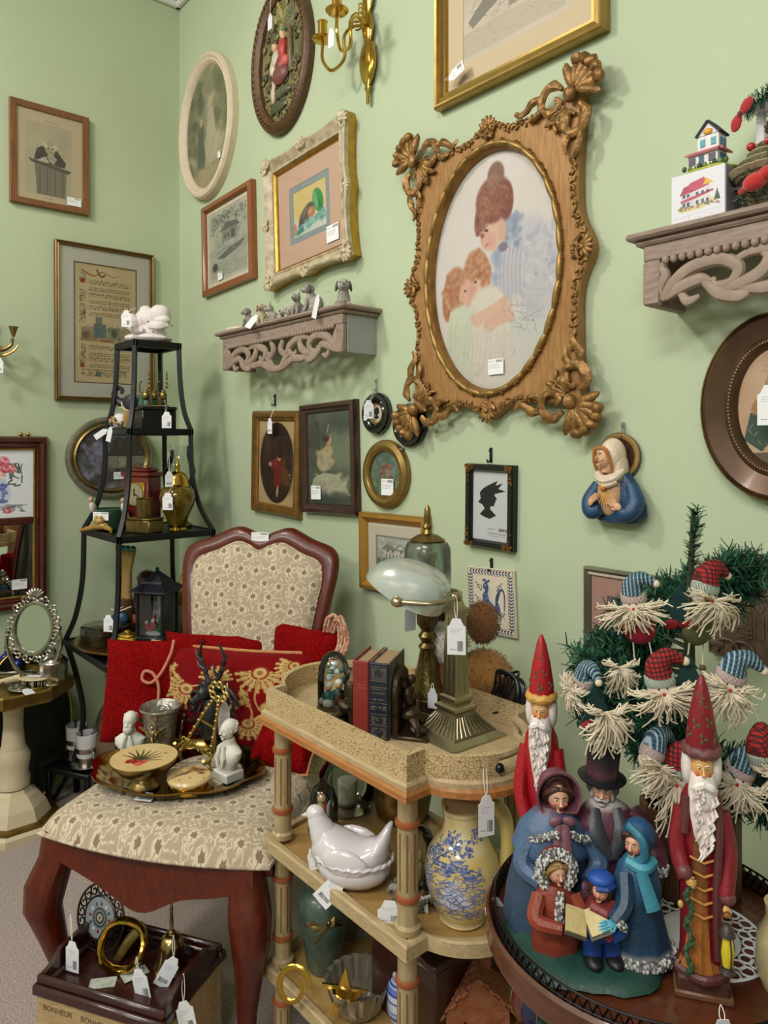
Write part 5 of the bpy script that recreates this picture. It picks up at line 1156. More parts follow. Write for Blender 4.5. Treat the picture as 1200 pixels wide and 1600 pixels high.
b = MB(); b.box((0, 0, .003), (.09, .04, .006), bev=.002)
for k in range(3):
    x = -.03+.03*k; b.ell((x, 0, .038), (.013, .012, .016)); b.ell((x, 0, .052), (.008, .008, .008))
    for s in (-1, 1): b.tube([(x+s*.008, s*.006, .035), (x+s*.009, s*.006, .005)], .0028, 6)
    b.tube(spl([(x-.01, 0, .045), (x-.02, 0, .055), (x-.02, 0, .08), (x-.012, 0, .088)], 5), .0026, 6)
    if k != 1:
        for j in range(4): b.ell((x+.012, .0, .07+.014*j), (.005-.0006*j, .004, .009), n=7, m=5)
b.build('figures', OLDBRASS, o)
p = Vector((SX+.108, SY+.02, Z4+.055)); price_tag(p, p+Vector((-.012, 0, .03)), 'white price tag hanging in front of the black box', rz=.86, w=.032, h=.05)
o = thing('flower_ball', 'white ornament ball wreathed in dried flowers on the stand', 'ornament', (SX-.055, SY-.075, Z4), .8)
b = MB(); b.ell((0, 0, .03), .028, n=18, m=12); b.build('ball', WHITECER, o)
b = MB(); rr = random.Random(8)
for k in range(70):
    a = rr.random()*6.28; b.ell((.033*math.cos(a), .033*math.sin(a), .012+.03*rr.random()), (.006, .006, .005), RZ(a), n=6, m=4, col=['#c9a777', '#8d7a58', '#b5653f', '#d9cdb5', '#6d6a4a'][k % 5])
b.build('dried_flowers', PAINTM, o)
o = thing('acorn_ornament', 'golden brown fuzzy ornament behind the flower ball', 'ornament', (SX-.02, SY-.06, Z4), .8)
b = MB(); b.ell((0, 0, .035), (.02, .02, .034), n=16, m=10, col='#9c7a3c'); b.build('body', mat('brown_plush', attr=True, rough=.9, sheen=.5, bump=.4, bs=260), o); b = MB(); b.tube(spl([(0, 0, .065), (-.02, 0, .075), (-.025, 0, .095)], 5), .003, 6, col='#d3c496'); b.build('stem', PAINT, o)
p = Vector((SX-.07, SY-.12, Z4-.002)); price_tag(p, p+Vector((.01, .03, .02)), 'white price tag sticking out sideways from the flower ball', rz=.8, ry=1.0, back=True, w=.02); price_tag(p+Vector((.045, -.0, .006)), p+Vector((.04, .03, .02)), 'narrow white price tag hanging below the flower ball', rz=.5, ry=.25, back=True, w=.02)
# --- tier 3: red clock, brass box, jar, frog pot, hurricane
LAC = mat('red_lacquer', '#6d1f1c', .3, var=.15, vs=20, coat=.4)
R8 = .42
o = thing('red_mantel_clock', 'dark red wooden mantel clock with brass dial on the stand', 'clock', (SX-.05, SY+.0, Z3), R8)
b = MB(); b.box((0, 0, .01), (.13, .075, .02), bev=.003); b.box((0, 0, .1), (.115, .065, .165), bev=.003); b.build('case', LAC, o); b = MB(); b.box((0, 0, .19), (.13, .078, .016), bev=.004); b.box((0, 0, .205), (.105, .06, .016), bev=.006); b.build('top', LAC, o)
b = MB(); b.box((.0, -.034, .12), (.085, .004, .085), bev=.001); b.build('dial_plate', BRASS, o); b = MB(); b.M = TR(0, -.0365, .12) @ RX(math.pi/2); b.lathe([(0, 0), (.038, 0), (.037, .002), (0, .0021)], 28); b.build('dial', mat('silvered_dial', '#c3b59a', .3, .7), o)
b = MB(); b.box((0, -.04, .128), (.003, .001, .026)); b.box((.01, -.04, .118), (.022, .001, .003), RY(.4)); b.build('hands', BLACKM, o); b = MB(); b.tube(spl([(-.045, -.02, .214), (-.02, -.02, .222), (.02, -.02, .218), (.05, -.02, .222)], 5), .002, 6); b.build('handle', BRASS, o)
o = thing('brass_box', 'dull brass trinket box with a cylinder cup on top', 'box', (SX+.08, SY-.045, Z3), R8)
b = MB(); b.box((0, 0, .022), (.105, .07, .044), bev=.004); b.build('box_body', mat('dull_brass', '#7d693c', .4, .8, var=.2, vs=50, bump=.1, bs=90), o); b = MB(); b.box((0, 0, .047), (.108, .073, .006), bev=.002); b.build('lid', MATS['dull_brass'], o)
b = MB(); b.M = TR(0, 0, .05); b.lathe([(.026, 0), (.027, .002), (.027, .062), (.029, .064), (.025, .066), (.024, .01)], 22); b.build('cup', MATS['dull_brass'], o)
o = thing('amber_ginger_jar', 'amber glass ginger jar with brass lid and tag on the stand', 'jar', (SX+.105, SY+.06, Z3))
b = MB(); b.lathe([(.028, .02), (.036, .04), (.055, .085), (.062, .115), (.056, .14), (.04, .152), (.034, .156)], 26); b.build('body', mat('amber_glass', '#6d5714', .08, var=.15, coat=.6, metal=.35), o); b = MB(); b.lathe([(.03, 0), (.033, .004), (.026, .012), (.028, .021)], 24); b.build('foot', BRASS, o)
b = MB(); b.lathe([(.041, .152), (.043, .158), (.038, .164), (.035, .18), (.022, .198), (.009, .204), (.007, .212), (.01, .222), (.004, .232), (.002, .252), (0, .254)], 24); b.build('lid', BRASS, o)
p = Vector((SX+.16, SY-.0, Z3+.13)); price_tag(p, p+Vector((-.02, .03, .03)), 'white price tag hanging on the amber ginger jar', rz=.7, w=.036, h=.052)
p = Vector((SX+.15, SY+.01, Z3+.2)); price_tag(p, p+Vector((-.008, .0, .07)), 'narrow white price tag tied to the black stand leg', rz=1.4)
o = thing('glass_chimney', 'clear glass hurricane shade behind the amber jar', 'glass shade', (SX+.02, SY+.11, Z3))
b = MB(); b.lathe([(.034, .125), (.036, .14), (.05, .175), (.054, .2), (.046, .232), (.033, .258), (.034, .275), (.038, .29)], 26, cap=False); b.build('shade', CLEAR, o); b = MB(); b.lathe([(.04, 0), (.042, .01), (.018, .03), (.014, .08), (.03, .1), (.036, .12), (.03, .13), (0, .131)], 20); b.build('burner', OLDBRASS, o)
o = thing('frog_pot', 'green glazed pot with golden frog and two small birds on the stand', 'pot', (SX-.065, SY-.105, Z3), .6)
o.scale = (1.2, 1.2, 1.25)
b = MB(); b.lathe([(.038, 0), (.043, .006), (.044, .05), (.046, .058), (.041, .06), (.039, .01)], 24); b.build('pot_body', mat('green_glaze', '#2c4a38', .15, coat=.6), o)
b = MB(); b.ell((.0, -.046, .016), (.026, .014, .012), col='#a37f3c'); b.ell((.0, -.052, .03), (.016, .012, .011), col='#b08b44')
for s in (-1, 1): b.tube(spl([(s*.015, -.05, .014), (s*.038, -.055, .008), (s*.05, -.07, .004)], 5), [.008, .006, .004], 7, col='#a37f3c'); b.ell((s*.008, -.056, .04), .005, col='#c9a85c', n=8, m=6)
b.build('frog', GLAZE, o); sticker(o, .0, .042, -.0455, .05, .022)
for s in (-1, 1):
    b = MB(); b.ell((s*.052, -.01, .062), (.009, .012, .018), RX(.4), col='#d8cbbd'); b.ell((s*.053, -.018, .084), .0075, col='#c99a86'); b.tube([(s*.052, 0, .05), (s*.056, .01, .028)], [.006, .002], 6, col='#b3a79c'); b.build('bird', GLAZE, o)
# --- tier 4: brass tray with lantern etc
o = thing('brass_tray', 'round embossed brass tray on the lower tier of the stand', 'tray', (SX+.01, SY-.02, Z2))
b = MB(); b.lathe([(.0, .004), (.15, .004), (.185, .01), (.215, .026), (.222, .027), (.221, .021), (.188, .003), (.15, .0), (0, 0)], 56, flute=lambda a, z: 1+(.004*math.sin(a*40) if z > .015 else 0)); b.build('dish', mat('embossed_brass', '#97773a', .28, .9, var=.2, vs=60, bump=.3, bs=90), o)
ZT = Z2+.0045
BLUEK = mat('blue_black_metal', '#10141f', .4, .2)
o = thing('santa_lantern', 'black lantern with tiny santa and christmas tree inside on the brass tray', 'lantern', (SX+.125, SY-.02, ZT), .62)
o.scale = (1.06, 1.06, 1.06)
b = MB(); b.box((0, 0, .008), (.1, .1, .016), bev=.004); b.box((0, 0, .024), (.09, .09, .02), bev=.006); b.box((0, 0, .042), (.104, .104, .018), bev=.006); b.build('base', BLUEK, o)
for sx in (-1, 1):
    for sy in (-1, 1): MB().box((sx*.043, sy*.043, .115), (.009, .009, .13), bev=.001).build('corner_post', BLUEK, o, False)
for k in range(4):
    a = k*math.pi/2; b = MB(); b.M = RZ(a); b.box((0, -.043, .115), (.078, .0015, .126)); b.build('pane', CLEAR, o, False)
b = MB(); b.box((0, 0, .182), (.104, .104, .008), bev=.002); b.M = RZ(math.pi/4); b.lathe([(.088, .186), (.086, .19), (.05, .21), (.046, .216), (.014, .24), (.006, .246), (.006, .254), (.0, .258)], 4); b.build('roof', BLUEK, o, False)
b = MB(); b.ell((0, 0, .053), (.036, .036, .008), col='#e8ecf2'); b.build('snow', PAINTM, o); MB().box((0, .036, .115), (.074, .002, .12)).build('backdrop', mat('pale_backdrop', '#c3c4c8', .8, var=.15, vs=60), o, False)
b = MB(); b.lathe([(.014, .06), (.02, .062), (.011, .08), (.015, .08), (.008, .097), (.011, .098), (0, .13)], 12, col='#2f7a4c'); b.M = TR(.022, -.008, 0); b.v = [v+Vector((.022, -.008, 0)) for v in b.v]; b.build('tiny_tree', PAINTM, o)
b = MB(); b.ell((-.006, -.012, .078), (.012, .01, .014), col='#b8222c'); b.ell((-.004, -.014, .096), .007, col='#d8a890'); b.tube([(-.004, -.012, .1), (.004, -.012, .112)], [.007, .001], 7, col='#b8222c'); b.ell((-.004, -.019, .092), (.006, .004, .005), col='#eeeeee'); b.box((-.008, -.012, .068), (.026, .018, .012), bev=.003, col='#a81e28')
for s in (-1, 1): b.tube([(-.02, -.012+s*.008, .058), (.008, -.012+s*.008, .058)], .0016, 5, col='#3a1a1a')
b.build('santa_sleigh', PAINTM, o); b = MB(); b.ell((-.028, -.012, .07), (.007, .007, .012), col='#b8222c'); b.ell((-.028, -.015, .085), .006, col='#e6d4c8'); b.build('elf', PAINTM, o)
o = thing('gold_trinket_box', 'embossed gold trinket box on the brass tray', 'box', (SX+.075, SY-.1, ZT), .62); GB = mat('embossed_gold', '#a3822c', .3, .9, var=.25, vs=90, bump=.4, bs=140)
b = MB(); b.box((0, 0, .02), (.085, .065, .036), bev=.005); b.build('body', GB, o); b = MB(); b.box((0, 0, .043), (.09, .07, .012), bev=.005); b.ell((0, 0, .048), (.034, .026, .012)); b.ell((0, 0, .06), (.014, .012, .008)); b.build('lid', GB, o)
o = thing('lacquer_box', 'round black lacquer box with a red bird painted on the lid', 'box', (SX-.065, SY-.125, ZT))
c = Canvas(128, 128, '#15130f', 41); c.poly([(.3, .6), (.5, .42), (.75, .38), (.6, .55), (.45, .65)], '#8d3a26'); c.blur_noise(['#4a3a20', '#2c2a1c'], 14, .1, al=.5)
b = MB(); b.lathe([(.075, 0), (.078, .004), (.078, .04), (.0, .0402)], 36); b.build('body', BLACKM, o); b = MB(); b.lathe([(.079, .04), (.079, .058), (.074, .062), (0, .0625)], 36); b.build('lid', img_mat('lacquer_lid', c, .15, coat=.5), o, uvfn=lambda v: (v.x/.16+.5, v.y/.16+.5))
o = thing('golf_bag_ornament', 'golden bundle vase with turquoise tips beside the lantern', 'ornament', (SX-.125, SY-.03, ZT), .5)
for k in range(4):
    b = MB(); x = -.03+.02*k; b.tube(spl([(x*.4, 0, .1), (x*.45, 0, .2), (x, 0, .3)], 6), [.014, .013, .009, .012], 9, col='#a8894a'); b.build('tube', PAINT, o); b = MB(); b.ell((x, 0, .307), (.013, .012, .012), col='#3f8d8d'); b.tube([(x*1.1, 0, .31), (x*1.3, -.004, .318)], [.012, .003], 7, col='#2b241c'); b.build('tip', GLAZE, o)
b = MB(); b.lathe([(.04, 0), (.036, .04), (.034, .1), (.037, .13), (.03, .132)], 18, col='#5a3c28'); b.build('holder', PAINT, o); b = MB(); b.ell((.01, -.045, .07), (.036, .02, .03), col='#2c4a68'); b.tube(spl([(-.02, -.05, .1), (.02, -.062, .098), (.05, -.03, .11)], 5), .003, 6, col='#cfc4a8'); b.build('pouch', PAINT, o)
o = thing('dark_figure_vase', 'dark brown figure shaped bottle behind the lantern', 'vase', (SX-.035, SY+.01, ZT)); b = MB(); b.lathe([(.035, 0), (.045, .03), (.04, .1), (.046, .15), (.03, .19), (.034, .215), (.02, .235), (0, .24)], 20, col='#2c1713'); b.build('body', GLAZE, o); b = MB(); b.lathe([(.047, .06), (.05, .075), (.047, .09)], 20, cap=False, col='#8d4a2c'); b.build('band', GLAZE, o)
o = thing('tassel_doll', 'cream and gold tassel ornament beside the lantern', 'ornament', (SX+.06, SY+.1, ZT)); b = MB(); b.lathe([(.004, .02), (.02, .05), (.024, .1), (.02, .12)], 16, col='#cfc3a2'); b.build('skirt', PAINTM, o); b = MB(); b.lathe([(.021, .12), (.023, .15), (.014, .2), (.006, .225), (0, .23)], 16, col='#a8903c'); b.build('gold_top', PAINT, o)
p = Vector((SX+.05, SY-.155, ZT+.115)); price_tag(p, p+Vector((-.03, .06, .02)), 'white price tag hanging behind the stand leg above the gold trinket box', rz=.6, w=.036, h=.05)
# --- floor level: dark vase, cup caddies
o = thing('painted_floor_vase', 'dark painted vase with gold neck on the floor behind the chair', 'vase', (SX-.12, SY-.06, 0)); b = MB(); b.lathe([(.06, 0), (.075, .06), (.09, .16), (.088, .25), (.06, .33), (.035, .37), (.032, .42), (.045, .45)], 28); b.build('body', mat('dark_floral_glaze', '#23241f', .25, col2='#6d5a44', vs=14, coat=.4), o); b = MB(); b.lathe([(.036, .385), (.038, .4), (.036, .415)], 24, cap=False); b.build('neck_band', BRASS, o)
q = pz(128, 1190, .15); o = thing('low_stool', 'low black stool holding the silver cups', 'stool', (q.x, q.y, 0), .5); MB().box((0, 0, .14), (.2, .16, .02), bev=.004).build('top', BLACKIRON, o)
for sx in (-1, 1):
    for sy in (-1, 1): MB().box((sx*.085, sy*.065, .065), (.018, .018, .13), bev=.002).build('leg', BLACKIRON, o)
for k, (dx, dy, lab) in enumerate(((-.2, -.3, 'silver cup holder with white cup and spoon nearer the pedestal table'), (-.24, -.2, 'silver cup holder with white cup and spoon nearer the wall'))):
    o = thing('cup_holder', lab, 'cup', pz(*((136, 1197), (120, 1183))[k], .152), .4*k); b = MB(); b.lathe([(.03, 0), (.05, .004), (.058, .012), (.05, .014), (.03, .018), (.034, .05), (.038, .07)], 22); b.build('holder', SILVER, o)
    b = MB(); b.lathe([(.028, .03), (.034, .04), (.037, .115), (.034, .116), (.031, .045), (0, .04)], 22); b.build('cup', mat('white_porcelain', '#e6e6e8', .2, coat=.4), o); b = MB(); b.tube([(.0, -.01, .05), (.03, -.03, .15)], [.003, .004], 6); b.build('spoon', BLACKM, o); b = MB(); b.tube(spl([(.036, 0, .065), (.065, 0, .07), (.07, 0, .04), (.05, 0, .014)], 6), .004, 7); b.build('handle', SILVER, o)

# ================================================================ octagonal pedestal table
TX, TY, TZ = .19, -.672, .47
CRM = mat('cream_paint', '#d3c3a3', .5, var=.07, vs=14, bump=.06, bs=60); TG = mat('tarnish_gold', '#8a7038', .35, .85, var=.2, vs=30)
o = thing('pedestal_table', 'cream and gold octagonal pedestal table by the left wall', 'table', (TX, TY, 0))
def octo(b, prof, n=8): b.lathe(prof, n, a0=math.pi/8)
b = MB(); octo(b, [(.15, TZ-.012), (.175, TZ-.012), (.175, TZ-.001), (0, TZ-.001)]); b.build('top', mat('top_green_cream', '#8d8a68', .35, var=.2, vs=10, coat=.3), o, False)
b = MB(); octo(b, [(.155, TZ-.03), (.178, TZ-.03), (.186, TZ-.02), (.187, TZ+.008), (.182, TZ+.014), (.175, TZ+.01), (.172, TZ)]); b.build('gilt_rim', TG, o, False)
b = MB(); b.lathe([(.035, .13), (.05, .135), (.052, .16), (.046, .18), (.05, .21), (.053, .235), (.046, .25), (.036, .27), (.03, .34), (.032, .4), (.042, .43), (.05, .46)], 28); b.build('column', CRM, o)
for z in (.155, .26, .405): b = MB(); b.M = TR(0, 0, z); b.lathe([(.04, -.004), (.05 if z < .2 else .038, -.003), (.051 if z < .2 else .039, .003), (.04, .004)], 28, cap=False); b.build('gilt_ring', TG, o)
b = MB(); octo(b, [(.15, 0), (.15, .02), (.14, .028), (.128, .034), (.118, .036), (.1, .08), (.075, .11), (.06, .118), (.05, .13)]); b.build('foot', CRM, o, False)
b = MB(); octo(b, [(.132, .03), (.14, .032), (.14, .04), (.125, .042)]); b.build('gilt_band', TG, o, False)
# things on it
SX2 = lambda u, v: pz(u, v, TZ)
q = pz(58, 1068, TZ); o = thing('silver_vanity_mirror', 'ornate silver vanity mirror on a stand on the pedestal table', 'mirror', (TX+.05, TY+.05, TZ), .86)
o.scale = (1.1, 1.1, 1.1)
mz, ma, mb_ = .17, .052, .07
b = MB(); b.M = TR(0, 0, mz) @ RX(-.12); b.prism([(ma*math.cos(a), mb_*math.sin(a)) for a in np.linspace(0, 2*math.pi, 36, endpoint=False)], .004, -.001); b.build('mirror_glass', MATS['mirror_silver'], o)
b = MB(); b.M = TR(0, 0, mz) @ RX(-.12); rr = random.Random(6)
b.tube([((ma+.006)*math.cos(a), -.002, (mb_+.006)*math.sin(a)) for a in np.linspace(0, 2*math.pi, 40, endpoint=False)], .007, 7, closed=True)
for k in range(44):
    a = 2*math.pi*k/44; r = .014+.005*(k % 3); x, z = (ma+r)*math.cos(a), (mb_+r)*math.sin(a); b.tube([(x+.007*math.cos(a*3+t*4+k), -.004, z+.007*math.sin(a*3+t*4+k)) for t in np.linspace(0, 1.3, 7)], [.0035, .003, .002], 6)
for k in range(7): a = math.pi/2+(k-3)*.32; b.ell((.02*math.cos(a), -.006, mb_+.02+.018*math.sin(a)), (.005, .004, .014), RY(math.pi/2-a), n=7, m=5)
b.build('scroll_frame', SILVER, o)
b = MB()
for s in (-1, 1): b.tube(spl([(s*.075, 0, mz), (s*.082, 0, .12), (s*.06, 0, .06), (s*.035, 0, .03), (s*.012, 0, .012)], 7), [.005, .006, .006, .008, .01], 7); b.ell((s*.076, 0, mz), .008)
b.lathe([(.06, 0), (.062, .004), (.04, .01), (.015, .016), (.008, .03), (0, .032)], 24, sy=.7); b.build('stand', SILVER, o)
q = pz(84, 1066, TZ); o = thing('silver_canister', 'tarnished silver canister with conical lid on the pedestal table', 'canister', (q.x, q.y, TZ)); b = MB(); b.lathe([(.047, 0), (.048, .003), (.045, .006), (.045, .068), (.047, .07), (.0, .0705)], 12); b.build('body', SILVER, o, ang=20); b = MB(); b.lathe([(.048, .07), (.047, .074), (.02, .094), (.008, .1), (.006, .106), (.009, .112), (0, .117)], 24); b.build('lid', SILVER, o)
q = pz(52, 1072, TZ); o = thing('vanity_brush', 'oval cream bristle brush lying on the pedestal table', 'brush', (q.x, q.y, TZ), .75)
b = MB(); b.ell((0, 0, .026), (.05, .03, .006), n=24, m=8); b.tube([(-.045, 0, .026), (-.12, -.02, .012)], [.012, .008], 8, flat=.5); b.build('back', mat('bone_handle', '#cdbc98', .5, var=.15, vs=60), o)
b = MB()
for k in range(90): a = rr.random()*6.28; r = math.sqrt(rr.random()); b.tube([(.046*r*math.cos(a), .027*r*math.sin(a), .023), (.044*r*math.cos(a), .026*r*math.sin(a), .001)], .0012, 4, col='#d8c9a6')
g_ = b.build('bristles', PAINTM, o); g_['kind'] = 'stuff'; MB().box((.005, .0, .0335), (.05, .02, .0006)).build('paper_label', PAPER, o)
for k, (u, v, lab) in enumerate(((20, 1078, 'silver handled hair brush lying near the table edge'), (14, 1064, 'silver comb lying behind the cream brush'), (32, 1060, 'silver hand mirror lying face down behind the brushes'))):
    q = pz(u, v, TZ); o = thing('vanity_tool', lab, 'vanity set', (q.x, q.y, TZ+.002+.006*(k == 2)), .3+.3*k, group='silver vanity set'); b = MB(); b.ell((.03, 0, .008), (.04, .026 if k != 1 else .016, .007), n=20, m=8); b.tube(spl([(0, 0, .008), (-.05, 0, .008), (-.085, .0, .008)], 5), [.008, .006, .009], 8, flat=.6); b.build('body', SILVER, o)
    b = MB()
    for j in range(8): b.tube([(.03+.024*math.cos(j*.8+t), .015*math.sin(j*.8+t), .015) for t in np.linspace(0, .9, 5)], .0018, 5)
    b.build('chasing', SILVER, o)
q = pz(40, 1085, TZ); t = price_tag((q.x, q.y, TZ+.016), None, 'white price tag lying flat at the pedestal table edge', rz=1.6, rx=-math.pi/2+.05, back=True, w=.03, h=.05)
q = pz(8, 1045, TZ); o = thing('blue_glass_bottle', 'cobalt blue glass bottle with round stopper on the pedestal table', 'bottle', (q.x, q.y, TZ)); CB = mat('cobalt_glass', '#121c78', .08, coat=.6); b = MB(); b.lathe([(.02, 0), (.032, .01), (.034, .03), (.02, .05), (.01, .06), (.012, .066)], 20); b.build('body', CB, o); b = MB(); b.ell((0, 0, .078), .012); b.build('stopper', CB, o)
q = pz(28, 1050, TZ); o = thing('blue_glass_ball', 'small cobalt blue glass ball on the pedestal table', 'ornament', (q.x, q.y, TZ)); b = MB(); b.lathe([(.01, 0), (.012, .006), (.006, .012)], 14); b.build('foot', SILVER, o); MB().ell((0, 0, .028), (.017, .017, .017)).build('ball', CB, o)
# gallery tray leaning against the wall behind the table, red cushion
o = thing('gallery_tray', 'dark oval gallery tray leaning on the wall behind the pedestal', 'tray', (.055, -.60, .285), math.pi/2, rx=-.09)
b = MB(); b.prism([(.15*math.cos(a), .265*math.sin(a)) for a in np.linspace(0, 2*math.pi, 48, endpoint=False)], .0, .006); b.build('panel', mat('green_black_lacquer', '#1c2117', .3, var=.2), o)
b = MB()
for k in range(90): a = 2*math.pi*k/90; b.box((.147*math.cos(a), -.012, .262*math.sin(a)), (.003, .022, .006), RY(-a))
b.tube([(.15*math.cos(a), -.024, .265*math.sin(a)) for a in np.linspace(0, 2*math.pi, 60, endpoint=False)], .0035, 6, closed=True); b.build('pierced_rail', OLDBRASS, o)
# ================================================================ the upholstered chair
def leaf_tile():
    n = 288; c = Canvas(n, n, '#ad9d88', 51); T = '#877660'; rr = random.Random(3)
    for k in range(150):                                     # pale branching network on taupe
        x, y, a = rr.random(), rr.random(), rr.random()*6.28; P = [(x, y)]
        for j in range(3): a += rr.uniform(-1.3, 1.3); P.append((P[-1][0]+.035*math.cos(a), P[-1][1]+.035*math.sin(a)))
        P = spl([Vector(q) for q in P], 3)
        for ox in (-1, 0, 1):
            for oy in (-1, 0, 1):
                if -.15 < x+ox < 1.15 and -.15 < y+oy < 1.15: c.line([(q[0]+ox, q[1]+oy) for q in P], .017, '#d6c8b0', .9)
    for (x, y) in ((.12, .14), (.42, .1), (.72, .2), (.25, .42), (.58, .45), (.9, .48), (.1, .7), (.4, .75), (.7, .78), (.92, .95), (.22, .95)):
        a = rr.uniform(-.6, .6); s = .1
        for ox in (-1, 0, 1):
            for oy in (-1, 0, 1):
                c.ell(x+ox, y+oy-.02, s*.85, s*.85, '#d2c4ab', 0, .25)
                for k in range(5):
                    b_ = a+(k-2)*.62; L = s*(1.0 if k == 2 else .85 if k in (1, 3) else .6); ex, ey = x+ox+math.sin(b_)*L, y+oy-math.cos(b_)*L
                    px, py_ = math.cos(b_)*L*.28, math.sin(b_)*L*.28; mx, my = x+ox+math.sin(b_)*L*.5, y+oy-math.cos(b_)*L*.5
                    c.poly([(x+ox, y+oy), (mx-px, my-py_), (ex, ey), (mx+px, my+py_)], T)
                c.line([(x+ox, y+oy), (x+ox-math.sin(a)*s*.7, y+oy+math.cos(a)*s*.7)], .012, T)
    c.grain(.05); return c
LEAF = img_mat('leaf_brocade', leaf_tile(), .85, tile=True, bump=.25, sheen=.2)
CH = wood('cherry_wood', '#481203', '#621c05', .34, (30, 30, 5), coat=.12)
FLp, FRp = pz(60, 1300, .45), pz(420, 1355, .45)
mid = (FLp+FRp)/2; dirx = (FRp-FLp).normalized(); ca = math.atan2(dirx.y, dirx.x); SWD = (FRp-FLp).length
back = Vector((-dirx.y, dirx.x, 0)); D = .5
o = thing('upholstered_chair', 'cherry wood side chair upholstered in beige leaf brocade', 'chair', (mid.x+back.x*D/2, mid.y+back.y*D/2, 0), ca)
hw = SWD/2
# seat: front wider, domed cushion (local y: front -D/2)
def seat_w(t): return hw*(1.0-.1*t)
def seat_pt(u, v, z0=.45, dome=.058):
    y = -D/2+D*v; w = seat_w(v); x = (u*2-1)*w
    fy = -.03*(1-(2*u-1)**2)*(1-v)                       # bowed front
    q_ = lambda t: math.sqrt(max(0, 1-(1-min(1, t*8))**2)); e = q_(min(u, 1-u))*q_(min(v, 1-v))
    return (x*(1+.012*(e > .1)*(e < .95)), y+fy, z0+dome*e*(.75+.25*math.sin(math.pi*u)*math.sin(math.pi*v)))
b = MB(); b.grid(seat_pt, 36, 36); b.build('seat', LEAF, o, uvfn=lambda v: (v.x/.14, v.y/.14), ang=80)
ring = [seat_pt(u, 0) for u in np.linspace(0, 1, 24)]+[seat_pt(1, v) for v in np.linspace(.04, 1, 16)]+[seat_pt(u, 1) for u in np.linspace(1, 0, 20)]+[seat_pt(0, v) for v in np.linspace(1, .04, 16)]
b = MB(); b.tube([(x, y, z-.002) for x, y, z in ring], .0045, 6, closed=True); b.build('piping', LEAF, o, uvfn=lambda v: (v.x/.14, v.y/.14))
# apron, front one cut to a wave
def wave(t): return .372-.03*math.exp(-((t-.5)/.14)**2)*1.2+.034*abs(2*t-1)**2.2-.012*math.sin(t*math.pi*4)*(.3)
b = MB(); P = [(-hw+.03, .45)]+[(hw-.03, .45)]+[((hw-.03)*(1-2*t), wave(t)) for t in np.linspace(0, 1, 26)]
vs = []; 
b.prism(P, 0, .022, bev=.002)
b.v = [Vector((v.x, v.y-D/2+.002-.028*(1-(v.x/hw)**2), v.z)) for v in b.v]; b.build('front_apron', CH, o)
for s in (-1, 1):
    b = MB(); P = [(-D/2+.03, .45), (D/2-.01, .45)]+[((D/2-.01)-(D-.04)*t, wave(t)+.006) for t in np.linspace(0, 1, 20)]
    b.prism(P, 0, .02); b.M = Matrix.Identity(4); b.v = [Vector((s*(seat_w((v.x+D/2)/D)-.004)-s*v.y, v.x, v.z)) for v in b.v]; b.build('side_apron', CH, o)
MB().box((0, D/2-.012, .42), (2*seat_w(1)-.04, .02, .07), bev=.002).build('back_apron', CH, o)
# cabriole front legs
for s in (-1, 1):
    b = MB(); rings = []
    for (z, ox, r) in ((.455, .0, .034), (.40, .004, .036), (.345, .02, .041), (.29, .026, .038), (.22, .012, .028), (.13, -.006, .02), (.05, -.004, .0165), (.025, .012, .021), (.008, .018, .024), (0, .018, .022)):
        cx, cy = s*(hw-(.034 if s < 0 else .058)+ox*(1 if s < 0 else .7)), -D/2+.03-ox
        k = 12; pw = .72 if z > .3 else .95
        rings.append([(cx+r*math.copysign(abs(math.cos(a))**pw, math.cos(a)), cy+r*math.copysign(abs(math.sin(a))**pw, math.sin(a)), z) for a in [2*math.pi*(j+.5)/k for j in range(k)]])
    R2 = []
    for i in range(len(rings)-1):
        for t in (0, .34, .67): R2.append([tuple(Vector(a)*(1-(t*t*(3-2*t)))+Vector(c)*(t*t*(3-2*t))) for a, c in zip(rings[i], rings[i+1])])
    R2.append(rings[-1]); b.loops(R2, cap=True); b.build('leg', CH, o)
for s in (-1, 1):
    b = MB(); b.tube(spl([(s*(seat_w(1)-.025), D/2-.02, .46), (s*(seat_w(1)-.025), D/2, .25), (s*(seat_w(1)-.02), D/2+.06, 0)], 8), [.022, .02, .016], 8); b.build('leg', CH, o)
# shield back
zb, zt = .50, 1.035; lean = .10
def bk(x, z, y=0.0): t = (z-.45)/.6; return (x, D/2+.0+lean*t*t+.03*t+y, z)
def outline(k):
    """shield outline; k shrinks it"""
    pts = [(-.165, .5), (-.192, .66), (-.222, .85), (-.232, .93), (-.215, .975), (-.15, 1.0), (-.085, 1.028), (-.04, 1.02), (0, 1.003), (.04, 1.02), (.085, 1.028), (.15, 1.0), (.215, .975), (.232, .93), (.222, .85), (.192, .66), (.165, .5)]
    P = spl([Vector(p) for p in pts], 6)
    return [(p.x*(1-k/.225)-.02, .75+(p.y-.75)*(1-k/.27)) for p in P]
O1 = outline(0); O2 = outline(.036)
b = MB(); n = len(O1)
prof = [(O1, .012), (O1, -.006), (outline(.006), -.014), (outline(.024), -.016), (O2, -.012), (O2, .006)]
b.loops([[bk(x, z, y) for x, z in Q] for Q, y in prof]); 
f = [ff for ff in b.f]; b.build('back_frame', CH, o, ang=50)
MB().box((0, D/2+.012, .505), (.34, .026, .05), bev=.006).build('back_rail', CH, o)
b = MB(); cz = .75
R_ = []
for k, y in ((0, -.01), (.05, -.024), (.25, -.03), (.6, -.034), (.98, -.036)): R_.append([bk(x*(1-k), cz+(z-cz)*(1-k), y) for x, z in O2])
b.loops(R_, cap=True); b.build('back_pad', LEAF, o, uvfn=lambda v: (v.x/.14, v.z/.14), ang=80)
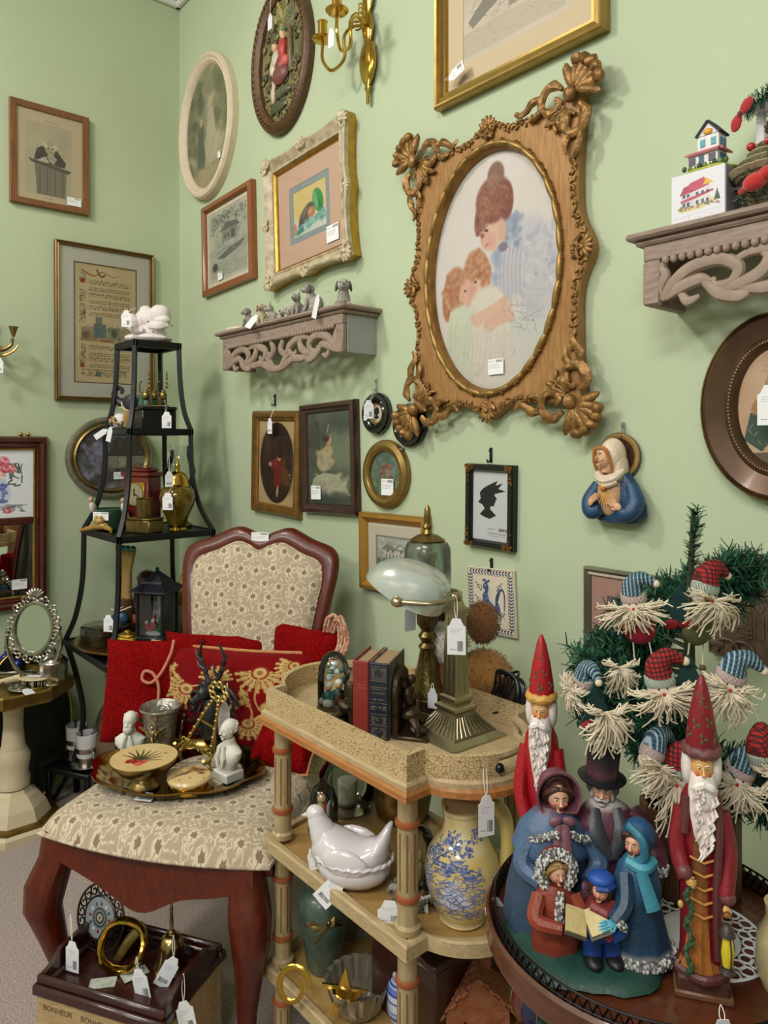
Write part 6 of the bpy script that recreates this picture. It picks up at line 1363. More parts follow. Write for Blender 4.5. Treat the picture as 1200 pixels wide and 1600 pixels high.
b = MB(); R_ = [[bk(x*(1-k), cz+(z-cz)*(1-k), .013) for x, z in outline(.02)] for k in (0, .98)]; b.loops(R_); b.build('back_panel', CH, o)
b = MB(); b.tube([bk(x, z, -.013) for x, z in outline(.04)], .0045, 6); b.tube([bk(x, z, -.018) for x, z in outline(.048)], .004, 6); b.build('back_piping', LEAF, o, uvfn=lambda v: (v.x/.14, v.z/.14))
p_ = bk(-.02, 1.005, -.0185); sk = sticker(o, p_[0]-.0, p_[2]-.002, p_[1], .052, .03); 
CHM = o
bpy.context.view_layer.update(); CMW = o.matrix_world.copy()
def cl(x, y, z): return CMW @ Vector((x, y, z))
# ================================================================ red cushions leaning on the chair back
def cushion_tex():
    c = Canvas(512, 384, '#780508', 61); c.blur_noise(['#6a0a0e', '#8a1218', '#720d13'], 120, .08, al=.35); G = ['#b08a52', '#c9a56a', '#8d6a3a']
    def leaf(x, y, a, L, w=.32):
        ex, ey = x+math.cos(a)*L, y+math.sin(a)*L*4/3
        for k in range(7):
            t = .15+.13*k; px, py_ = x+(ex-x)*t, y+(ey-y)*t
            for s in (-1, 1): c.line([(px, py_), (px+math.cos(a+s*.7)*L*w*(1-t*.6), py_+math.sin(a+s*.7)*L*w*(1-t*.6)*4/3)], .016, G[k % 3])
        c.line([(x, y), (ex, ey)], .012, G[1])
    def flower(x, y, s, a0):
        for k in range(9): a = a0+(k-4)*.36; leaf(x, y, a, s, .25)
        c.ell(x, y, s*.34, s*.34*4/3, '#7d2418'); c.ell(x, y, s*.26, s*.26*4/3, G[1]); c.ell(x, y, s*.12, s*.12*4/3, G[2])
    flower(.3, .42, .16, 2.6); flower(.47, .3, .1, 4.7); flower(.73, .2, .15, 1.57); flower(.9, .12, .1, 2.2); flower(.68, .72, .12, .8)
    leaf(.12, .35, -.9, .16); leaf(.14, .4, .7, .15); leaf(.62, .35, 1.2, .16); leaf(.85, .45, 2.4, .14); leaf(.55, .6, -.6, .14)
    c.curve([(.12, .38), (.25, .4), (.4, .36), (.47, .3)], .012, G[1]); c.curve([(.73, .25), (.72, .5), (.8, .62), (.92, .58)], .014, G[0]); c.curve([(.62, .45), (.7, .6), (.68, .75)], .014, G[0]); c.grain(.06); return c
VELVET = mat('red_velvet', '#7c0406', .9, var=.35, vs=120, bump=.4, bs=220, spec=.1)
CUSH = img_mat('embroidered_velvet', cushion_tex(), .85, bump=.5, sheen=.05)
ROPE = mat('gold_red_cord', '#b3683f', .7, col2='#c99a63', vs=160, bump=.3, bs=120)
def pillow(b, w, h, d, n=22):
    def f(side):
        def g(u, v):
            x, z = 2*u-1, 2*v-1; e = max(0, (1-x**4))*max(0, (1-z**4)); pin = 1-.07*(x*x*(1-z*z)+z*z*(1-x*x))*1.2
            return (x*w/2*(1-.06*(1-z*z)), side*-d/2*e**.45+.006*math.sin(7*x+3*z), (z+1)*h/2*(1-.03*(1-x*x)*(1 if z > 0 else 0)))
        return g
    b.grid(f(1), n, n); k = len(b.f); b.grid(f(-1), n, n); b.f[k:] = [q[::-1] for q in b.f[k:]]; return f(1)
def rope_edge(w, h, side_fn=None):
    pts = [(-1, -1), (1, -1), (1, 1), (-1, 1)]; out = []
    for k in range(4):
        a, c = pts[k], pts[(k+1) % 4]
        for t in np.linspace(0, 1, 14)[:-1]: x, z = a[0]+(c[0]-a[0])*t, a[1]+(c[1]-a[1])*t; out.append((x*w/2*(1-.06*(1-z*z)), .006*math.sin(7*x+3*z), (z+1)*h/2*(1-.03*(1-x*x)*(1 if z > 0 else 0))))
    return out
ZSEAT = .497
c1 = cl(-.035, .15, ZSEAT-.004)
o = thing('embroidered_cushion', 'red velvet cushion embroidered with gold flowers on the chair', 'cushion', c1, ca+.0, rx=-.22)
b = MB(); pillow(b, .48, .245, .11); b.build('cover', CUSH, o, ang=80)
b = MB(); b.tube(rope_edge(.48, .245), .005, 7, closed=True); b.build('cord_trim', ROPE, o)
c2 = cl(-.235, .13, ZSEAT-.004)
o = thing('velvet_cushion', 'plain dark red velvet cushion with pink cord leaning at the chair side', 'cushion', c2, ca+.3, rx=-.24)
b = MB(); pillow(b, .26, .26, .09); b.build('cover', VELVET, o, ang=80)
b = MB(); b.tube(spl([(.06, -.05, .255), (.055, -.058, .22), (.035, -.062, .175), (.01, -.062, .15), (-.012, -.062, .158), (-.008, -.062, .178), (.014, -.062, .172), (.03, -.062, .14), (.03, -.06, .09)], 7), .004, 7); b.build('loose_cord', mat('pink_cord', '#c07a62', .7, var=.2, vs=200), o)
c3 = cl(.17, .13, ZSEAT-.004)
o = thing('small_red_cushion', 'small plain red velvet cushion in front of the embroidered one by the cart', 'cushion', cl(.155, .05, ZSEAT-.002), ca-.1, rx=-.75)
b = MB(); pillow(b, .16, .135, .07); b.build('cover', VELVET, o, ang=80); b = MB(); b.tube(rope_edge(.16, .135), .004, 7, closed=True); b.build('cord_trim', ROPE, o)
o = thing('tall_red_cushion', 'red velvet cushion peeking above the embroidered cushion at the right', 'cushion', cl(.14, .215, ZSEAT-.004), ca-.35, rx=-.12); b = MB(); pillow(b, .22, .3, .07); b.build('cover', VELVET, o, ang=80)
b = MB()
for k in range(4): b.tube(spl([(.07+.01*k, -.01, .295), (.085+.014*k, -.02, .33+.01*(k % 2)), (.11+.012*k, -.015, .335-.01*k), (.12+.01*k, -.01, .28), (.115+.008*k, -.02, .235)], 7), .0045, 7)
b.build('twisted_cord', mat('red_white_cord', '#a02a2a', .7, col2='#d8bfa0', vs=140, bump=.3, bs=120), o)
o = thing('red_velvet_throw', 'folded red velvet cushion lying behind the embroidered one', 'cushion', cl(-.1, .225, ZSEAT-.004), ca+.12, rx=-.1); b = MB(); pillow(b, .3, .262, .07); b.build('cover', VELVET, o, ang=80)

# ================================================================ scalloped brass tray and its contents
tp = pz(278, 1208, .506); TZ2 = .503
o = thing('scalloped_brass_tray', 'large scalloped brass serving tray on the chair seat', 'tray', (tp.x, tp.y, TZ2), ca+.1)
def scal(a, z): return 1+.085*abs(math.cos(a*4))**.7*(1 if z > .004 else .6)
b = MB(); b.lathe([(0, .003), (.15, .003), (.163, .006), (.178, .022), (.19, .025), (.19, .021), (.18, .017), (.165, .001), (.15, 0), (0, 0)], 72, sy=.72, flute=scal); b.build('dish', mat('tray_brass', '#8d7236', .16, 1.0, var=.2, vs=12), o)
ZB = TZ2+.0035
def on_tray(u, v): q = pz(u, v, ZB); return (q.x, q.y, ZB)
# bowl
IVORY = '#d8c08a'
c = Canvas(256, 256, IVORY, 71); c.blur_noise(['#cfb47a', '#dfc995'], 40, .15, al=.4)
for k in range(9): a = -2.9+k*.35; c.curve([(.48, .62), (.48+.16*math.cos(a), .6+.16*math.sin(a)), (.48+.34*math.cos(a-.1), .58+.34*math.sin(a-.1))], .05, '#2f4a2c', 1, True)
for k in range(12): c.ell(.36+.26*c.r.rand(), .62+.14*c.r.rand(), .055, .05, ['#b5483a', '#c9675a', '#8d2c28'][k % 3], 0, .2)
c.ell(.75, .3, .025, .02, '#7a5a30')
o = thing('footed_brass_bowl', 'brass footed bowl enamelled with a red flower on cream', 'bowl', on_tray(225, 1228), ca)
b = MB(); b.lathe([(.034, 0), (.036, .004), (.026, .012), (.022, .022), (.03, .028), (.05, .036), (.07, .056), (.074, .064), (.072, .065)], 40, cap=False); b.build('bowl_body', OLDBRASS, o); b = MB(); b.lathe([(.072, .065), (.066, .056), (.046, .04), (0, .034)], 40); b.build('enamel', img_mat('bowl_enamel', c, .2, coat=.5), o, uvfn=lambda v: (v.x/.146+.5, v.y/.146+.5))
# round box
c = Canvas(160, 160, '#d3b780', 72); c.blur_noise(['#7d4a2a', '#5b3a22'], 14, .07, .4, .15, .8, .5, .8)
for k in range(6): c.curve([(.5, .55), (.3-.02*k, .5+.06*k), (.15, .45+.09*k)], .03, '#5a5434', .9, True)
for k in range(8): c.ell(c.r.rand(), c.r.rand(), .03, .02, '#a06a34')
o = thing('round_trinket_box', 'round brass trinket box with leaf painted cream lid', 'box', on_tray(296, 1236), ca); b = MB(); b.lathe([(.03, 0), (.042, .006), (.046, .016), (.044, .026)], 32); b.build('body', BRASS, o); b = MB(); b.lathe([(.047, .026), (.048, .031), (.044, .036), (.02, .04), (0, .041)], 32); b.build('lid', img_mat('trinket_lid', c, .25, coat=.4), o, uvfn=lambda v: (v.x/.1+.5, v.y/.1+.5))
# busts
PLASTER = mat('white_parian', '#d9d6ca', .6, bump=.06, bs=160)
def bust(label, loc, rz, s, base, beard):
    o = thing('plaster_bust', label, 'bust', loc, rz); o.scale = (s, s, s); b = MB(); z0 = .02 if base else 0
    if base: b.box((0, 0, .01), (.05, .045, .02), bev=.002); b.build('plinth', PLASTER, o, False); b = MB()
    b.loops([[(rx*math.cos(a), ry*math.sin(a)+oy, z0+z) for a in np.linspace(0, 2*math.pi, 20, endpoint=False)] for z, rx, ry, oy in ((0, .014, .012, 0), (.01, .022, .016, 0), (.03, .036, .02, .0), (.042, .037, .019, .002), (.05, .026, .015, .003), (.056, .0145, .0135, .002), (.066, .0135, .0135, 0))], cap=True)
    for sx in (-1, 1): b.tube([(sx*.004, -.017, z0+.055), (sx*.012, -.022, z0+.03), (sx*.006, -.022, z0+.008)], [.004, .006, .003], 6)
    face(b, (0, -.003, z0+.084), .0195, '#ffffff', None, '#ffffff', '#ffffff', eye='#ffffff'); b.ell((0, .004, z0+.09), (.0165, .0185, .0165), n=16, m=10)
    if beard: b.ell((0, -.015, z0+.069), (.012, .01, .013)); b.tube([(-.009, -.019, z0+.077), (0, -.0215, z0+.079), (.009, -.019, z0+.077)], [.002, .004, .002], 6)
    for k in range(26):
        a = random.Random(k).uniform(0, 6.28); zz = .084+.012*(k % 5)/4; b.ell((.0135*math.cos(a), .005+.0145*abs(math.sin(a)), z0+zz), (.0045, .0045, .004), n=6, m=5)
    b.build('figure', PLASTER, o); return o
bust('white plaster bust of a bearded man at the tray rim', on_tray(203, 1180), ca+.25, 1.0, False, True); bust('white plaster bust of a wavy haired man on a square base', on_tray(357, 1216), ca-.5, 1.06, True, False)
# silvered goblet
o = thing('mercury_goblet', 'silvered glass goblet with winged figures behind the bowl', 'goblet', on_tray(251, 1172), ca); b = MB(); b.lathe([(.03, 0), (.032, .006), (.035, .03), (.043, .085), (.047, .1), (.051, .106), (.05, .111), (.045, .107), (.04, .085), (.03, .012), (0, .01)], 34); b.build('cup', mat('mercury_glass', '#8d8880', .14, .75, col2='#c3beb4', vs=70, bump=.3, bs=150), o)
for k in range(3):
    b = MB(); b.M = RZ(-1.57+2.1*k+.2) @ TR(.043, 0, 0) @ RY(.16); b.ell((0, 0, .05), (.006, .007, .02)); b.ell((.002, 0, .078), .0055)
    for s in (-1, 1):
        for j in range(5): b.ell((0, s*(.01+.004*j), .062+.003*j), (.002, .004, .018-.002*j), RX(s*(-.5-.12*j)), n=7, m=5)
        b.tube([(.001, s*.004, .034), (.001, s*.006, .008)], [.004, .003], 6)
    b.build('winged_figure', SILVER, o)
# stag plaque
PEW = mat('dark_pewter', '#3f4043', .34, .7, var=.3, vs=60, bump=.15, bs=140)
o = thing('stag_medallion', 'dark pewter stag head in a round scroll wreath on the tray', 'ornament', on_tray(338, 1166), ca-.25); o.scale = (1.3, 1.3, 1.3); b = MB()
for k, r in enumerate((.058, .05, .043)): b.tube([(r*math.cos(a), -.004*k, .066+r*math.sin(a)) for a in np.linspace(.35+.2*k, 5.9-.2*k, 32)], [.003, .007, .006, .003], 7)
for k in range(12):
    a = 2.2+k*.42; x, z = .05*math.cos(a), .066+.05*math.sin(a); b.tube([(x+.014*(1-t)*math.cos(t*6+k), -.012, z+.014*(1-t)*math.sin(t*6+k)) for t in np.linspace(0, .9, 8)], [.004, .003, .002], 6)
b.build('wreath', PEW, o)
b = MB(); b.tube(spl([(.0, -.01, .03), (.004, -.018, .07), (.0, -.02, .1)], 6), [.024, .02, .014], 10); b.ell((-.004, -.026, .112), (.013, .02, .015)); b.tube([(-.006, -.034, .108), (-.012, -.056, .098)], [.01, .006], 8); 
for s in (-1, 1): b.ell((s*.018, -.014, .12), (.012, .004, .006), RY(s*-.5))
for k in range(20): a = k*.7; b.tube([(.018*math.cos(a), -.024, .04+.003*k), (.02*math.cos(a)+.002, -.032, .03+.003*k)], [.004, .001], 5)
b.build('stag_head', PEW, o); b = MB()
for s in (-1, 1):
    b.tube(spl([(s*.006, -.014, .125), (s*.022, -.01, .15), (s*.03, -.012, .18), (s*.02, -.016, .205)], 6), [.005, .004, .002], 7)
    for t, (dx, dz) in ((.35, (.018, .014)), (.6, (.016, .02)), (.2, (-.01, .02))): p0 = Vector((s*(.01+.024*t), -.012, .13+.06*t)); b.tube([p0, p0+Vector((s*dx*.6, -.004, dz*.4)), p0+Vector((s*dx, -.002, dz))], [.0032, .0026, .001], 6)
b.build('antlers', PEW, o)
# gold easel
o = thing('gilt_easel', 'ornate gilt brass display easel standing on the tray', 'easel', on_tray(305, 1196), ca-.2, ry=.3); GE = mat('pale_gilt', '#b39a5a', .3, .9, var=.2, vs=80); b = MB()
for s in (-1, 1):
    P_ = spl([(s*.05, -.01, .0), (s*.034, -.004, .06), (s*.018, .01, .13), (s*.006, .02, .17)], 8); b.tube(P_, .0036, 7)
    for i, p in enumerate(P_): b.ell((p[0], p[1]-.002, p[2]), (.0052, .0036, .0042), n=7, m=5) if i % 2 else None
    b.tube(spl([(s*.042, -.01, .045), (s*.044, -.03, .04), (s*.044, -.04, .052)], 5), .004, 7)
b.box((0, .008, .105), (.04, .003, .004)); b.build('side_rails', GE, o); b = MB()
for k in range(16): a = k*.8; b.tube([(.022*math.cos(a)+.007*math.cos(t*5), .018, .185+.017*math.sin(a)+.007*math.sin(t*5)) for t in np.linspace(0, 1, 7)], .0026, 6)
b.build('scroll_crest', GE, o); b = MB()
for k in range(9): b.tube([((k-4)*.011+.006*math.cos(t*5), -.008, .05+.006*math.sin(t*5+k)) for t in np.linspace(0, 1.2, 8)], .0024, 6)
b.build('scroll_apron', GE, o); b = MB(); b.tube([(0, .02, .17), (0, .07, .0)], .003, 6); b.build('back_leg', GE, o)
q = Vector(on_tray(350, 1190))+Vector((0, 0, .135)); price_tag(q, q+Vector((-.02, .02, .045)), 'white price tag hanging edgewise from the gilt easel', rz=ca+.9, w=.03, h=.062, back=True)
t = price_tag(Vector(on_tray(232, 1244))+Vector((0, 0, .004)), None, 'small printed price card lying on the tray rim', w=.04, h=.024, rz=ca, rx=-math.pi/2+.1)

# ================================================================ crate with dark tray under the chair
PINE = wood('pale_crate_wood', '#a98c62', '#c4a87c', .6, (4, 30, 30), coat=0)
q1, q2 = pz(58, 1556, .19), pz(256, 1618, .19)
cdir = (q2-q1).normalized(); cang = math.atan2(cdir.y, cdir.x); CW, CD = .29, .2
cc = q1+cdir*CW/2+Vector((-cdir.y, cdir.x, 0))*CD/2
o = thing('wooden_crate', 'pale wooden crate stamped BONHEUR under the chair', 'crate', (cc.x, cc.y, 0), cang)
for s in (-1, 1): MB().box((0, s*(CD/2-.006), .0965), (CW, .012, .187), bev=.001).build('side_board', PINE, o, False); MB().box((s*(CW/2-.006), 0, .0965), (.012, CD-.025, .187), bev=.001).build('end_board', PINE, o, False)
MB().box((0, 0, .188), (CW-.002, CD-.002, .005)).build('lid', PINE, o, False); b = MB(); b.box((CW/2+.0002, -.01, .12), (.001, .016, .05)); b.build('hand_hole', mat('slot_black', '#0c0a09', .9), o)
STAMP = mat('brown_stamp', '#5d4a34', .8)
for k in range(3): lettering('BONHEUR', .015, .0002, TR(-.095+.09*k, -CD/2-.0003, .172-.0*k) @ RX(math.pi/2), STAMP, o)
b = MB(); b.prism([(-.012, .115), (.012, .115), (.01, .15), (.006, .165), (-.004, .165), (-.01, .145)], -CD/2, -CD/2-.0006); b.build('stamp_emblem', STAMP, o)
DK = wood('dark_tray_wood', '#2a0f0e', '#3d1614', .3, (20, 20, 4), coat=.4); ZT2 = .192
o = thing('dark_wood_tray', 'dark mahogany gallery tray on the pale crate', 'tray', (cc.x, cc.y, ZT2), cang); W_, D_ = .295, .205
MB().box((0, 0, .006), (W_-.02, D_-.02, .008)).build('base', DK, o, False)
for s in (-1, 1):
    for (z, g, t, hh) in ((.012, .012, .02, .022), (.03, .004, .012, .018)): MB().box((0, s*(D_/2-.01+g*.5), z), (W_+g, t, hh), bev=.005).build('long_rail', DK, o)
    b = MB(); b.box((s*(W_/2-.01), 0, .012), (.02, D_-.02, .022), bev=.005); P_ = [(-D_/2+.012, .02), (D_/2-.012, .02), (D_/2-.012, .038), (.07, .042), (.045, .06), (-.045, .06), (-.07, .042), (-D_/2+.012, .038)]; k0 = len(b.v); b.prism(P_, -.005, .005); b.v[k0:] = [Vector((s*(W_/2-.008)+v.y, v.x, v.z)) for v in b.v[k0:]]; b.build('end_rail', DK, o)
bpy.context.view_layer.update(); TM = o.matrix_world.copy(); tl = lambda x, y, z=.0105: TM @ Vector((x, y, z))
# medallion plate
c = Canvas(200, 200, '#8d979c', 81); c.grain(.3)
for k in range(12): a = k*.524; c.ell(.5+.34*math.cos(a), .5+.34*math.sin(a), .05, .04, ['#8f2c2c', '#c9ccd0', '#3c5a6d'][k % 3], a, .2)
for r, col in ((.24, '#23262b'), (.2, '#6d7d86'), (.15, '#2b3138'), (.1, '#9fa8a6'), (.055, '#b08a3c'), (.025, '#8f2c2c')): c.ell(.5, .5, r, r, col)
for k in range(24): a = k*.262; c.ell(.5+.17*math.cos(a), .5+.17*math.sin(a), .012, .012, '#c9a85a')
o = thing('filigree_plate', 'round filigree plate with mosaic centre standing in the dark tray', 'plate', pz(150, 1487, .2025), cang-.1, rx=-.2); FIL = mat('dark_filigree', '#4d4540', .35, .8, var=.3, vs=80)
b = MB(); b.M = TR(0, 0, .066) @ RX(math.pi/2); b.lathe([(0, 0), (.037, 0), (.039, .003), (0, .0032)], 36); b.build('mosaic', img_mat('mosaic_disc', c, .3), o, uvfn=lambda v: (v.x/.078+.5, (v.z-.066)/.078+.5))
b = MB()
for r, t in ((.041, .003), (.064, .0025)): b.tube([(r*math.cos(a), -.001, .066+r*math.sin(a)) for a in np.linspace(0, 6.283, 48, endpoint=False)], t, 6, closed=True)
for k in range(18):
    a = k*.349; x, z = .053*math.cos(a), .066+.053*math.sin(a); b.tube([(x+.011*(1-t*.7)*math.cos(a+t*7), -.001, z+.011*(1-t*.7)*math.sin(a+t*7)) for t in np.linspace(0, 1, 12)], .0018, 5)
for k in range(3): b.tube([((k-1)*.011+.006*math.cos(t*6), -.001, .136+.006*math.sin(t*6)) for t in np.linspace(0, 1, 9)], .0022, 5)
b.build('filigree_rim', FIL, o)
# brass ring
o = thing('brass_ring_ornament', 'heavy brass ring lying tilted in the dark tray', 'ornament', pz(186, 1523, .2025), cang+.3, rx=-.35); b = MB(); b.tube([(.044*math.cos(a), .004*math.sin(3*a), .05+.044*math.sin(a)) for a in np.linspace(0, 6.283, 44, endpoint=False)], .008, 9, closed=True, flat=1.5); b.jitter(.0015, 90); b.build('ring', BRASS, o); b = MB(); b.tube(spl([(.03, .03, .08), (.0, .03, .045), (-.02, .03, .015)], 6), [.01, .012, .01], 8, flat=.6); b.build('cross_bar', OLDBRASS, o)
# bell
o = thing('brass_hand_bell', 'brass hand bell with slim handle in the dark tray', 'bell', pz(268, 1513, .2025), cang)
o.scale = (1.15, 1.15, 1.15); b = MB(); b.lathe([(.03, 0), (.031, .004), (.025, .012), (.022, .03), (.021, .045), (.015, .058), (.005, .063)], 28); b.build('bell_cup', mat('pale_brass', '#bfa169', .22, 1.0, var=.2, vs=18), o); b = MB(); b.lathe([(.005, .06), (.006, .066), (.003, .07), (.0035, .085), (.0025, .1), (.0035, .104), (.0025, .11), (.003, .13), (.001, .137)], 14); b.build('handle', OLDBRASS, o)
for k in range(2): b = MB(); b.box((0, 0, .0008), (.05, .028, .0012)); oo = b.build('folded_note', mat('note_green', '#c9cbbd', .7, col2='#9fa594', vs=90), None, False); oo.matrix_world = TM @ TR(-.035+.045*k, -.045+.04*k, .0105+.0014*k) @ RZ(.5+.5*k); tag(oo, ['printed paper note lying in front of the brass ring', 'printed paper note lying behind the brass ring'][k], 'paper')
price_tag(pz(113, 1475, .262), pz(110, 1428, .3), 'white price tag hanging from the filigree plate', rz=cang, w=.032, h=.056); price_tag(pz(216, 1518, .245), pz(213, 1495, .26), 'white price tag hanging from the brass ring', rz=cang, ry=-.25, w=.036, h=.054); price_tag(pz(272, 1500, .255), pz(271, 1460, .28), 'white price tag hanging from the brass hand bell', rz=cang+.3, ry=.5, w=.03, h=.06); price_tag(tl(W_/2+.014, -.06, .03), tl(W_/2-.006, -.03, .062), 'white price tag hanging down outside the dark tray', rz=cang+.4, ry=-.2, w=.032, h=.056)
# ================================================================ three tier cart
x0, x1, y0, y1 = 1.567, 1.983, -.545, -.232
CKL = crackle('crackle_cream', '#dcc294', '#94703f', 145); OAK = wood('cream_oak', '#a8906a', '#c0aa84', .5, (5, 30, 30), coat=.1); EDGE = wood('orange_edge', '#9c6230', '#b57a42', .45, (5, 30, 30)); POSTM = wood('cream_post', '#9d8860', '#b8a47e', .5, (30, 30, 4), coat=.1); RUST = mat('rust_ring', '#96502a', .5, var=.15)
cart = thing('tiered_cart', 'cream crackle painted three tier cart with bowed ends', 'cart', ((x0+x1)/2, (y0+y1)/2, 0))
hx, hy = (x1-x0)/2, (y1-y0)/2
def cart_outline(g=0.0, n=16, lb=.085):
    """rectangle with a notch and a bowed bulge at both ends, grown by g"""
    P = []
    X, Y, q = hx+g, hy+g, hy-.04
    R_ = (q*q+.085**2)/(2*.085); a = math.asin(q/R_)
    P += [(-X, -Y), (X, -Y), (X, -q)]
    for t in np.linspace(-a, a, n): P.append((X-.0+R_*math.cos(t)-R_*math.cos(a)+g*.2, R_*math.sin(t)))
    P += [(X, q), (X, Y), (-X, Y), (-X, q)]
    for t in np.linspace(-a, a, n): P.append((-(X+(R_*math.cos(t)-R_*math.cos(a))*lb/.085+g*.2), -R_*math.sin(t)))
    P += [(-X, -q)]; return P
def slab(name, z0, z1, g, m, bev=0, lb=.085): b = MB(); b.prism(cart_outline(g, lb=lb), z0, z1, plane='xy', bev=bev); return b.build(name, m, cart, False)
ZTOP = .733
slab('top_board', ZTOP-.012, ZTOP, -.006, mat('top_tan', '#b59a6a', .45, var=.12, vs=9, coat=.2)); slab('top_edge', ZTOP-.02, ZTOP-.006, .012, EDGE, .004); slab('top_ledge', ZTOP-.008, ZTOP+.006, .007, OAK, .004)
A_, B_ = cart_outline(.0), cart_outline(-.012)
def gal(idx, name, zt):
    b = MB(); Ro = [A_[i] for i in idx]; Ri = [B_[i] for i in idx]; k = len(idx)
    vs = [(x, y, z) for (x, y) in Ro for z in (ZTOP+.004, zt)]+[(x, y, z) for (x, y) in Ri for z in (ZTOP+.004, zt)]
    fs = []; m = 2*k
    for i in range(k-1):
        a = 2*i; fs += [(a, a+2, a+3, a+1), (m+a, m+a+1, m+a+3, m+a+2), (a+1, a+3, m+a+3, m+a+1), (a, m+a, m+a+2, a+2)]
    fs += [(0, 1, m+1, m), (2*k-2, m+2*k-2, m+2*k-1, 2*k-1)]; b.add(vs, fs); b.build(name, CKL, cart, False)
n_ = 16
gal([0, 1], 'gallery_side', .781); gal([1, 2], 'gallery_corner', .781); gal([19, 20], 'gallery_corner', .781); gal([20, 21], 'gallery_side', .781); gal([21, 22], 'gallery_corner', .781); gal([39, 0], 'gallery_corner', .781)
gal(list(range(2, 10)), 'gallery_bow', .776); gal(list(range(22, 40)), 'gallery_bow', .779)
for zz, t in ((ZTOP+.008, .006), (.769, .008)):
    b = MB(); b.tube([((A_[i][0]+B_[i][0])/2, (A_[i][1]+B_[i][1])/2, zz) for i in range(9, 20)], t, 8, flat=1.0); b.build('bow_rail', OAK, cart)
b = MB(); b.ell((A_[9][0], A_[9][1], .753), (.008, .008, .008)); b.build('knob', BLACKM, cart)
for zz in (.478, .228):
    slab('shelf', zz-.012, zz, -.006, mat('shelf_tan', '#a5854f', .4, var=.15, vs=8, coat=.3), lb=.02)
    b = MB(); O_ = cart_outline(.006, lb=.02); I_ = cart_outline(-.008, lb=.02); b.loops([[(x, y, z) for x, y in Q] for Q, z in ((O_, zz-.016), (O_, zz+.006), (cart_outline(.003, lb=.02), zz+.009), (I_, zz+.008), (I_, zz-.001))]); b.build('shelf_edge', OAK, cart, ang=30)
for sx in (-1, 1):
    for sy in (-1, 1):
        px, py_ = sx*(hx-.024), sy*(hy-.024)
        for (za, zb_) in ((.012, .212), (.237, .462), (.487, .716)):
            b = MB(); b.M = TR(px, py_, 0); L = zb_-za
            b.lathe([(.021, za), (.022, za+.01), (.017, za+.014), (.0165, zb_-.014), (.019, zb_-.008), (.019, zb_)], 20, flute=lambda a, z: 1-.06*(max(0, math.cos(a*6))**8)*(1 if za+L*.3 < z < zb_-L*.3 else 0)); b.build('post', POSTM, cart)
            for f_ in (.24, .76): b = MB(); b.M = TR(px, py_, za+L*f_); b.lathe([(.016, -.006), (.02, -.004), (.021, 0), (.02, .004), (.016, .006)], 20, cap=False); b.build('post_ring', RUST, cart)
            for k in range(8): b = MB(); a = k*math.pi/4; b.box((px+.0166*math.cos(a), py_+.0166*math.sin(a), (za+zb_)/2), (.0012, .003, L*.4), RZ(a)); b.build('flute', mat('flute_brown', '#7d5a34', .6), cart, False)
        b = MB(); b.M = TR(px, py_, 0); b.lathe([(.012, 0), (.016, .004), (.018, .012)], 16); b.build('foot', POSTM, cart)
ZA, ZM, ZL = ZTOP+.001, .4785, .2285
def ct(u, v, z=ZA): return pz(u, v, z)
# ---------------------------------------------------------------- top tray
def dome(b, r, h, n=26): b.lathe([(r, 0), (r, h*.5), (r*.93, h*.72), (r*.7, h*.9), (r*.35, h*.985), (0, h)], n, cap=False)
def peeps(b, L):
    for (x, y, z, s, c1, c2) in L:
        b.lathe([(0, 0)]*0 or [(.3, 0), (.34, .1), (.24, .5), (.2, .9), (.24, 1.2), (.1, 1.35)], 10, col=c1) if False else None
        b.ell((x, y, z+s*.5), (s*.34, s*.3, s*.55), col=c1, n=10, m=7); b.ell((x, y, z+s*1.2), s*.25, col='#d9a888', n=10, m=7); b.ell((x, y+s*.05, z+s*1.32), (s*.27, s*.26, s*.2), col=c2, n=10, m=7); b.tube([(x-s*.3, y, z+s*.8), (x-s*.35, y-s*.3, z+s*.5)], s*.1, 6, col=c1); b.tube([(x+s*.3, y, z+s*.8), (x+s*.35, y-s*.3, z+s*.5)], s*.1, 6, col=c1)
q = pz(522, 1112, ZA); o = thing('glass_dome_scene', 'glass dome over a little nativity scene on the cart', 'ornament', q, .6)
b = MB(); b.lathe([(.034, 0), (.037, .004), (.035, .01), (0, .0102)], 28, col='#6d5a3c'); b.build('base', PAINT, o); b = MB(); b.v = []; dome(b, .033, .11); b.v = [v+Vector((0, 0, .01)) for v in b.v]; b.build('dome', CLEAR, o)
b = MB(); peeps(b, [(-.012, 0, .012, .03, '#3f6a6d', '#c9c9cf'), (.008, .006, .012, .034, '#35584f', '#e2dcd0'), (.018, -.01, .012, .024, '#b55a34', '#3a2a20')]); b.ell((-.006, -.018, .022), (.012, .007, .008), col='#d8d4cc'); b.ell((-.02, -.018, .026), (.005, .005, .006), col='#d8d4cc')
for k in range(10): b.ell((random.Random(k).uniform(-.02, .02), .01, .06+.0035*k), (.008, .006, .006), col=['#4a6d5a', '#c9cdd0'][k % 2], n=7, m=5)
b.build('figures', PAINT, o)
q = pz(560, 1122, ZA); o = thing('small_grey_figure', 'tiny grey animal figurine lying before the glass dome', 'figurine', (q.x, q.y, ZA), 1.0); b = MB(); critter(b, 0, 0, 0, .034, '#7d8688', 'lie', .5); b.build('figure', ANIM, o)
